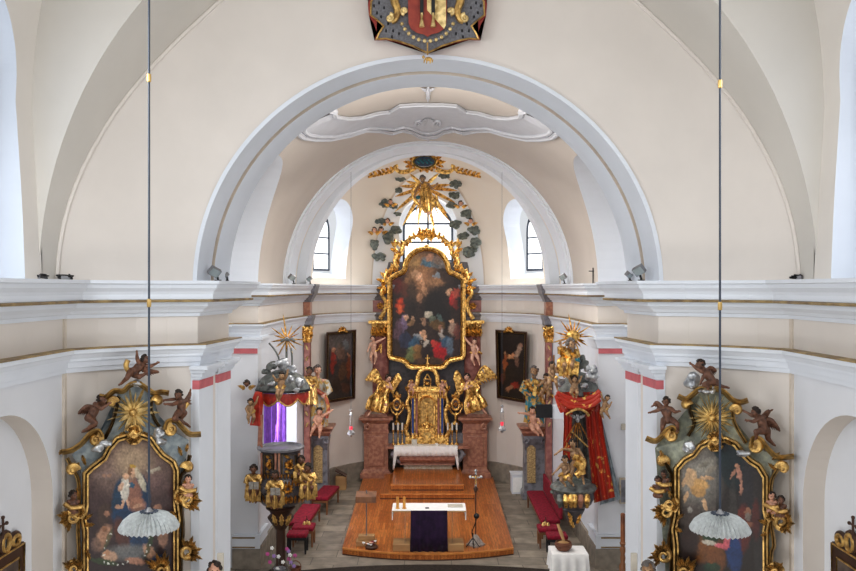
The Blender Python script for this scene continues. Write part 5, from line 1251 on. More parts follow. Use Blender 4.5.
for i in range(16):
    a = 2 * pi * i / 16 + .1; c, s_ = cos(a), sin(a)
    leaves(cpl, ct, [((424.5 + 12 * c, 161.8 - 7 * s_), (424.5 + 17.5 * c + 2 * sin(a * 3), 162 - 11 * s_), 1.7)], 'gold', .03, .08)
for q in (-1, 1):
    mx = lambda L: [(424.5 + q * (x - 424.5), y) for x, y in L]
    mb = MB(); ptube(mb, cpl, smooth_path(mx([(436, 169), (442, 171.5), (448, 172), (452, 170), (454, 167), (451, 165.5)]), 4), (.08, .05), .05); mb.build('scroll', 'gold', ct)
    mb = MB(); ptube(mb, cpl, smooth_path(mx([(454, 169), (460, 172), (468, 174), (481, 176.5)]), 4), (.05, .02), .04); mb.build('garland_stem', 'gold', ct)
    for k in range(6):
        x = 455 + k * 4.2; y = 170 + (x - 455) * .24
        leaves(cpl, ct, [(mx([(x, y)])[0], mx([(x + 4.6, y - 3.4 + .2 * k)])[0], 1.5), (mx([(x, y)])[0], mx([(x + 5, y + 3.6 - .15 * k)])[0], 1.5)], 'gold', .03, .05)
    leaves(cpl, ct, [(mx([(437, 163)])[0], mx([(446, 161.5)])[0], 1.6), (mx([(437, 165)])[0], mx([(444, 167)])[0], 1.5)], 'gold', .03, .06)
# stucco oval frame on the chancel vault
def on_barrel(px, py, lift):
    k = (px - CX) / F; m = (CY - py) / F
    Y = sqrt(max(1e-6, 0)) ; R_ = RB - lift; b = HC - ZS
    A = k * k + m * m; B = 2 * m * b; Cc = b * b - R_ * R_
    Y = (-B + sqrt(B * B - 4 * A * Cc)) / (2 * A)
    return P(px, py, min(Y, 22.9))
h_out = [(300, 128), (298, 134), (303, 138), (315, 140), (330, 140), (350, 136), (366, 131), (380, 131.5), (392, 134), (402, 131), (412, 133), (420, 137.5), (428, 138.5)]
h_in = [(335, 112), (336, 117), (348, 119), (362, 118), (378, 113.5), (390, 112), (400, 106), (414, 105), (428, 105)]
def full(h): return h + [(856 - x, y) for x, y in h[::-1]][1:]
def resample(pts, n):
    pts = [Vector(p) for p in pts]; L = [0]
    for a, b in zip(pts, pts[1:]): L.append(L[-1] + (b - a).length)
    out = []
    for i in range(n):
        d = L[-1] * i / (n - 1); k = 0
        while k < len(L) - 2 and L[k + 1] < d: k += 1
        t = (d - L[k]) / max(1e-6, L[k + 1] - L[k]); out.append(pts[k].lerp(pts[k + 1], t))
    return out
st = empty('stucco_frame', tuple(on_barrel(428, 120, 0)), 'pale stucco scalloped oval frame moulded on the chancel vault', 'stucco')
A_ = resample(full(h_out), 90); B_ = resample(full(h_in), 90)
mb = MB(); mb.strip([[on_barrel(*(A_[i].lerp(B_[i], t)), l) for i in range(90)] for t, l in ((0, 0), (.0, .07), (.06, .08), (.1, .04), (.9, .04), (.94, .08), (1, .07), (1, 0))]); mb.build('band', 'stucco', st)
for h in (full(h_out), full(h_in), [(p.x, p.y) for p in [A_[i].lerp(B_[i], .16) for i in range(90)]]):
    mb = MB(); mb.tube([on_barrel(x, y, .05) for x, y in h], .045, 6); mb.build('edge_moulding', 'stucco', st)
for q in (-1, 1):
    mb = MB(); mb.tube([on_barrel(428 + q * x, y, .05) for x, y in [(128, 128), (122, 120), (112, 113), (102, 109), (93, 112)]], .07, 6); mb.build('end_moulding', 'stucco', st)
class OB:
    def __call__(s, x, y, o=0): return on_barrel(x, y, o + .03)
ob = OB()
mb = MB(); fan(mb, ob, (428, 126), 2, 9, pi * .05, pi * .95, 9, w=1.8, off=.0, lift=.03); ptube(mb, ob, spiral((418, 124), 4, 0, 1.1), (.035, .02), .02); ptube(mb, ob, spiral((438, 124), 4, pi, -1.1), (.035, .02), .02); mb.build('shell_ornament', 'stucco', st)
leaves(ob, st, [((428, 130), (428, 142), 2.2), ((424, 132), (418, 138), 1.8), ((432, 132), (438, 138), 1.8), ((428, 86), (428, 103), 2.2), ((428, 92), (421, 88), 1.5), ((428, 92), (435, 88), 1.5)], 'stucco', .0, .03)
# ------------------------------------------------------------------ coat of arms on the triumphal arch
ap_ = FP(12.28)
arms = empty('coat_of_arms', tuple(ap_(427.5, 30)), 'painted coat of arms with ermine mantle hung above the big arch', 'coat of arms')
def sym(L): return L + [(855 - x, y) for x, y in L[::-1]]
mant = sym([(427.5, 54), (413, 47), (398, 42.5), (386, 40), (374.5, 40.5), (377, 33), (374, 24), (369, 16), (368, 5), (372, -12), (368, -28), (385, -44), (427, -52)])
mb = MB(); mb.prism(mant, lambda u, v, w: ap_(u, v, w), -.1, .02); mb.build('red_mantle', mat('vermilion mantle', (.42, .06, .045), .6, col2=(.26, .03, .03), scale=8), arms, smooth=False)
erm = sym([(427.5, 53), (413, 46), (398, 41), (386, 38.5), (376.5, 39), (379, 33), (383.5, 26), (377, 20), (370.5, 15), (371, 2), (376, -8), (371, -24), (388, -40), (427, -47)])
mb = MB(); mb.prism(erm, lambda u, v, w: ap_(u, v, w), .0, .05); mb.build('ermine_lining', mat('grey ermine', (.22, .22, .24), .7, col2=(.14, .14, .155), scale=30), arms, smooth=False)
mb = MB(); mould(mb, ap_, erm, [(-1.2, .0), (-.8, .08), (.6, .09), (1, .0)], closed=True); mb.build('gold_fringe', 'gold_old', arms)
for i, (x, y) in enumerate([(374, 6), (379, 3), (377, 13), (384, 8), (381, 17), (388, 24), (386, 31), (393, 31), (392, 37), (399, 34), (373, -6), (380, -12), (386, -2)]):
    for q in (0, 1):
        xx = 855 - x if q else x
        mb = MB(); leaf(mb, ap_, (xx, y + 1.6), (xx, y - 2), .9, .05, .015, n=4); mb.build('ermine_tail', 'black', arms)
shd = sym([(427.5, 37), (424, 34.5), (417, 33), (411, 29), (408.5, 23), (408, 0), (408, -28), (427, -30)])
mb = MB(); mb.prism(shd, lambda u, v, w: ap_(u, v, w), .03, .12); sh = mb.build('shield', mat('shield red', (.40, .07, .04), .5, col2=(.28, .04, .03), scale=8), arms, smooth=False)
mb = MB(); mb.prism([(427, -28), (446, -28), (446, 25), (444, 29), (427, 10)], lambda u, v, w: ap_(u, v, w), .12, .135); mb.build('gold_quarter', 'gold_pale', sh, smooth=False)
for x in (421.8, 433.2):
    mb = MB(); mb.box(tuple(ap_(x - 1.8, 14, .17)), tuple(ap_(x + 1.8, -28, .13))); mb.build('black_bend', 'black', sh, smooth=False)
    mb = MB(); ptube(mb, ap_, [(x, 13), (x, 18), (x, 22), (x, 27)], [.02, .016, .028, .04], .16); mb.build('gold_tassel', 'gold_pale', sh)
for q in (-1, 1):
    for c, r, a0, tn in (((404.5, 11), 3.6, -pi / 2, 1.1), ((390, 18), 4.2, pi / 2, 1.2)):
        cx = 427.5 + q * (427.5 - c[0]) * 1
        mb = MB(); ptube(mb, ap_, spiral((cx, c[1]), r, a0, tn * (q)), (.03, .018), .13); mb.ball(ap_(cx, c[1], .13), .028); mb.build('scroll', 'gold_pale', arms)
    mb = MB(); ptube(mb, ap_, smooth_path([(427.5 + q * x, y) for x, y in [(36, 22), (32, 19), (30, 10), (33, 0), (31, -14)]], 4), (.035, .07), .12); mb.build('helmet_lambrequin', 'gold_old', arms)
cn = [(427.5 + 28 * sin(t), 12 + 29 * cos(t) * 1.0) for t in [-1.15 + 2.3 * i / 22 for i in range(23)]]
for i, (x, y) in enumerate(cn):
    mb = MB(); mb.ball(ap_(x, y, .15), .022 if i % 2 else .028, 8, 6); mb.build('chain_link', 'gold_pale' if i % 2 == 0 else 'steel', arms)
pend = MB()
pend.tube([ap_(427.5, 41, .14), ap_(427.5, 55, .14)], .012, 6)
pend.ball(ap_(428.5, 59, .14), (.055, .03, .03)); pend.ball(ap_(423.5, 57, .14), (.022, .022, .024))
for x, y2 in ((424.5, 63), (427, 63.5), (430.5, 63.5), (432.5, 62.5)): pend.tube([ap_(x, 59.5, .14), ap_(x - .5, y2, .14)], [.014, .008], 6)
pend.build('pendant_fleece', 'gold_old', arms)

# ------------------------------------------------------------------ pictures on the apse wall
def wall_pic(corners, wallY, lb, base, strokes, cr, seed):
    (x0, yt0), (x1, yt1), (x1b, yb1), (x0b, yb0) = corners
    Y0, Y1 = wallY
    a = P(x0, yt0, Y0); b = P(x1, yt1, Y1)
    n = Vector((-(b.y - a.y), (b.x - a.x), 0)); n = n if n.y < 0 else -n
    pl = Plane((a.x, a.y), (n.x, n.y))
    t = empty('framed_painting', tuple(pl((x0 + x1) / 2, (yb0 + yb1) / 2)), lb, 'painting')
    quad = [(x0, yt0), (x1, yt1), (x1b, yb1), (x0b, yb0)]
    mb = MB(); mould(mb, pl, quad, [(-.0, -.04), (.0, .05), (-1.0, .07), (-1.6, .05), (-1.6, -.04)] if False else [(1.8, -.05), (1.8, .05), (.8, .07), (.1, .04), (.0, -.05)], closed=True); mb.build('frame', mat('picture frame brown', (.07, .03, .02), .4), t, smooth=False)
    mb = MB(); mould(mb, pl, quad, [(.3, .0), (.2, .075), (-.7, .075), (-.9, .0)], closed=True); mb.build('gilt_slip', 'gold_old', t, smooth=False)
    painting('canvas', pl, quad, .0, base, strokes, t, .5, seed)
    mb = MB(); mb.prism(quad, lambda u, v, w: pl(u, v, w), -.06, -.02); mb.build('stretcher', 'wood_dark', t, smooth=False)
    mb = MB(); fan(mb, pl, (cr[0], cr[1]), .4, 5, pi * .05, pi * .95, 6, w=1.2, off=.06, lift=.04); ptube(mb, pl, [(cr[0] - 4.5, cr[1] + 1), (cr[0], cr[1] - .5), (cr[0] + 4.5, cr[1] + 1)], .03, .08); mb.build('crest', 'gold', t)
def awY(px, off=.16):
    k = (px - CX) / F; R_ = AR - off
    A = k * k + 1; B = -2 * AC; C_ = AC * AC - R_ * R_
    return (-B + sqrt(B * B - 4 * A * C_)) / (2 * A)
def bp1(x, y): t = min(1, max(0, 1 - abs(y - 345) / 22)); return (58 + 48 * t, 52 + 44 * t, 52 + 42 * t)
wall_pic([(328, 334), (354.5, 331.5), (353.5, 397), (326.7, 401.5)], (awY(327), awY(356)), 'dark framed painting of standing figures left of the high altar, gold crest', bp1,
         [(333, 362, 2.5, 12, 4, (150, 52, 42), .95), (334, 350, 1.8, 2.2, 0, (190, 140, 110), .95), (341, 352, 4, 8, -10, (130, 100, 84), .8), (346, 345, 3, 5, 0, (110, 120, 125), .7), (338, 343, 5, 6, 0, (96, 92, 88), .6), (349, 368, 3, 12, 0, (128, 66, 42), .9), (349, 356, 1.6, 2, 0, (180, 130, 100), .9), (342, 372, 4, 10, 10, (100, 70, 50), .8), (336, 385, 5, 8, 0, (56, 40, 34), .8), (346, 388, 5, 5, 0, (90, 56, 44), .7)], (342.5, 331), 14)
wall_pic([(497, 331.5), (525.5, 333.5), (524, 401), (498.5, 396.5)], (awY(495), awY(528)), 'dark framed night scene painting right of the high altar, gold crest', lambda x, y: (40, 32, 29),
         [(505, 362, 2.2, 9, 5, (168, 92, 52), .9), (506, 353, 1.6, 2, 0, (200, 150, 110), .9), (510, 357, 3, 2, 20, (205, 150, 105), .9), (514, 356, 1.5, 3, 0, (200, 140, 100), .9), (518, 352, 2.4, 7, 15, (190, 160, 140), .9), (521, 345, 1.6, 2, 0, (170, 130, 110), .8), (517, 362, 2, 5, 0, (130, 96, 80), .8), (515, 385, 5, 2.6, 15, (150, 50, 34), .9), (509, 388, 4, 2.4, -10, (170, 120, 90), .9), (520, 389, 3, 3, 0, (110, 80, 60), .8), (503, 378, 2, 7, 0, (110, 60, 40), .7)], (508.6, 331), 15)

# ------------------------------------------------------------------ pilasters at the mouth of the apse
for s, sd in ((-1, 'left'), (1, 'right')):
    x = s * 3.60; y0 = 25.25
    t = empty('marbled_pilaster', (x, y0, 0), 'slim red marbled pilaster with gilded capital at the %s of the apse' % sd, 'pilaster')
    mb = MB(); mb.box((x - .09, y0, .6), (x + .09, y0 + .3, 4.85)); bev(mb.build('shaft', 'marble_pink', t, smooth=False), .02)
    mb = MB(); mb.box((x - .12, y0 - .05, 0), (x + .12, y0 + .3, .6)); bev(mb.build('base', 'marble_grey', t, smooth=False), .02)
    fp = FP(y0 - .03)
    pxx = 428 + x / y0 * 850
    for k in range(8):
        leaves(fp, t, [((pxx + (-1) ** k, 350 + k * 11), (pxx - (-1) ** k * 1.4, 345 + k * 11), 1.0)], 'gold_pale', 0, .02)
    mb = MB(); mb.rings([[Vector((x - a, y0 - b, z)), Vector((x + a, y0 - b, z)), Vector((x + a, y0 + .25, z)), Vector((x - a, y0 + .25, z))] for a, b, z in ((.10, .02, 4.83), (.12, .05, 4.87), (.10, .02, 4.95), (.12, .04, 5.15), (.17, .08, 5.24), (.18, .09, 5.30))])
    cp_ = mb.build('capital', 'gold', t, smooth=False)
    fq = FP(y0 - .05)
    for k in range(3): leaves(fq, cp_, [((pxx - 4 + 4 * k, 339), (pxx - 5 + 5 * k, 330), 1.8)], 'gold', .02, .06)
    for q in (-1, 1):
        mb = MB(); ptube(mb, fq, spiral((pxx + q * 4.4, 328.5), 2.2, pi / 2, q * 1.1), (.035, .015), .05); mb.build('volute', 'gold', cp_)
    mb = MB(); mb.rings([[Vector((x - .1 - d * .5, y0 - d, z)), Vector((x + .1 + d * .5, y0 - d, z)), Vector((x + .1 + d * .5, y0 + .5, z)), Vector((x - .1 - d * .5, y0 + .5, z))] for d, z in ((.0, 5.31), (.08, 5.36), (.10, 5.46), (.18, 5.57), (.19, 5.63), (.02, 5.635))]); mb.build('architrave_block', 'marble_grey', t, smooth=False)
    mb = MB(); mb.box((x - .1, y0 - .04, 5.635), (x + .1, y0 + .4, 6.035)); mb.build('frieze_block', 'marble_red', t, smooth=False)
    mb = MB(); mb.rings([[Vector((x - .1 - d * .5, y0 - d, z)), Vector((x + .1 + d * .5, y0 - d, z)), Vector((x + .1 + d * .5, y0 + .5, z)), Vector((x - .1 - d * .5, y0 + .5, z))] for d, z in ((.05, 6.035), (.08, 6.10), (.22, 6.22), (.32, 6.30), (.38, 6.45), (.45, 6.52), (.45, 6.565), (.1, 6.57))]); mb.build('cornice_block', 'marble_grey', t, smooth=False)
M['redlamp'] = mat('ruby glass', (.6, .01, .03), .3, emis=(1, .05, .1), estr=.8)
M['pinkf'] = mat('pink petals', (.65, .12, .38), .7); M['violetf'] = mat('violet petals', (.42, .28, .62), .7)
# ------------------------------------------------------------------ pulpit on the left
px_, py_ = -3.30, 19.05
pu = empty('pulpit', (px_, py_, 0), 'dark carved pulpit with gilded reliefs on a brown column, seen against the left flank wall', 'pulpit')
zf = lambda y, Y=18.8: P(0, y, Y).z
mb = MB(); mb.lathe((px_, py_, 0), [(.30, 0), (.30, .10), (.22, .16), (.14, .22), (.11, .30), (.105, zf(530)), (.13, zf(527)), (.12, zf(525))], 10); mb.build('column', 'wood_dark', pu)
mb = MB(); mb.lathe((px_, py_, 0), [(.12, zf(532)), (.30, zf(520)), (.22, zf(516)), (.26, zf(513)), (.34, zf(510)), (.30, zf(508))], 12); mb.build('neck', 'wood_dark', pu, angle=30)
pp = FP(18.52)
leaves(pp, pu, [((281.5 + k * 5, 526), (281.5 + k * 9, 514), 2.4) for k in (-1, 0, 1)], 'gold_old', .12, .05)
bowl = [(.30, 508), (.40, 506), (.52, 500), (.575, 492), (.57, 485), (.50, 480), (.46, 478), (.44, 476), (.44, 453), (.47, 451.5), (.52, 450.5), (.53, 448.5), (.47, 447.5), (.43, 450), (.40, 455), (.38, 500)]
mb = MB(); mb.lathe((px_, py_, 0), [(r, zf(y)) for r, y in bowl[:10]], 24); mb.build('bowl', 'marble_black', pu, angle=30)
mb = MB(); mb.lathe((px_, py_, 0), [(r, zf(y)) for r, y in bowl[9:14]], 32); mb.build('rim', 'marble_grey', pu, angle=30)
def cyl(x, y, r_extra=.02, base_r=.44):
    """bearing -> point on the round pulpit body"""
    k = (x - CX) / F; R_ = base_r + r_extra; A = k * k + 1; B = -2 * (k * px_ + py_); C_ = px_ ** 2 + py_ ** 2 - R_ * R_
    D_ = B * B - 4 * A * C_
    Y = (-B - sqrt(max(0, D_))) / (2 * A)
    return P(x, y, Y)
class CylP:
    def __init__(s, r): s.r = r; s.n = Vector((0, -1))
    def __call__(s, x, y, o=0): return cyl(x, y, o, s.r)
body = CylP(.44); bel = CylP(.56)
for x0, x1 in ((264, 273), (282, 296)):
    mb = MB(); mould(mb, body, [(x0, 455), (x1, 455), (x1, 475), (x0, 475)], [(-.6, .0), (-.4, .03), (.4, .03), (.6, 0)], closed=True); mb.build('panel_frame', 'gold_old', pu)
    for i in range(5):
        leaves(body, pu, [(((x0 + x1) / 2 + (-1) ** i, 458 + i * 3.6), ((x0 + x1) / 2 - (-1) ** i * (x1 - x0) * .33, 456 + i * 3.8), 1.5)], 'gold', .01, .04, 'relief_leaf')
for x in (261.5, 275.5, 279, 299):
    mb = MB(); mb.tube([body(x, 477, .02), body(x, 465, .04), body(x, 453, .02)], [.03, .022, .03], 8); mb.build('pilaster_strip', 'marble_red', pu)
for i in range(9):
    x = 264 + i * 4.4
    leaves(bel, pu, [((x, 505 - abs(i - 4) * .6), (x + (i - 4) * .3, 495), 1.2)], 'gold', -.03, .05, 'gadroon')
for i in range(7):
    x = 279 + i * 3.3
    leaves(CylP(.5), pu, [((x, 490), (x + .4, 480), 1.1)], 'gold', .02, .05, 'gadroon')
mb = MB(); fan(mb, bel, (288, 489), 1, 6, 0, 2 * pi * 8 / 9, 9, w=1.4, off=.0, lift=.05); mb.build('relief_rosette', 'gold', pu)
for i in range(13):
    x = 261 + i * 3.4
    leaves(CylP(.45), pu, [((x, 479), (x + .3, 474), 1.0)], 'gold', .02, .04, 'relief_leaf')
    leaves(CylP(.50), pu, [((x, 503), (x + (i - 6) * .25, 497), 1.1)], 'gold', .03, .04, 'gadroon')
for xx in (268.5, 289):
    mb = MB(); fan(mb, body, (xx, 465), 1, 5 if xx > 280 else 3.4, 0, 2 * pi * 9 / 10, 10, w=.9, off=.01, lift=.03); mb.build('relief_rosette', 'gold', pu)
mb = MB(); mb.ball(cyl(265, 490, .02, .55), .10, 12, 8); mb.build('boss', 'marble_black', pu)
# seated evangelists
def saint(name, pl, J, hr, label, mats, tunic, skirt, rm, mantle=None, mm=None, par=None, sf=7, **k):
    t = empty(name, tuple(pl(*J['hl'][:2])), label, 'statue')
    figure(name, pl, J, hr, mats, t, adult=True, **k)
    q = lambda v: pl(v[0], v[1], v[2])
    mb = MB(); robe(mb, [q(v) for v in tunic[0]], tunic[1], 6, .16, n=32, seed=1, flat=.8); mb.build('tunic', rm, t)
    mb = MB(); robe(mb, [q(v) for v in skirt[0]], skirt[1], sf, .24, n=40, seed=2, flat=.75); mb.build('skirt', rm, t)
    if mantle:
        mb = MB(); ptube(mb, pl, smooth_path(mantle[0], 4), mantle[1], mantle[2] if len(mantle) > 2 else .3, 10); mb.build('mantle', mm or rm, t)
    return t
def rel_saint(name, Y, cx, ytop, h, hr, label, mats, rm, lean=0, yaw=0, mm=None, arms='book', seat=True, **k):
    """statue h px tall with its head centre at (cx, ytop)"""
    pl = FP(Y); s_ = F / Y * hr; u = h / 7.0
    L = lambda x, y, d: (cx + x * u + lean * y * u * .12, ytop + y * u, d)
    D_ = hr * 2
    J = dict(head=L(0, 0, D_ * .8), sl=L(-1.0, 1.35, D_ * .4), sr=L(1.0, 1.35, D_ * .4), hl=L(-.5, 3.6, D_ * .2), hr=L(.5, 3.6, D_ * .2))
    if arms == 'book': J.update(el=L(-1.4, 2.5, D_ * .8), wl=L(-.7, 3.0, D_ * 1.6), er=L(1.4, 2.5, D_ * .8), wr=L(.8, 3.0, D_ * 1.6))
    if arms == 'point': J.update(el=L(-1.4, 2.5, D_ * .8), wl=L(-.7, 3.0, D_ * 1.6), er=L(1.5, 2.3, D_ * .8), wr=L(2.7, 2.9, D_ * 1.0))
    if arms == 'raise': J.update(el=L(-1.8, 1.5, D_ * .8), wl=L(-2.1, .2, D_), er=L(1.4, 2.5, D_ * .8), wr=L(1.0, 3.2, D_ * 1.6))
    if seat: J.update(kl=L(-.7, 4.3, D_ * 2.0), al=L(-.6, 6.4, D_ * 1.2), kr=L(.8, 4.3, D_ * 2.0), ar=L(.6, 6.5, D_ * 1.0))
    else: J.update(kl=L(-.5, 5.2, D_ * .6), al=L(-.6, 7.0, D_ * .3), kr=L(.5, 5.2, D_ * .4), ar=L(.5, 7.0, D_ * .2))
    tn = ([L(0, .95, D_ * .4), L(0, 1.6, D_ * .4), L(0, 2.6, D_ * .35), L(0, 3.6, D_ * .3)], [hr * .7, hr * 1.75, hr * 1.5, hr * 1.7])
    if seat: sk = ([L(0, 3.0, D_ * .6), L(0, 3.9, D_ * 1.2), L(.05, 4.7, D_ * 1.3), L(.0, 6.2, D_ * 1.0)], [hr * 1.4, hr * 2.0, hr * 1.9, hr * 1.9])
    else: sk = ([L(0, 3.0, D_ * .3), L(0, 4.2, D_ * .35), L(.05, 5.4, D_ * .35), L(.0, 6.7, D_ * .3)], [hr * 1.4, hr * 1.75, hr * 1.8, hr * 1.95])
    mn = ([L(-1.2, 1.3, 0)[:2], L(-.2, 2.4, 0)[:2], L(.9, 3.2, 0)[:2], L(1.3, 4.6, 0)[:2], L(1.1, 5.8, 0)[:2]], (hr * .55, hr * .4), D_ * 1.35)
    t = saint(name, pl, J, hr, label, mats, tn, sk, rm, mn, mm, yaw=yaw, **k)
    for a, e, w in (('sl', 'el', 'wl'), ('sr', 'er', 'wr')):
        mb = MB(); A_, E, W = (pl(*J[x]) for x in (a, e, w)); robe(mb, [A_, E, E.lerp(W, .7)], [hr * .7, hr * .8, hr * .6], 5, .2, n=20); mb.build('sleeve', rm, t)
    return t, L, pl
for cx, ty, h, Y, lb, ar_, yw in ((253.5, 469, 34, 18.85, 'leftmost gilded evangelist seated with an open book on the pulpit bowl', 'book', .1), (275, 475, 34, 18.35, 'front gilded evangelist with an open book on the pulpit bowl', 'book', 0),
                              (308, 467.5, 33, 18.6, 'gilded evangelist with outstretched arm on the right of the pulpit bowl', 'point', -.5), (301, 460, 24, 18.95, 'gilded evangelist half hidden behind the right pulpit panel', 'book', .3)):
    t, L, pl = rel_saint('evangelist_statue', Y, cx, ty, h, .088, lb, ('skin_brown', 'hair_dark'), 'gold_old', yaw=yw, seed=int(cx))
    if ar_ == 'book' and h > 30:
        mb = MB(); a = pl(*L(-1.0, 2.7, .52)[:2], .45); b = pl(*L(1.1, 4.1, .5)[:2], .42)
        for q in (0, 1):
            x0, x1 = (a.x, (a.x + b.x) / 2) if q == 0 else ((a.x + b.x) / 2, b.x)
            mb.box((x0 + .004, a.y, b.z), (x1 - .004, a.y + .03, a.z))
        mb.build('book', mat('silvery pages', (.40, .38, .34), .5, col2=(.24, .22, .2), scale=20), t, smooth=False)
# door light and violet curtain behind the pulpit
t = empty('violet_curtain', (-4.1, 21.4, 2.4), 'bright violet curtain hanging in the lit doorway behind the pulpit', 'curtain')
for y0_, wd in ((20.95, .75), (21.95, .6), (22.8, .55), (23.7, .3)):
    pts = []
    for i in range(31):
        u = i / 30; pts.append((-4.04 + .05 * sin(u * 16), y0_ + u * wd))
    mb = MB(); mb.strip([[Vector((x, y, z)) for x, y in pts] for z in (1.95, 2.8, 3.5, 4.1)]); mb.build('cloth', 'violet_lit', t)
mb = MB(); mb.tube([(-4.02, 20.35, 4.08), (-4.02, 24.3, 4.08)], .02); mb.build('curtain_rail', 'brass', t)
t = empty('door_casement', (-4.2, 23.2, 2.0), 'white glazed door leaf standing open behind the pulpit', 'door')
mb = MB()
for z0, z1 in ((1.92, 2.2), (2.9, 3.0), (3.95, 4.05)): mb.box((-4.25, 22.4, z0), (-4.19, 24.0, z1))
for y in (22.4, 23.15, 23.92): mb.box((-4.25, y, 1.92), (-4.19, y + .08, 4.05))
mb.build('door_leaf', 'white', t, smooth=False)
# sounding board
cn_ = empty('pulpit_canopy', (-3.42, 19.6, 4.4), 'round pulpit canopy with silver clouds, red fringe and a gold sun on top', 'canopy')
CZ = lambda y: P(0, y, 19.5).z
ccx, ccy = -3.36, 19.7
mb = MB(); mb.lathe((ccx, ccy, 0), [(.60, CZ(391)), (.62, CZ(389)), (.60, CZ(387)), (.57, CZ(384)), (.50, CZ(379)), (.40, CZ(375.5)), (.27, CZ(373)), (.18, CZ(371)), (.02, CZ(370))], 28); mb.build('dome', 'cloud_grey', cn_)
mb = MB(); mb.lathe((ccx, ccy, 0), [(.55, CZ(392)), (.635, CZ(391.5)), (.635, CZ(389.5)), (.58, CZ(389))], 28); mb.build('rim', 'black', cn_, angle=30)
cf = FP(19.1)
mb = MB()
prof = []
for i in range(49):
    a = -pi * .02 - pi * .96 * i / 48
    prof.append((ccx + .60 * cos(a), ccy + .60 * sin(a), i))
mb.strip([[Vector((x, y, CZ(391) - .02)) for x, y, i in prof], [Vector((x + .02 * sin(i * 1.6), y - .02, CZ(396))) for x, y, i in prof], [Vector((x, y - .03 * abs(sin(i * .9)), CZ(397) - .14 * abs(sin(i * pi / 12)))) for x, y, i in prof]])
mb.build('red_valance', 'red_drape', cn_)
mb = MB(); mb.tube([Vector((x, y - .04, CZ(397.5) - .14 * abs(sin(i * pi / 12)))) for x, y, i in prof], .022, 6); mb.build('gold_fringe', 'gold_old', cn_)
mb = MB(); robe(mb, [cf(258.5, 392, .05), cf(257, 402, .05), cf(257, 414, .05), cf(256, 425, .05)], [.08, .13, .10, .12], 4, .25, n=24); mb.build('side_drape', 'red_drape', cn_)
mb = MB(); robe(mb, [cf(261, 415, .05), cf(260, 440, .0), cf(260, 449, 0)], [.05, .05, .06], 4, .2, n=20); mb.build('side_post', 'marble_red', cn_)
for i, (c, w_, h_) in enumerate((((272, 366), 6, 4), ((283, 364), 7, 6), ((291, 369), 5, 5), ((266, 372), 5, 3.5), ((300, 382), 4, 5), ((290, 379), 4, 4), ((262, 383), 4, 3.4), ((272, 384), 4, 3.4), ((296, 390), 4, 3))):
    blob('silver_cloud', cloud_balls(FP(19.35 if c[1] < 376 else 19.1), c, w_ * 1.1, h_ * 1.1, .0, i + 80, 7, .4), 'silver' if i % 3 else 'cloud_grey', cn_, .025, 1)
sf_ = FP(19.5)
def sunburst(pl, c, L, n, par, seed, w=.9, m='gold', asym=None):
    rnd = random.Random(seed)
    for i in range(n):
        a = 2 * pi * i / n + rnd.uniform(-.08, .08); l = L * (1 if i % 2 == 0 else .7) * rnd.uniform(.85, 1.1) * (asym(a) if asym else 1)
        mb = MB(); rays(mb, pl, c, [(c[0] + l * cos(a), c[1] - l * sin(a), .02 * (i % 2), rnd.uniform(.8, 1.3))], w, 0, .018, 2); mb.build('sun_ray', m, par)
sn = empty('canopy_sun', tuple(sf_(286.5, 358)), 'gold ray burst with dark cloud ring standing on the pulpit canopy', 'sunburst')
sunburst(sf_, (287, 339), 19, 15, sn, 3, .75, asym=lambda a: 1.4 if abs(a - pi / 2) < .25 else 1.0)
mb = MB(); ptube(mb, sf_, smooth_path([(281, 342), (284, 339.5), (288, 340), (291, 339), (295, 341)], 4), .028, .06, 8); mb.ball(sf_(287, 339, .06), .03); mb.build('cloud_ring', 'cloud_grey', sn)
mb = MB(); ptube(mb, sf_, [(286.5, 366), (286.5, 341)], .026, 0); ptube(mb, sf_, smooth_path([(268, 372), (267, 366), (272, 362), (279, 361), (276, 352), (269, 343)], 4), .02, 0); ptube(mb, sf_, smooth_path([(292, 370), (292, 358), (291, 348)], 4), .022, 0); mb.build('cloud_stem', 'cloud_grey', sn)
cherub(FP(18.95), dict(head=(281.7, 375.5, .2), sl=(279, 379.5, .15), sr=(284, 379, .15), el=(276, 380.5, .2), wl=(274, 377, .24), er=(286.5, 376, .2), wr=(287.5, 372, .22), hl=(279, 388.5, .15), hr=(282.5, 388, .15), kl=(277, 393.5, .26), al=(277.5, 399.5, .2), kr=(281, 394, .22), ar=(278.5, 401, .15)), .075, 'pale gilded cherub sitting on the front edge of the pulpit canopy', mats=('skin_tan', 'hair_dark'), drape=[([(276, 386), (280, 390), (285, 385)], .04)], gold='gold', seed=51)
cherub(FP(19.0), dict(head=(250.5, 402, .2), sl=(248.5, 406, .15), sr=(253, 405.5, .15), el=(246, 408.5, .2), wl=(247, 412, .24), er=(256, 402.5, .2), wr=(257.5, 398.5, .22), hl=(249.5, 413, .15), hr=(252.5, 413, .15), kl=(248, 417.5, .26), al=(249, 422, .2), kr=(254, 417, .22), ar=(253, 422, .15)), .068, 'brown cherub flying beside the left red drape of the pulpit canopy', mats=('skin_tan', 'hair_dark'), drape=[([(247, 411), (251, 414), (255, 410)], .035)], gold='gold_old', seed=52)
cherub_head(246.8, 383.5, 19.35, 'small cherub head with gold wings on the grey pier left of the canopy', .075, 'gold_old', 'skin_brown')

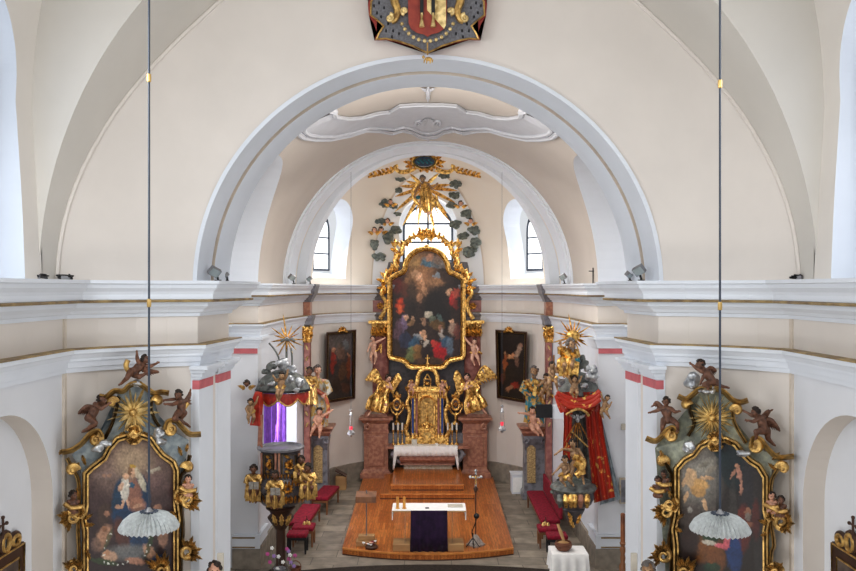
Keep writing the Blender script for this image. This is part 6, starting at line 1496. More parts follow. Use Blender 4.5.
# ------------------------------------------------------------------ statues on console pedestals
def console(s):
    sd = 'left' if s < 0 else 'right'; Y = 26.0
    x0, x1 = (307, 328) if s < 0 else (524, 546)
    t = empty('console_pedestal', tuple(P((x0 + x1) / 2, 490, Y)), 'dark grey marble pedestal with tall gold relief panel on the %s of the apse' % sd, 'pedestal')
    A_, B_ = P(x0, 0, Y).x, P(x1, 0, Y).x; cx = (A_ + B_) / 2; hw = (B_ - A_) / 2
    zz = lambda y: P(0, y, Y).z
    pf_ = FP(Y)
    prof = [(1.15, .12, 0), (1.15, .12, .18), (1.0, .04, .24), (.98, 0, .5), (.92, -.02, zz(450)), (1.0, .08, zz(443)), (1.08, .14, zz(438)), (1.0, .10, zz(435.5))]
    mb = MB(); mb.rings([[Vector((cx - hw * a, Y - d, z)), Vector((cx + hw * a, Y - d, z)), Vector((cx + hw * a, Y + .5, z)), Vector((cx - hw * a, Y + .5, z))] for a, d, z in prof]); mb.build('body', 'marble_grey', t, smooth=False)
    px0, px1 = (313.5, 322.5) if s < 0 else (527, 535.5)
    mb = MB(); mb.prism([(px0, 483), (px0, 448), ((px0 + px1) / 2, 444), (px1, 448), (px1, 483)], lambda u, v, w: pf_(u, v, w), .0, .05); mb.build('gold_panel', mat('pale gold relief', (.62, .46, .22), .5, col2=(.30, .20, .09), scale=22, bump=.8, bscale=30), t, smooth=False)
    for q in (-1, 1):
        xq = (x0 + x1) / 2 + q * (x1 - x0) * .42
        mb = MB(); ptube(mb, pf_, spiral((xq, 441), 3.0, pi / 2, q * 1.1), (.07, .03), .14); mb.build('volute', 'marble_grey', t)
    mb = MB(); lx = (-.02 if s < 0 else .02)
    mb.rings([[Vector((cx - a, Y - d, z)), Vector((cx + a, Y - d, z)), Vector((cx + a, Y + .5, z)), Vector((cx - a, Y + .5, z))] for a, d, z in ((.36, .1, zz(435.5)), (.42, .2, zz(432)), (.40, .16, zz(430)), (.52, .30, zz(427)), (.50, .28, zz(425.5)))]); mb.build('ledge', 'marble_red', t, smooth=False)
console(-1); console(1)
M['white_gilt'] = mat('white and gilt cloth', (.62, .62, .56), .5, col2=(.60, .38, .10), scale=7, ramp=(.42, .52))
M['teal_gilt'] = mat('teal and gilt cloth', (.04, .22, .28), .4, col2=(.60, .36, .08), scale=7, ramp=(.44, .52))
M['rose_gilt'] = mat('rose and gilt cloth', (.46, .10, .06), .4, col2=(.70, .42, .12), scale=6, ramp=(.42, .52))
rel_saint('saint_statue', 25.75, 317.5, 370, 58, .135, 'painted saint in white and gilt robes on the left pedestal of the apse', ('skin_pale', 'hair_grey'), 'white_gilt', yaw=.5, mm='rose_gilt', seat=False, seed=61)
rel_saint('saint_statue', 24.95, 309.5, 371, 34, .11, 'dark haired gilded figure leaning close behind the saint on the left pedestal', ('skin_brown', 'hair_dark'), 'gold_old', yaw=-.4, seat=False, seed=62)
cherub(FP(25.5), dict(head=(319.5, 411.5, .25), sl=(316.5, 416, .2), sr=(322.5, 416, .2), el=(314, 420, .25), wl=(316, 423, .3), er=(327, 413.5, .25), wr=(331, 411, .28), hl=(316, 425, .15), hr=(320.5, 425, .15), kl=(313, 429, .3), al=(311, 434.5, .25), kr=(320, 430.5, .3), ar=(319.5, 436, .25)), .105, 'rosy cherub stretching out an arm on the left pedestal ledge', mats=('skin', 'hair_dark'), drape=[([(313, 424), (318, 426), (323, 423)], .05)], gold='gold', seed=63)
rel_saint('saint_statue', 25.75, 534, 371, 54, .135, 'painted apostle in teal and gilt robes holding a tablet on the right pedestal', ('skin_tan', 'hair_grey'), 'teal_gilt', yaw=.2, mm='gold', seat=False, beard=True, seed=64)
mb = MB(); tp = FP(25.3); mb.prism([(532, 395), (534.5, 380), (538, 380.5), (536, 397)], lambda u, v, w: tp(u, v, w), 0, .05); tag(mb.build('gold_tablet', 'gold', None, smooth=False), 'long gold tablet held by the apostle on the right pedestal', 'tablet')
cherub(FP(25.4), dict(head=(546.5, 377, .25), sl=(543.5, 381, .2), sr=(548.5, 381, .2), el=(541, 384, .25), wl=(538.5, 385.5, .3), er=(550.5, 385, .25), wr=(548, 388, .28), hl=(544, 389, .15), hr=(548, 389, .15), kl=(541, 393, .3), al=(543, 398, .25), kr=(548.5, 394, .3), ar=(547, 399, .25)), .095, 'brown gilded cherub helping the apostle at the right pedestal', mats=('skin_tan', 'hair_dark'), drape=[([(541, 388), (546, 391), (551, 386)], .05), ([(547, 392), (554, 397), (560, 400)], .05)], gold='gold', seed=65)
cherub(FP(25.3), dict(head=(532.5, 410.5, .25), sl=(530, 414.5, .2), sr=(535.5, 415, .2), el=(525.5, 413.5, .25), wl=(520.5, 413, .28), er=(538, 419, .25), wr=(540, 423, .28), hl=(531, 423.5, .15), hr=(536, 423.5, .15), kl=(533, 430, .3), al=(538, 434, .28), kr=(538.5, 429, .3), ar=(542.5, 434.5, .25)), .105, 'rosy cherub pointing left below the apostle on the right pedestal ledge', mats=('skin', 'hair_dark'), drape=[([(529, 422), (534, 425), (539, 422)], .05)], gold='gold', seed=66)
# monitor
t = empty('wall_monitor', tuple(P(545, 411, 22.4)), 'black flat monitor on a white wall box in front of the right pedestal statue', 'monitor')
a = P(536, 418, 22.4); b = P(552.5, 404.4, 22.4)
mb = MB(); mb.box((a.x, 22.4, a.z), (b.x, 22.46, b.z)); bev(mb.build('screen', 'black', t, smooth=False), .01)
a = P(550, 418, 22.6); b = P(566, 405, 22.6)
mb = MB(); mb.box((a.x, 22.47, a.z), (b.x + .3, 22.7, b.z)); mb.build('wall_box', 'white', t, smooth=False)

# ------------------------------------------------------------------ baptism group on the right
M['drape_gilt'] = mat('red drape with gilt sprigs', (.42, .035, .018), .4, col2=(.75, .45, .12), scale=9, ramp=(.36, .40), cav=.5)
r_ = FP(19.3)
g_ = empty('baptism_canopy', tuple(r_(578, 391)), 'large red gilt sprigged canopy drape with teal lining on the right flank wall', 'canopy')
rc = P(579, 391, 19.55)
mb = MB(); mb.lathe((rc.x, rc.y, 0), [(.40, CZ(398)), (.50, CZ(394)), (.50, CZ(391)), (.45, CZ(388)), (.40, CZ(384)), (.30, CZ(378)), (.2, CZ(374)), (.05, CZ(372))], 24); mb.build('slate_dome', 'cloud_grey', g_)
def sheet(name, m, par, left, right, Y0, amp, waves, seed=0, nu=40, lift=0):
    """hanging cloth between two px edges (top to bottom), with folds"""
    n = len(left); Lp = smooth_path(left, 4); Rp = smooth_path(right, 4); rows = []
    for j in range(len(Lp)):
        row = []
        for i in range(nu + 1):
            u = i / nu; x = Lp[j][0] + (Rp[j][0] - Lp[j][0]) * u; y = Lp[j][1] + (Rp[j][1] - Lp[j][1]) * u
            row.append(FP(Y0)(x, y, lift + amp * sin(u * waves * 2 * pi + seed + .02 * j) + amp * .4 * sin(u * waves * 5 + j * .1)))
        rows.append(row)
    mb = MB(); mb.strip(rows); return mb.build(name, m, par)
sheet('teal_lining', 'blue_panel', g_, [(597, 410), (600, 440), (604, 470), (600, 505)], [(599, 408), (607, 440), (614, 470), (621, 499)], 19.45, .03, 3)
sheet('right_curtain', 'drape_gilt', g_, [(585, 408), (587, 435), (590, 465), (594, 503)], [(600, 402), (604, 435), (609, 465), (615, 497)], 19.3, .05, 3, 1)
sheet('left_curtain', 'drape_gilt', g_, [(563.5, 408), (563.8, 425), (563, 445), (562.5, 460)], [(573, 408), (572, 425), (571, 445), (570, 460)], 19.45, .03, 2, 2)
sheet('back_cloth', 'cloud_grey', g_, [(568, 405), (568, 440), (568, 485)], [(592, 405), (592, 440), (594, 485)], 19.6, .03, 3, 2)
sheet('valance', 'drape_gilt', g_, [(556, 392), (560, 398), (563, 403)], [(599, 392), (599, 402), (598, 412)], 19.05, .05, 4, 3)
for k in range(3):
    mb = MB(); y = 396 + 4 * k; ptube(mb, FP(19.0), smooth_path([(557 + 2 * k, y - 3), (568, y + 2), (580, y + 4), (592, y + 1), (600, y - 5)], 5), .06, .02 + .02 * k, 10); mb.build('valance_fold', 'drape_gilt', g_)
mb = MB(); robe(mb, [FP(19.1)(556, 395, .03), FP(19.1)(561, 404, .05), FP(19.1)(563, 412, .05)], [.05, .09, .06], 4, .3, n=20); mb.build('side_swag', 'drape_gilt', g_)
mb = MB(); ptube(mb, FP(18.9), smooth_path([(566, 415), (572, 411), (579, 409), (586, 412), (589, 416)], 4), .03, .05); mb.build('gilt_edge', 'gold_old', g_)
for i, (c, w_, h_, m_) in enumerate((((591, 377), 6, 5, 'silver'), ((581, 364), 7, 5, 'cloud_grey'), ((573, 371), 7, 4, 'cloud_grey'), ((559, 383), 5, 5, 'silver'), ((584, 386), 4, 3.5, 'silver'), ((594, 370), 4, 4, 'silver'), ((580, 359), 5, 4, 'cloud_grey'), ((587, 368), 4, 3, 'silver'), ((597, 376), 3, 3, 'silver'))):
    blob('cloud', cloud_balls(FP(19.15), c, w_ * 1.25, h_ * 1.2, .05, i + 120, 8, .4), m_, g_, .025, 1)
gs = empty('canopy_sun', tuple(r_(573, 345)), 'gold sunburst behind the gilded god on the right hand canopy', 'sunburst')
sunburst(FP(19.5), (573, 337), 20, 22, gs, 6, .8, asym=lambda a: (1.3 if abs(a - pi / 2) < .2 else 1.0))
mb = MB(); mb.ball(FP(19.4)(573, 336, 0), (.16, .06, .13), 14, 8); mb.build('halo_disc', 'gold', gs)
t, L, pl = rel_saint('gilded_god_figure', 19.15, 571, 344, 34, .115, 'bearded gilded god figure seated on clouds above the red canopy', ('skin_tan', 'hair_grey'), 'gold', lean=-1.2, yaw=.3, arms='raise', seed=71, beard=True)
mb = MB(); mb.ball(FP(18.9)(575.5, 360.5, 0), .105, 16, 10); tag(mb.build('blue_globe', 'teal', None), 'bright blue globe beside the knee of the gilded god on the canopy', 'globe')
cherub(FP(18.95), dict(head=(552, 365, .2), sl=(550, 369, .15), sr=(554.5, 369, .15), el=(549, 373, .2), wl=(551.5, 375.5, .24), er=(557, 372, .2), wr=(555.5, 368, .22), hl=(550, 378, .15), hr=(554, 378, .15), kl=(549, 383, .26), al=(551, 388, .2), kr=(556, 382, .25), ar=(557, 388, .2)), .07, 'cherub with crossed wooden staff at the left of the right hand canopy', mats=('skin_tan', 'hair_dark'), seed=72, drape=[([(549, 377), (553, 380), (557, 376)], .04)], gold='gold')
mb = MB(); ptube(mb, FP(18.85), [(553.8, 382), (553.8, 355)], .022, 0, 6); ptube(mb, FP(18.85), [(549, 366), (558.5, 369)], .02, 0, 6); tag(mb.build('wooden_cross', 'wood_mid', None), 'brown wooden cross carried by the cherub left of the god figure', 'cross')
cherub(FP(18.95), dict(head=(574.5, 379, .2), sl=(572, 383, .15), sr=(577, 383, .15), el=(570, 381, .2), wl=(569, 377.5, .24), er=(579.5, 381, .2), wr=(581, 378, .22), hl=(572.5, 389, .15), hr=(576, 389, .15), kl=(571, 392.5, .26), al=(573, 396, .2), kr=(577, 392.5, .25), ar=(576, 396.5, .2)), .07, 'tan cherub head and arms looking down from the middle of the right canopy rim', mats=('skin_tan', 'hair_dark'), seed=73)
cherub(FP(18.95), dict(head=(607.5, 398, .2), sl=(604, 401, .15), sr=(607, 404, .15), el=(602, 398, .2), wl=(601.5, 394, .24), er=(609, 407, .2), wr=(611, 403.5, .22), hl=(602.5, 408.5, .15), hr=(605.5, 410, .15), kl=(601, 413, .26), al=(603, 417, .2), kr=(607, 413.5, .25), ar=(609.5, 417.5, .2)), .06, 'brown cherub flying at the right edge of the red canopy', mats=('skin_tan', 'hair_dark'), seed=74, drape=[([(601, 408), (604, 411), (608, 408)], .03)], gold='gold_old')
dv = empty('dove_glory', tuple(FP(19.3)(577.6, 419)), 'silver dove with gold rays spreading down the teal back cloth', 'relief')
for i in range(9):
    a = -pi * .32 - pi * .36 * i / 8
    mb = MB(); rays(mb, FP(19.35), (577.6, 419), [(577.6 + 26 * cos(a), 419 - (30 - 6 * (i % 2)) * sin(a), 0, 1)], .45, .05, .015, 4); mb.build('sun_ray', 'gold', dv)
mb = MB(); mb.ball(FP(19.2)(577.6, 419, 0), (.05, .06, .09)); mb.ball(FP(19.2)(577.6, 415.5, .03), .035); 
for q in (-1, 1): leaf(mb, FP(19.2), (577.6, 419), (577.6 + q * 8, 414.5), 1.6, .02, .03)
mb.build('dove', 'silver', dv)
# rock, bowl, bracket
fb = empty('baptism_basin', tuple(r_(574, 530)), 'green carved rock on a gilt and red bowl bracket beneath the baptism figures', 'bracket')
bc = P(573.5, 495, 19.25); bz = lambda y: P(0, y, 18.9).z
mb = MB(); mb.lathe((bc.x, bc.y, 0), [(.47, bz(494)), (.53, bz(491)), (.50, bz(488.5)), (.40, bz(486)), (.38, bz(484)), (.36, bz(486))], 26); mb.build('rim', 'cloud_grey', fb, angle=30)
mb = MB(); mb.lathe((bc.x, bc.y, 0), [(.46, bz(493.5)), (.47, bz(500)), (.40, bz(507)), (.30, bz(510)), (.2, bz(512))], 26); mb.build('bowl', 'marble_black', fb)
mb = MB(); mb.lathe((bc.x, bc.y, 0), [(.22, bz(509)), (.26, bz(513)), (.20, bz(518)), (.16, bz(523)), (.06, bz(528)), (.02, bz(530))], 12); mb.build('pendant', 'marble_black', fb)
bowlp = type('BP', (), {})
class CylG:
    def __init__(s, c, r): s.c = c; s.r = r
    def __call__(s, x, y, o=0):
        k = (x - CX) / F; R_ = s.r + o; A = k * k + 1; B = -2 * (k * s.c.x + s.c.y); C_ = s.c.x ** 2 + s.c.y ** 2 - R_ * R_
        return P(x, y, (-B - sqrt(max(0, B * B - 4 * A * C_))) / (2 * A))
bw = CylG(bc, .46)
for k, (x, m_) in enumerate(((560, 'cloud_grey'), (566, 'gold'), (571, 'gold'), (575, 'gold'), (580.5, 'marble_red'), (587, 'gold'))):
    mb = MB(); mb.tube([bw(x, 495, .0), bw(x, 500, .05), bw(x, 507, -.06)], [.06, .075, .04], 8); mb.build('gadroon', m_, fb)
leaves(FP(18.95), fb, [((574, 528), (569, 518), 2), ((577, 524), (581, 514), 2), ((572, 521), (568, 512), 2)], 'gold', .05, .05)
rock = [(r_(x, y, d), (a, b, c)) for x, y, d, a, b, c in ((573, 484, 0, .34, .2, .16), (565, 488, .05, .2, .2, .08), (582, 487, 0, .2, .2, .12), (556, 492, 0, .15, .15, .06), (590, 491, 0, .12, .15, .06), (575, 481, -.05, .18, .15, .10), (568, 483, .0, .14, .14, .08))]
blob('rock', rock, 'cloud', fb, .03, 2)
# figures of the baptism
def nude(Y, J, hr, lb, mats, gdr, seed, **k):
    t = cherub(FP(Y), J, hr, lb, mats=mats, drape=gdr, gold='gold', seed=seed, name='baptism_statue', adult=True, **k); return t
nude(18.95, dict(head=(572.5, 443.5, .2), sl=(569.5, 450, .15), sr=(578.5, 449.5, .15), el=(562.5, 449, .2), wl=(557, 453, .22), er=(583, 457, .2), wr=(584, 465, .22), hl=(573, 464, .15), hr=(578.5, 464, .15), kl=(571.5, 473, .24), al=(571, 482, .18), kr=(582, 473, .22), ar=(583.5, 482, .18)), .085, 'standing baptist statue with outstretched arm and gold cloth on the green rock', ('skin_tan', 'hair_dark'), [([(573, 456), (578, 458), (583, 462), (580, 472), (576, 476)], .08), ([(574, 462), (580, 466), (582, 474)], .09)], 75, yaw=.4)
nude(18.9, dict(head=(565, 459.5, .2), sl=(562, 464.5, .15), sr=(568, 464.5, .15), el=(558, 469, .2), wl=(554, 473, .22), er=(569.5, 470, .2), wr=(566, 473, .24), hl=(562.5, 475, .15), hr=(567.5, 475, .15), kl=(561, 480, .28), al=(565, 484.5, .22), kr=(569, 480, .28), ar=(573, 484, .2)), .08, 'kneeling bearded statue being baptised on the green rock', ('skin_tan', 'hair_dark'), [([(560, 474), (565, 478), (570, 474)], .07)], 76, yaw=.3)
mb = MB(); ptube(mb, FP(18.7), [(572, 432), (588, 447)], .02, 0, 6); tag(mb.build('shepherd_staff', 'gold_old', None), 'thin gold staff slanting behind the standing baptist statue', 'staff')

# ------------------------------------------------------------------ people's altar and furnishings on the platform
al = empty('mass_altar', (0, 20.7, ZP), 'free standing altar table with white top, glass legs and purple front cloth', 'altar')
yf = 20.22; zt_ = P(0, 511, yf).z
mb = MB(); mb.box((-.85, yf, zt_ - .03), (.90, yf + .72, zt_)); bev(mb.build('top_board', 'wood_light', al, smooth=False), .008)
mb = MB(); mb.box((-.84, yf + .01, zt_), (.89, yf + .71, zt_ + .012)); mb.build('top_linen', 'linen', al, smooth=False)
M['glass_leg'] = (lambda m: (m.node_tree.nodes['Principled BSDF'].inputs['Transmission Weight'].__setattr__('default_value', .92), m)[1])(mat('clear glass panel', (.80, .86, .84), .05, var=0))
for x0, x1 in ((-.60, -.50), (.53, .63)):
    mb = MB(); mb.box((x0 + .04, yf + .10, ZP + .14), (x0 + .06, yf + .62, zt_ - .03)); mb.build('glass_panel', 'glass_leg', al, smooth=False)
for x0, x1 in ((-.84, -.40), (.45, .86)):
    mb = MB(); mb.box((x0, yf + .02, ZP), (x1, yf + .55, ZP + .17)); bev(mb.build('foot_block', 'wood_light', al, smooth=False), .01)
for x in (-.85, .90):
    mb = MB(); mb.box((x - .01, yf + .02, zt_ - .22), (x + .01, yf + .7, zt_ + .01)); mb.build('linen_side', 'linen', al, smooth=False)
mb = MB(); n = 24
mb.strip([[Vector((-.41 + .87 * i / n + d * (i / n - .5), yf - .02 - .008 * sin(i * 1.3) * j, z)) for i in range(n + 1)] for j, (z, d) in enumerate(((zt_ + .014, 0), (zt_ - .02, 0), (.6, .01), (ZP + .015, .03)))])
o = mb.build('purple_antependium', 'purple', None); md = o.modifiers.new('s', 'SOLIDIFY'); md.thickness = .006; bake(o); tag(o, 'dark purple cloth hanging down the front of the mass altar', 'cloth')
for i, x in enumerate((-.73, -.57)):
    t = empty('altar_candle', (x, 20.40, zt_ + .013), ['left', 'right'][i] + ' of two stout amber candles on the mass altar', 'candle', 'amber altar candles')
    mb = MB(); mb.lathe((x, 20.40, zt_ + .013), [(.05, 0), (.05, .015), (.035, .02), (.035, .27), (.028, .28)], 12); mb.build('candle', mat('amber wax', (.75, .38, .08), .4, col2=(.55, .22, .04)), t)
    mb = MB(); mb.lathe((x, 20.40, zt_ + .013), [(.055, .0), (.058, .012), (.04, .016)], 12); mb.build('dish', 'brass', t)
mb = MB(); mb.box((.48, 20.50, zt_ + .013), (.84, 20.76, zt_ + .03)); o = mb.build('missal', 'paper', None, smooth=False); tag(o, 'pale book lying on the right end of the mass altar', 'book')
mb = MB(); mb.lathe((-.02, 20.42, zt_ + .013), [(.05, 0), (.045, .02), (.01, .03)], 10); o = mb.build('microphone', 'steel', None); tag(o, 'small grey microphone lying at the middle of the mass altar', 'microphone')
# lectern
t = empty('lectern', (-1.5, 20.65, ZP), 'slim lectern with light wooden desk on a thin pole, left of the mass altar', 'lectern')
lx = P(366.3, 0, 20.7).x; Yl = 20.75
mb = MB(); mb.tube([(lx, Yl, ZP + .1), (lx, Yl, P(0, 490, Yl).z)], .014, 8); mb.build('pole', 'steel', t)
a = P(0, 501, Yl); b = P(0, 491.5, Yl)
mb = MB(); mb.prism([(Yl - .20, a.z), (Yl - .18, a.z + .14), (Yl + .12, a.z + .22), (Yl + .13, a.z + .18), (Yl - .15, a.z + .10), (Yl - .15, a.z)], lambda u, v, w: Vector((w, u, v)), lx - .25, lx + .25); bev(mb.build('desk', 'wood_mid', t, smooth=False), .008)
mb = MB(); mb.box((lx - .25, Yl - .12, ZP), (lx + .24, Yl + .2, ZP + .12)); bev(mb.build('base', 'wood_light', t, smooth=False), .01)
mb = MB(); mb.box((lx - .2, Yl - .05, ZP + .12), (lx + .2, Yl + .16, ZP + .24)); bev(mb.build('base_block', 'wood_light', t, smooth=False), .01)
fl = empty('flower_arrangement', (lx + .12, 20.42, ZP), 'low bowl of pink and white flowers at the foot of the lectern', 'flowers')
mb = MB(); mb.lathe((lx + .14, 20.5, ZP), [(.14, 0), (.16, .05), (.14, .07), (.02, .06)], 12); mb.build('bowl', 'wood_dark', fl)
rnd = random.Random(9)
for i in range(22):
    a_ = rnd.uniform(0, 6.28); r0 = rnd.uniform(.0, .16); mb = MB(); c = Vector((lx + .14 + r0 * 1.3 * cos(a_), 20.5 + r0 * .6 * sin(a_), ZP + .09 + rnd.uniform(0, .08)))
    mb.ball(c, .026, 7, 5); 
    for k in range(5): mb.ball(c + Vector((.025 * cos(k * 1.26), .025 * sin(k * 1.26), .008)), (.016, .016, .01), 6, 4)
    mb.build('blossom', ['linen', 'skin_pale', 'velvet'][i % 3] if i % 3 else 'linen', fl)
# processional crucifix
t = empty('processional_crucifix', (1.17, 20.75, ZP), 'tall processional crucifix with silver cross on a pyramid foot, right of the mass altar', 'crucifix')
Yx = 20.75; cxp = P(475.7, 0, Yx).x; zx = lambda y: P(0, y, Yx).z
mb = MB(); mb.lathe((cxp, Yx, 0), [(.24, ZP), (.24, ZP + .04), (.20, ZP + .05), (.05, ZP + .24), (.03, ZP + .27)], 4); mb.build('foot', mat('pale speckled stone', (.50, .46, .42), .5, col2=(.30, .24, .2), scale=18), t, smooth=False)
mb = MB(); mb.tube([(cxp, Yx, ZP + .2), (cxp, Yx, zx(489))], [.014, .014], 8); mb.lathe((cxp, Yx, 0), [(.014, zx(493)), (.05, zx(490)), (.05, zx(488)), (.02, zx(486))], 8); mb.build('pole', 'wood_dark', t)
mb = MB(); mb.box((cxp - .022, Yx - .014, zx(487)), (cxp + .022, Yx + .014, zx(471))); mb.box((cxp - .13, Yx - .014, zx(478)), (cxp + .13, Yx + .014, zx(476.2)))
for a_, b_ in ((-.13, 477), (.13, 477), (0, 470.8)): mb.ball((cxp + a_, Yx, zx(b_)), .04)
mb.build('cross', 'silver', t)
xp = FP(Yx - .03)
figure('corpus', xp, dict(head=(475.7, 475.6, .02), sl=(474.7, 477.2, .01), sr=(476.7, 477.2, .01), el=(473.3, 476.8, .01), wl=(472, 476.5, .01), er=(478.1, 476.8, .01), wr=(479.4, 476.5, .01), hl=(475.3, 480.5, .01), hr=(476.1, 480.5, .01), kl=(475.3, 483, .03), al=(475.6, 485.6, .01), kr=(476.1, 483, .03), ar=(475.8, 485.6, .01)), .018, ('gold', 'hair_dark'), t, adult=True, eyes=False, body_name='corpus')
# microphone stand by the crucifix
t = empty('microphone_stand', (1.1, 20.6, ZP), 'black microphone stand leaning at the crucifix with round black head', 'microphone stand')
ms_ = FP(20.5)
mb = MB(); mb.ball(ms_(476.5, 516, 0), .07, 12, 8); mb.build('head', 'black', t)
mb = MB(); ptube(mb, ms_, smooth_path([(476.5, 518), (475, 524), (472, 532), (473, 538)], 4), .012, 0); mb.tube([ms_(473, 533), ms_(473, 544.5)], .012); mb.build('stem', 'black', t)
for dx in (-.16, .02, .16):
    mb = MB(); mb.tube([ms_(473, 538), Vector((ms_(473, 547).x + dx, 20.5 + abs(dx) - .08, ZP + .012))], .011); mb.build('leg', 'black', t)

# ------------------------------------------------------------------ seating along the flanks
def bench(name, c, size, zs, leg_h, rz, label, back=None, legm='wood_mid', velvet=True, ncush=1):
    t = empty(name, (c[0], c[1], 0), label, 'bench' if size[1] > .7 else 'stool')
    Mx = Matrix.Translation((c[0], c[1], 0)) @ Matrix.Rotation(rz, 4, 'Z')
    w, l = size[0] / 2, size[1] / 2
    mb = MB(); mb.box((-w, -l, zs - .10), (w, l, zs), Mx); bev(mb.build('cushion', 'velvet', t, smooth=True, angle=60), .035, 3)
    mb = MB(); mb.box((-w + .02, -l + .02, zs - .16), (w - .02, l - .02, zs - .09), Mx); mb.build('seat_frame', legm, t, smooth=False)
    for sx in (-1, 1):
        for sy in (-1, 1):
            mb = MB(); p = Mx @ Vector((sx * (w - .04), sy * (l - .05), 0)); mb.tube([(p.x, p.y, 0), (p.x, p.y, zs * .5), (p.x, p.y, zs - .1)], [.022, .03, .028], 8); mb.build('leg', legm, t)
    if back:
        mb = MB(); mb.box((back * (w - .02), -l, zs), (back * (w + .06), l, zs + .5), Mx); bev(mb.build('backrest', 'velvet', t, smooth=True, angle=60), .03, 3)
    return t
bench('bench', (-3.0, 24.9), (.50, 1.5), .50, 0, -.12, 'far red velvet bench beside the left console pedestal')
bench('bench', (-3.27, 22.6), (.52, 1.9), .48, 0, -.05, 'middle red velvet bench along the left flank, before the console bench')
bench('stool', (-3.12, 21.35), (.55, .5), .50, 0, 0, 'wooden legged red velvet stool left, behind the nearest black legged one')
bench('stool', (-3.18, 20.75), (.50, .42), .50, 0, 0, 'nearest left red velvet stool with black turned legs', legm='black')
bench('bench', (3.15, 23.4), (.50, 3.2), .50, 0, .0, 'long red velvet bench with tall backrest along the right flank', back=1)
bench('stool', (3.0, 21.25), (.52, .5), .50, 0, 0, 'red velvet stool on the right, behind the nearest black legged one')
bench('stool', (3.12, 20.6), (.50, .42), .50, 0, 0, 'nearest right red velvet stool with black legs', legm='black')
for s, x, y, lb in ((-1, -3.05, 21.4, 'left'), (1, 2.95, 21.3, 'right')):
    t = empty('hand_bells', (x, y, .50), 'small cluster of altar bells on a red stool at the %s flank' % lb, 'bell')
    for k, (dx, dy) in enumerate(((-.06, 0), (.06, 0), (0, .07))):
        mb = MB(); mb.lathe((x + dx, y + dy, .50), [(.05, 0), (.045, .02), (.03, .06), (.01, .08)], 10); mb.build('bell', 'brass', t)
    mb = MB(); mb.tube([(x - .06, y, .58), (x, y, .64), (x + .06, y, .58)], .01, 6); mb.tube([(x, y + .07, .58), (x, y, .64), (x, y, .72)], .01, 6); mb.build('handle', 'wood_dark', t)
# wooden chest at the left, white radiator box at the right
a = P(337, 484, 27.3)
t = empty('wooden_chest', (-2.85, 27.3, 0), 'open light wooden chest with slanted dark lid against the left apse wall', 'chest')
mb = MB(); mb.box((-2.95, 27.1, 0), (-2.62, 27.4, .45)); bev(mb.build('box', 'wood_light', t, smooth=False), .01)
mb = MB(); mb.box((-.2, -.35, 0), (.2, 0, .03), Matrix.Translation((-2.80, 27.42, .52)) @ Matrix.Rotation(.5, 4, 'Y')); mb.build('lid', 'wood_dark', t, smooth=False)
t = empty('white_cabinet', (2.95, 26.6, 0), 'low white box cabinet beside the right console pedestal', 'cabinet')
mb = MB(); mb.box((2.62, 26.6, 0), (3.05, 27.1, .58)); bev(mb.build('body', 'white', t, smooth=False), .01)
mb = MB(); mb.box((2.60, 26.58, .58), (3.07, 27.12, .62)); mb.build('top', 'white', t, smooth=False)
mb = MB(); mb.box((2.66, 26.585, .06), (3.01, 26.60, .52)); mb.build('door', 'linen', t, smooth=False)
# white clothed table with a basket
t = empty('side_table', (2.9, 18.35, 0), 'small table under a white cloth at the lower right of the chancel', 'table')
tx0, tx1, ty0, ty1, tz = 2.66, 3.42, 18.15, 18.75, .76
for x in (tx0 + .06, tx1 - .06):
    for y in (ty0 + .06, ty1 - .06):
        mb = MB(); mb.tube([(x, y, 0), (x, y, tz - .03)], .025, 8); mb.build('leg', 'black', t)
mb = MB(); mb.box((tx0, ty0, tz - .03), (tx1, ty1, tz)); mb.build('tabletop', 'wood_dark', t, smooth=False)
mb = MB(); ring_ = []
N_ = 96
def perim(u, d):
    w, h = tx1 - tx0 + 2 * d, ty1 - ty0 + 2 * d; Lp = 2 * (w + h); q = u * Lp
    if q < w: return (tx0 - d + q, ty0 - d)
    q -= w
    if q < h: return (tx1 + d, ty0 - d + q)
    q -= h
    if q < w: return (tx1 + d - q, ty1 + d)
    q -= w
    return (tx0 - d, ty1 + d - q)
rows = []
for z, d, am in ((tz + .006, .004, 0), (tz - .01, .012, 0), (tz - .15, .02, .012), (tz - .38, .03, .03)):
    rows.append([Vector((*perim(i / N_, d + am * sin(i * .9)), z)) for i in range(N_)])
mb.rings(rows, cap=False); mb.face([v for v in list(mb.bm.verts)[:N_]])
o = mb.build('tablecloth', 'linen', None); tag(o, 'white cloth with soft folds covering the small side table', 'tablecloth')
bx_, by_ = P(563.5, 0, 18.4).x, 18.42
t = empty('wicker_basket', (bx_, by_, tz), 'round brown wicker basket bowl on the white clothed side table', 'basket')
M['wicker'] = mat('woven wicker', (.26, .10, .05), .6, col2=(.12, .04, .02), scale=5, stretch=(1, 1, 14), bump=.6)
mb = MB(); mb.lathe((bx_, by_, tz + .008), [(.11, 0), (.17, .06), (.19, .13), (.165, .19), (.15, .19), (.165, .13), (.10, .04)], 20); mb.build('bowl', 'wicker', t)
mb = MB(); mb.lathe((bx_, by_, tz + .008), [(.15, .15), (.10, .18), (.03, .20)], 14); mb.build('contents', 'wood_light', t)
mb = MB(); mb.tube([(bx_ + .02, by_, tz + .18), (bx_ - .03, by_ + .1, tz + .34), (bx_ - .09, by_ + .2, tz + .52)], [.03, .05, .035], 8, .5); o = mb.build('wooden_scoop', 'wood_light', None); tag(o, 'light wooden scoop sticking up out of the wicker basket', 'scoop')
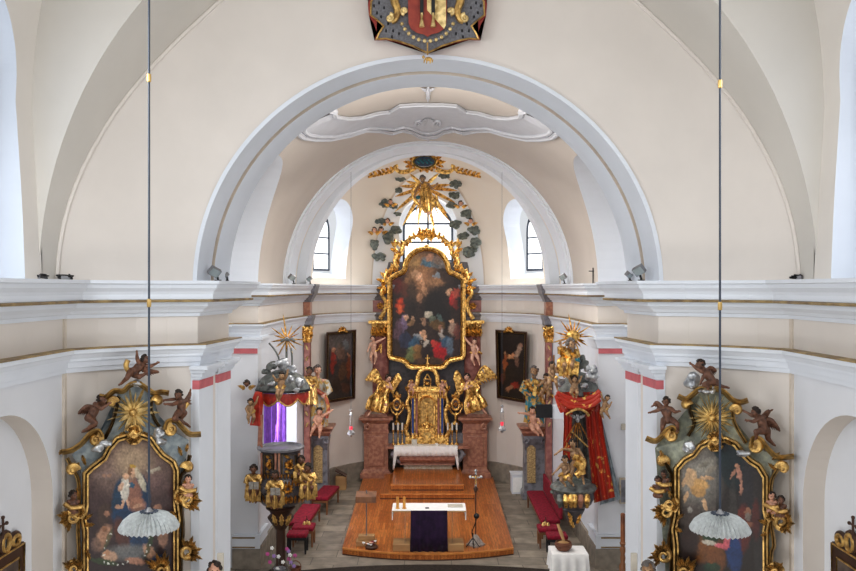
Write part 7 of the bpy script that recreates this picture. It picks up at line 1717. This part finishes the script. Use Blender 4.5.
# flowers and basket at the foot of the pulpit
t = empty('flower_stand', (-3.3, 18.7, 0), 'loose pink, white and violet flowers on tall stems at the pulpit foot', 'flowers')
rnd = random.Random(4); fp_ = FP(18.55)
spots = [(272, 548), (267.5, 554), (274, 556), (278.5, 556.5), (287, 549), (288.5, 551), (290, 555), (295, 555.5), (291, 562.5), (277.5, 569), (289, 559), (294, 566), (283, 562), (270, 562)]
for i, (x, y) in enumerate(spots):
    mb = MB(); ptube(mb, fp_, smooth_path([(282, 590), (281 + (x - 281) * .5, 578), (x, y)], 3), .005, rnd.uniform(0, .12), 5); mb.build('stem', 'cloud', t)
    mb = MB(); c = fp_(x, y, .08); mb.ball(c, .02, 7, 5)
    for k in range(5): mb.ball(c + Vector((.028 * cos(k * 1.26), -.005, .028 * sin(k * 1.26))), (.02, .01, .02), 6, 4)
    mb.build('blossom', ['linen', 'pinkf', 'violetf'][i % 3], t)
mb = MB(); mb.lathe((-3.24, 18.55, 0), [(.13, 0), (.16, .2), (.12, .3), (.14, .34)], 14); mb.build('vase', 'marble_grey', t)
t = empty('wicker_basket', (-2.9, 18.7, 0), 'wicker basket with a handle standing right of the pulpit foot', 'basket')
c = P(295.5, 568, 18.6)
mb = MB(); mb.lathe((c.x, 18.6, c.z - .12), [(.09, 0), (.12, .06), (.125, .14), (.11, .14), (.09, .03)], 16); mb.build('bowl', 'wicker', t)
mb = MB(); mb.tube([(c.x + .12 * cos(pi * i / 10), 18.6, c.z + .02 + .14 * sin(pi * i / 10)) for i in range(11)], .01, 6); mb.build('handle', 'wicker', t)
mb = MB(); mb.box((c.x - .15, 18.45, 0), (c.x + .15, 18.75, c.z - .12)); o = bev(mb.build('plant_box', 'wood_dark', None, smooth=False), .01); tag(o, 'dark wooden block under the wicker basket by the pulpit', 'box')

# ------------------------------------------------------------------ hanging lights
def sanctuary(x, ytop, Y, lb, ys):
    p = FP(Y); cx = p(x, 0).x; z = lambda y: p(0, y).z
    t = empty('sanctuary_lamp', (cx, Y, z(ys[4])), lb, 'hanging lamp')
    mb = MB(); mb.tube([(cx, Y, z(ytop)), (cx, Y, z(ys[0]))], .004, 6); mb.build('cord', 'lead', t)
    mb = MB(); mb.lathe((cx, Y, 0), [(.01, z(ys[0]) + .03), (.05, z(ys[0])), (.02, z(ys[0]) - .05), (.045, z(ys[1])), (.05, z(ys[1]) - .03), (.01, z(ys[1]) - .05)], 10); mb.build('crown', 'silver', t)
    for k in range(3):
        a = k * 2.09 + .4; mb = MB(); mb.tube([(cx + .03 * cos(a), Y + .03 * sin(a), z(ys[1])), (cx + .09 * cos(a), Y + .09 * sin(a), z(ys[3]))], .005, 5); mb.build('chain', 'steel', t)
    mb = MB(); mb.lathe((cx, Y, 0), [(.03, z(ys[2]) - .09), (.045, z(ys[2])), (.04, z(ys[2]) + .04)], 10); mb.build('red_glass', 'redlamp', t)
    mb = MB(); mb.lathe((cx, Y, 0), [(.01, z(ys[4])), (.05, z(ys[4]) + .03), (.03, z(ys[4]) + .06), (.10, z(ys[3]) - .04), (.105, z(ys[3]) + .02), (.06, z(ys[3]) + .06), (.035, z(ys[3]) + .09)], 14); mb.build('silver_bowl', 'silver', t)
sanctuary(351, 172, 23.2, 'silver sanctuary lamp with ruby glass hanging left of the high altar', (410, 414, 428, 433, 437))
sanctuary(502, 172, 23.2, 'silver sanctuary lamp with ruby glass hanging right of the high altar', (406, 411, 423.5, 429, 433))
M['shade'] = (lambda m: (m.node_tree.nodes['Principled BSDF'].inputs['Transmission Weight'].__setattr__('default_value', .4), m)[1])(mat('fluted frosted glass', (.78, .82, .82), .2, var=.25, scale=30, bump=.3))
def nave_light(x, yc, joints, lb):
    Y = 8.0; p = FP(Y); c = p(x, yc); t = empty('hanging_glass_lamp', tuple(c), lb, 'hanging lamp')
    mb = MB(); mb.tube([(c.x, Y, 11.45), (c.x, Y, c.z + .08)], .0105, 6); mb.build('cable', 'lead', t)
    for j in joints:
        mb = MB(); q = p(x, j); mb.lathe((q.x, q.y, q.z), [(.012, -.04), (.02, -.035), (.022, 0), (.02, .035), (.012, .04)], 10); mb.build('brass_joint', 'brass', t)
    n = 144; prof = [(.275, -.06), (.27, -.045), (.235, .015), (.18, .06), (.11, .085), (.05, .095), (.045, .085), (.11, .07), (.18, .045), (.23, .0), (.26, -.055)]
    mb = MB(); rs = []
    for i_, (r, z) in enumerate(prof):
        rs.append([Vector((c.x + r * (1 + .022 * cos(36 * 2 * pi * k / n)) * cos(2 * pi * k / n), Y + r * (1 + .022 * cos(36 * 2 * pi * k / n)) * sin(2 * pi * k / n), c.z + z + .010 * cos(36 * 2 * pi * k / n) * (1 if r > .1 else .4))) for k in range(n)])
    mb.rings(rs, cap=False); mb.build('fluted_shade', 'shade', t)
    mb = MB(); mb.lathe((c.x, Y, c.z), [(.03, .04), (.05, .09), (.03, .11), (.012, .14)], 12); mb.build('socket', 'steel', t)
    mb = MB()
    for k in range(14):
        a = 2 * pi * k / 14; mb.tube([(c.x + .05 * cos(a), Y + .05 * sin(a), c.z + .098), (c.x + .085 * cos(a), Y + .085 * sin(a), c.z + .10)], .008, 5)
    mb.lathe((c.x, Y, c.z + .09), [(.055, 0), (.055, .01), (.03, .012)], 14); mb.build('collar', 'lead', t)
nave_light(149, 522, (78, 303), 'fluted glass umbrella lamp hanging in front of the left side altarpiece')
nave_light(720, 524, (84, 306), 'fluted glass umbrella lamp hanging in front of the right side altarpiece')

# ------------------------------------------------------------------ floodlights and clutter on the cornice
def flood(x, y, Y, w, rz, lb, up=.5):
    p = P(x, y, Y); zc = 6.556
    t = empty('floodlight', (p.x, p.y, zc), lb, 'floodlight')
    R_ = Matrix.Translation(p) @ Matrix.Rotation(rz, 4, 'Z') @ Matrix.Rotation(up, 4, 'X') @ Matrix.Rotation(.5 * (1 if rz > 0 else -1), 4, 'Y')
    mb = MB(); mb.box((-w, -.03, -w * .8), (w, .05, w * .8), R_); bev(mb.build('housing', 'steel', t, smooth=False), .008)
    mb = MB(); mb.box((-w * .85, -.034, -w * .66), (w * .85, -.028, w * .66), R_); mb.build('lens', mat('lamp lens', (.45, .50, .50), .1, col2=(.3, .34, .34)), t, smooth=False)
    mb = MB(); mb.tube([p + Vector((w * .2, .05, -w * .3)), Vector((p.x + w * .5, p.y + .04, zc + .03)), Vector((p.x + w * .5, p.y + .04, zc))], .018, 6); mb.box((p.x, p.y, zc), (p.x + w, p.y + .08, zc + .02)); mb.build('bracket', 'black', t)
flood(214.5, 272, 12.75, .085, .5, 'floodlight on the cornice at the left foot of the big arch')
flood(225.5, 275.5, 13.7, .04, -.5, 'small floodlight just right of the bigger one at the left arch foot')
flood(639, 270.5, 12.75, .085, -.5, 'floodlight on the cornice at the right foot of the big arch')
flood(629, 275, 13.5, .05, .4, 'small floodlight left of the bigger one at the right arch foot')
flood(292, 277.5, 22.8, .09, .6, 'floodlight on the cornice at the left foot of the apse arch')
flood(309, 279, 24.8, .07, -.4, 'tiny floodlight on the ledge beside the left apse window')
flood(563, 277, 22.8, .09, -.6, 'floodlight on the cornice at the right foot of the apse arch')
def clutter(x, y, Y, lb, seed):
    rnd = random.Random(seed); c = P(x, y, Y); t = empty('cable_bundle', (c.x, c.y, 6.556), lb, 'cables')
    for k in range(4):
        mb = MB(); pts = [(c.x + rnd.uniform(-.14, .14), c.y + rnd.uniform(-.08, .08), 6.57 + rnd.uniform(0, .06)) for _ in range(4)]
        mb.tube(smooth_path(pts, 4), .012, 6); mb.build('cable', 'black', t)
    mb = MB(); mb.cbox((c.x, c.y, 6.585), (.12, .08, .05), .4); mb.build('junction_box', 'steel', t, smooth=False)
clutter(66, 276, 11.2, 'tangled black cables and a box on the left nave cornice', 1)
clutter(35, 277, 10.7, 'few cables on the cornice below the left nave window', 2)
clutter(802, 276, 11.2, 'tangled black cables and a box on the right nave cornice', 3)
t = empty('small_cross', tuple(P(593, 281, 20.0)), 'tiny black cross standing on the cornice right of the apse arch', 'cross')
q = P(593, 272, 20.0); mb = MB(); mb.tube([(q.x, 20, 6.55), (q.x, 20, q.z + .1)], .015, 6); mb.tube([(q.x - .1, 20, q.z + .02), (q.x + .1, 20, q.z + .02)], .012, 6); mb.build('cross_bars', 'black', t)

# ------------------------------------------------------------------ framed stations in the nave niches, paschal stand, plaque, altar side statues
for s in (-1, 1):
    sd = 'left' if s < 0 else 'right'
    pl = Plane((s * 5.02, 10), (-s, 0))
    mx = (lambda x: x) if s < 0 else (lambda x: 856 - x + 0)
    t = empty('framed_relic_case', (s * 5.05, 10.2, 2.0), 'dark framed picture with gilt scroll crest and small cross in the %s nave niche' % sd, 'picture frame')
    zf_ = lambda Y, z: Vector((s * 5.04, Y, z))
    Yr = 10.68; yl = 9.2; ztop = 6.45 - (541 - 288) / 850 * Yr
    def fr(u, v, w): return Vector((s * (5.13 - w), yl + u, v))
    W = Yr - yl
    mb = MB(); mb.prism([(0, ztop - 1.2), (W, ztop - 1.2), (W, ztop), (0, ztop)], fr, 0, .06); bev(mb.build('frame', 'wood_dark', t, smooth=False), .01)
    for d in (.02, .16):
        mb = MB(); mb.tube([fr(d, ztop - 1.2 + d, .07), fr(W - d, ztop - 1.2 + d, .07), fr(W - d, ztop - d, .07), fr(d, ztop - d, .07), fr(d, ztop - 1.2 + d, .07)], .014, 6); mb.build('gilt_line', 'gold_old', t)
    mb = MB(); mb.prism([(.17, ztop - 1.03), (W - .17, ztop - 1.03), (W - .17, ztop - .17), (.17, ztop - .17)], fr, .06, .068); mb.build('picture', mat('old dark print', (.16, .12, .10), .4, col2=(.06, .045, .04), scale=5), t, smooth=False)
    for k, (u, v) in enumerate(((W - .18, .06), (W - .42, .10), (W - .74, .17), (W - 1.06, .10), (W - 1.3, .06))):
        mb = MB(); mb.tube([fr(u + (.09 + .02 * (k == 2)) * cos(2 * pi * i / 14), ztop + v + (v) * sin(2 * pi * i / 14), .04) for i in range(15)], .028, 8); mb.build('crest_loop', 'gold_old', t)
        mb = MB(); mb.tube([fr(u + .13 * cos(2 * pi * i / 14), ztop + v + (v + .03) * sin(2 * pi * i / 14), .02) for i in range(15)], .03, 8); mb.build('crest_edge', 'wood_dark', t)
    cq = W - .50; zc = ztop + .22
    mb = MB(); mb.tube([fr(cq, zc - .1, .04), fr(cq, zc + .20, .04)], .015, 6); mb.tube([fr(cq - .08, zc + .12, .04), fr(cq + .08, zc + .12, .04)], .013, 6)
    for u, v in ((cq, zc + .21), (cq - .09, zc + .12), (cq + .09, zc + .12)): mb.ball(fr(u, v, .04), .024, 8, 6)
    mb.build('cross', 'wood_dark', t)
# paschal candle stand at the right jamb
pxp, pyp = P(622.8, 0, 15.6).x, 15.6; z = lambda y: P(0, y, 15.6).z
t = empty('paschal_candle_stand', (pxp, pyp, 0), 'tall turned wooden stand with a brown decorated candle beside the right arch jamb', 'candle stand')
mb = MB(); mb.lathe((pxp, pyp, 0), [(.18, 0), (.18, .05), (.06, .10), (.04, .3), (.07, .5), (.04, .7), (.045, 1.0), (.07, z(566)), (.035, z(562)), (.05, z(558)), (.035, z(554)), (.06, z(549)), (.035, z(546)), (.06, z(543)), (.03, z(541))], 14); mb.build('stand', 'wood_mid', t)
mb = MB(); mb.lathe((pxp, pyp, 0), [(.042, z(543)), (.042, z(514)), (.02, z(513))], 14); mb.build('candle', mat('brown wax', (.30, .10, .03), .4, col2=(.16, .05, .02)), t)
t = empty('grey_plaque', (3.86, 19.5, 2.0), 'small grey framed board hanging on the edge of the right pier', 'plaque')
a = P(621.5, 506, 19.3); b = P(627.5, 480, 19.3)
mb = MB(); mb.box((a.x, 19.48, a.z), (b.x + .1, 19.56, b.z)); bev(mb.build('board', 'marble_light', t, smooth=False), .01)
mb = MB(); mb.box((a.x + .03, 19.47, a.z + .04), (b.x + .07, 19.48, b.z - .04)); mb.build('panel', 'marble_grey', t, smooth=False)
for x, lb, mt, xb in ((214.5, 'dark haired statue standing beside the left altarpiece at the arch jamb', ('skin', 'hair_dark'), 220.5), (648, 'grey haired statue standing beside the right altarpiece at the arch jamb', ('skin_tan', 'hair_grey'), 634)):
    rel_saint('saint_statue', 11.75, x, 569, 100, .095, lb, mt, 'gold_old', seat=False, seed=int(x), yaw=.3 if x < 400 else -.3)
    q = P(xb, 553, 12.0)
    mb = MB(); mb.box((-.045, -.02, -q.z), (.045, .02, 0), Matrix.Translation(q)); o = mb.build('wooden_board', 'paper', None, smooth=False); bev(o, .006)
    tag(o, 'pale narrow board leaning at the %s arch jamb beside the altar statue' % ('left' if x < 400 else 'right'), 'board')
t = empty('light_switch', (3.9, 19.56, 4), 'small white electric socket box on the right pier', 'socket')
q = P(623.6, 427, 19.55); mb = MB(); mb.box((q.x - .05, 19.54, q.z - .07), (q.x + .05, 19.6, q.z + .07)); bev(mb.build('cover', 'paper', t, smooth=False), .01)
# ------------------------------------------------------------------ light
w = bpy.data.worlds.new('world'); scene.world = w; w.use_nodes = True
bg = w.node_tree.nodes['Background']; bg.inputs[0].default_value = (.93, .96, 1.0, 1); bg.inputs[1].default_value = .8
def area(name, loc, target, size, power, col=(1, 1, 1), sy=None):
    l = bpy.data.lights.new(name, 'AREA'); l.energy = power; l.color = col; l.shape = 'RECTANGLE'; l.size = size; l.size_y = sy or size
    o = link(bpy.data.objects.new(name, l)); o.location = loc
    o.rotation_euler = (Vector(target) - Vector(loc)).to_track_quat('-Z', 'Y').to_euler()
    return o
# daylight entering by the nave windows
for s in (-1, 1):
    for y in (7.4, 3.0):
        area('window_daylight', (s * 4.3, y, 8.2), (s * -2.5, y + 3.0, 4.5), 1.8, 125 if s < 0 else 55, (.92, .96, 1), 2.6)
# chancel side windows and apse windows
for s in (-1, 1):
    area('choir_daylight', (s * 3.7, 16.0, 7.6), (s * -3.5, 17.5, 4.0), 1.6, 60 if s < 0 else 12, (.95, .97, 1), 2.0)
    a = s * WA
    area('apse_daylight', (sin(a) * 3.5, AC + cos(a) * 3.5, 8.0), (0, 25, 5.0), 1.0, 60, (1, .99, .97), 1.8)
area('apse_daylight', (0, AC + 3.4, 8.6), (0, 20, 6.0), 1.0, 30, (1, .99, .97), 1.5)
area('door_daylight', (-3.98, 22.6, 3.2), (0, 24.5, 2.0), 1.2, 90, (1, .99, .97), 1.6)
area('chancel_fill', (0, 15.0, 9.2), (0, 25, 2.5), 2.0, 160, (1, .96, .9))  # added fill for the chancel, no lamp hangs at this spot
area('nave_light', (0, 2.0, 10.5), (0, 12, 6.0), 4.0, 120, (1, .98, .95))  # unseen area light high in the nave, tied to no hanging lamp
area('nave_floor_fill', (0, 8.5, .6), (0, 13.5, 9.0), 5.0, 170, (1, .98, .96), 3.0)  # added upward fill for the arch soffits, no lamp stands there
area('chancel_step_fill', (0, 18.5, 8.6), (0, 21.5, 0), 1.8, 170, (1, .97, .92))  # added downward fill that brightens the steps and floor
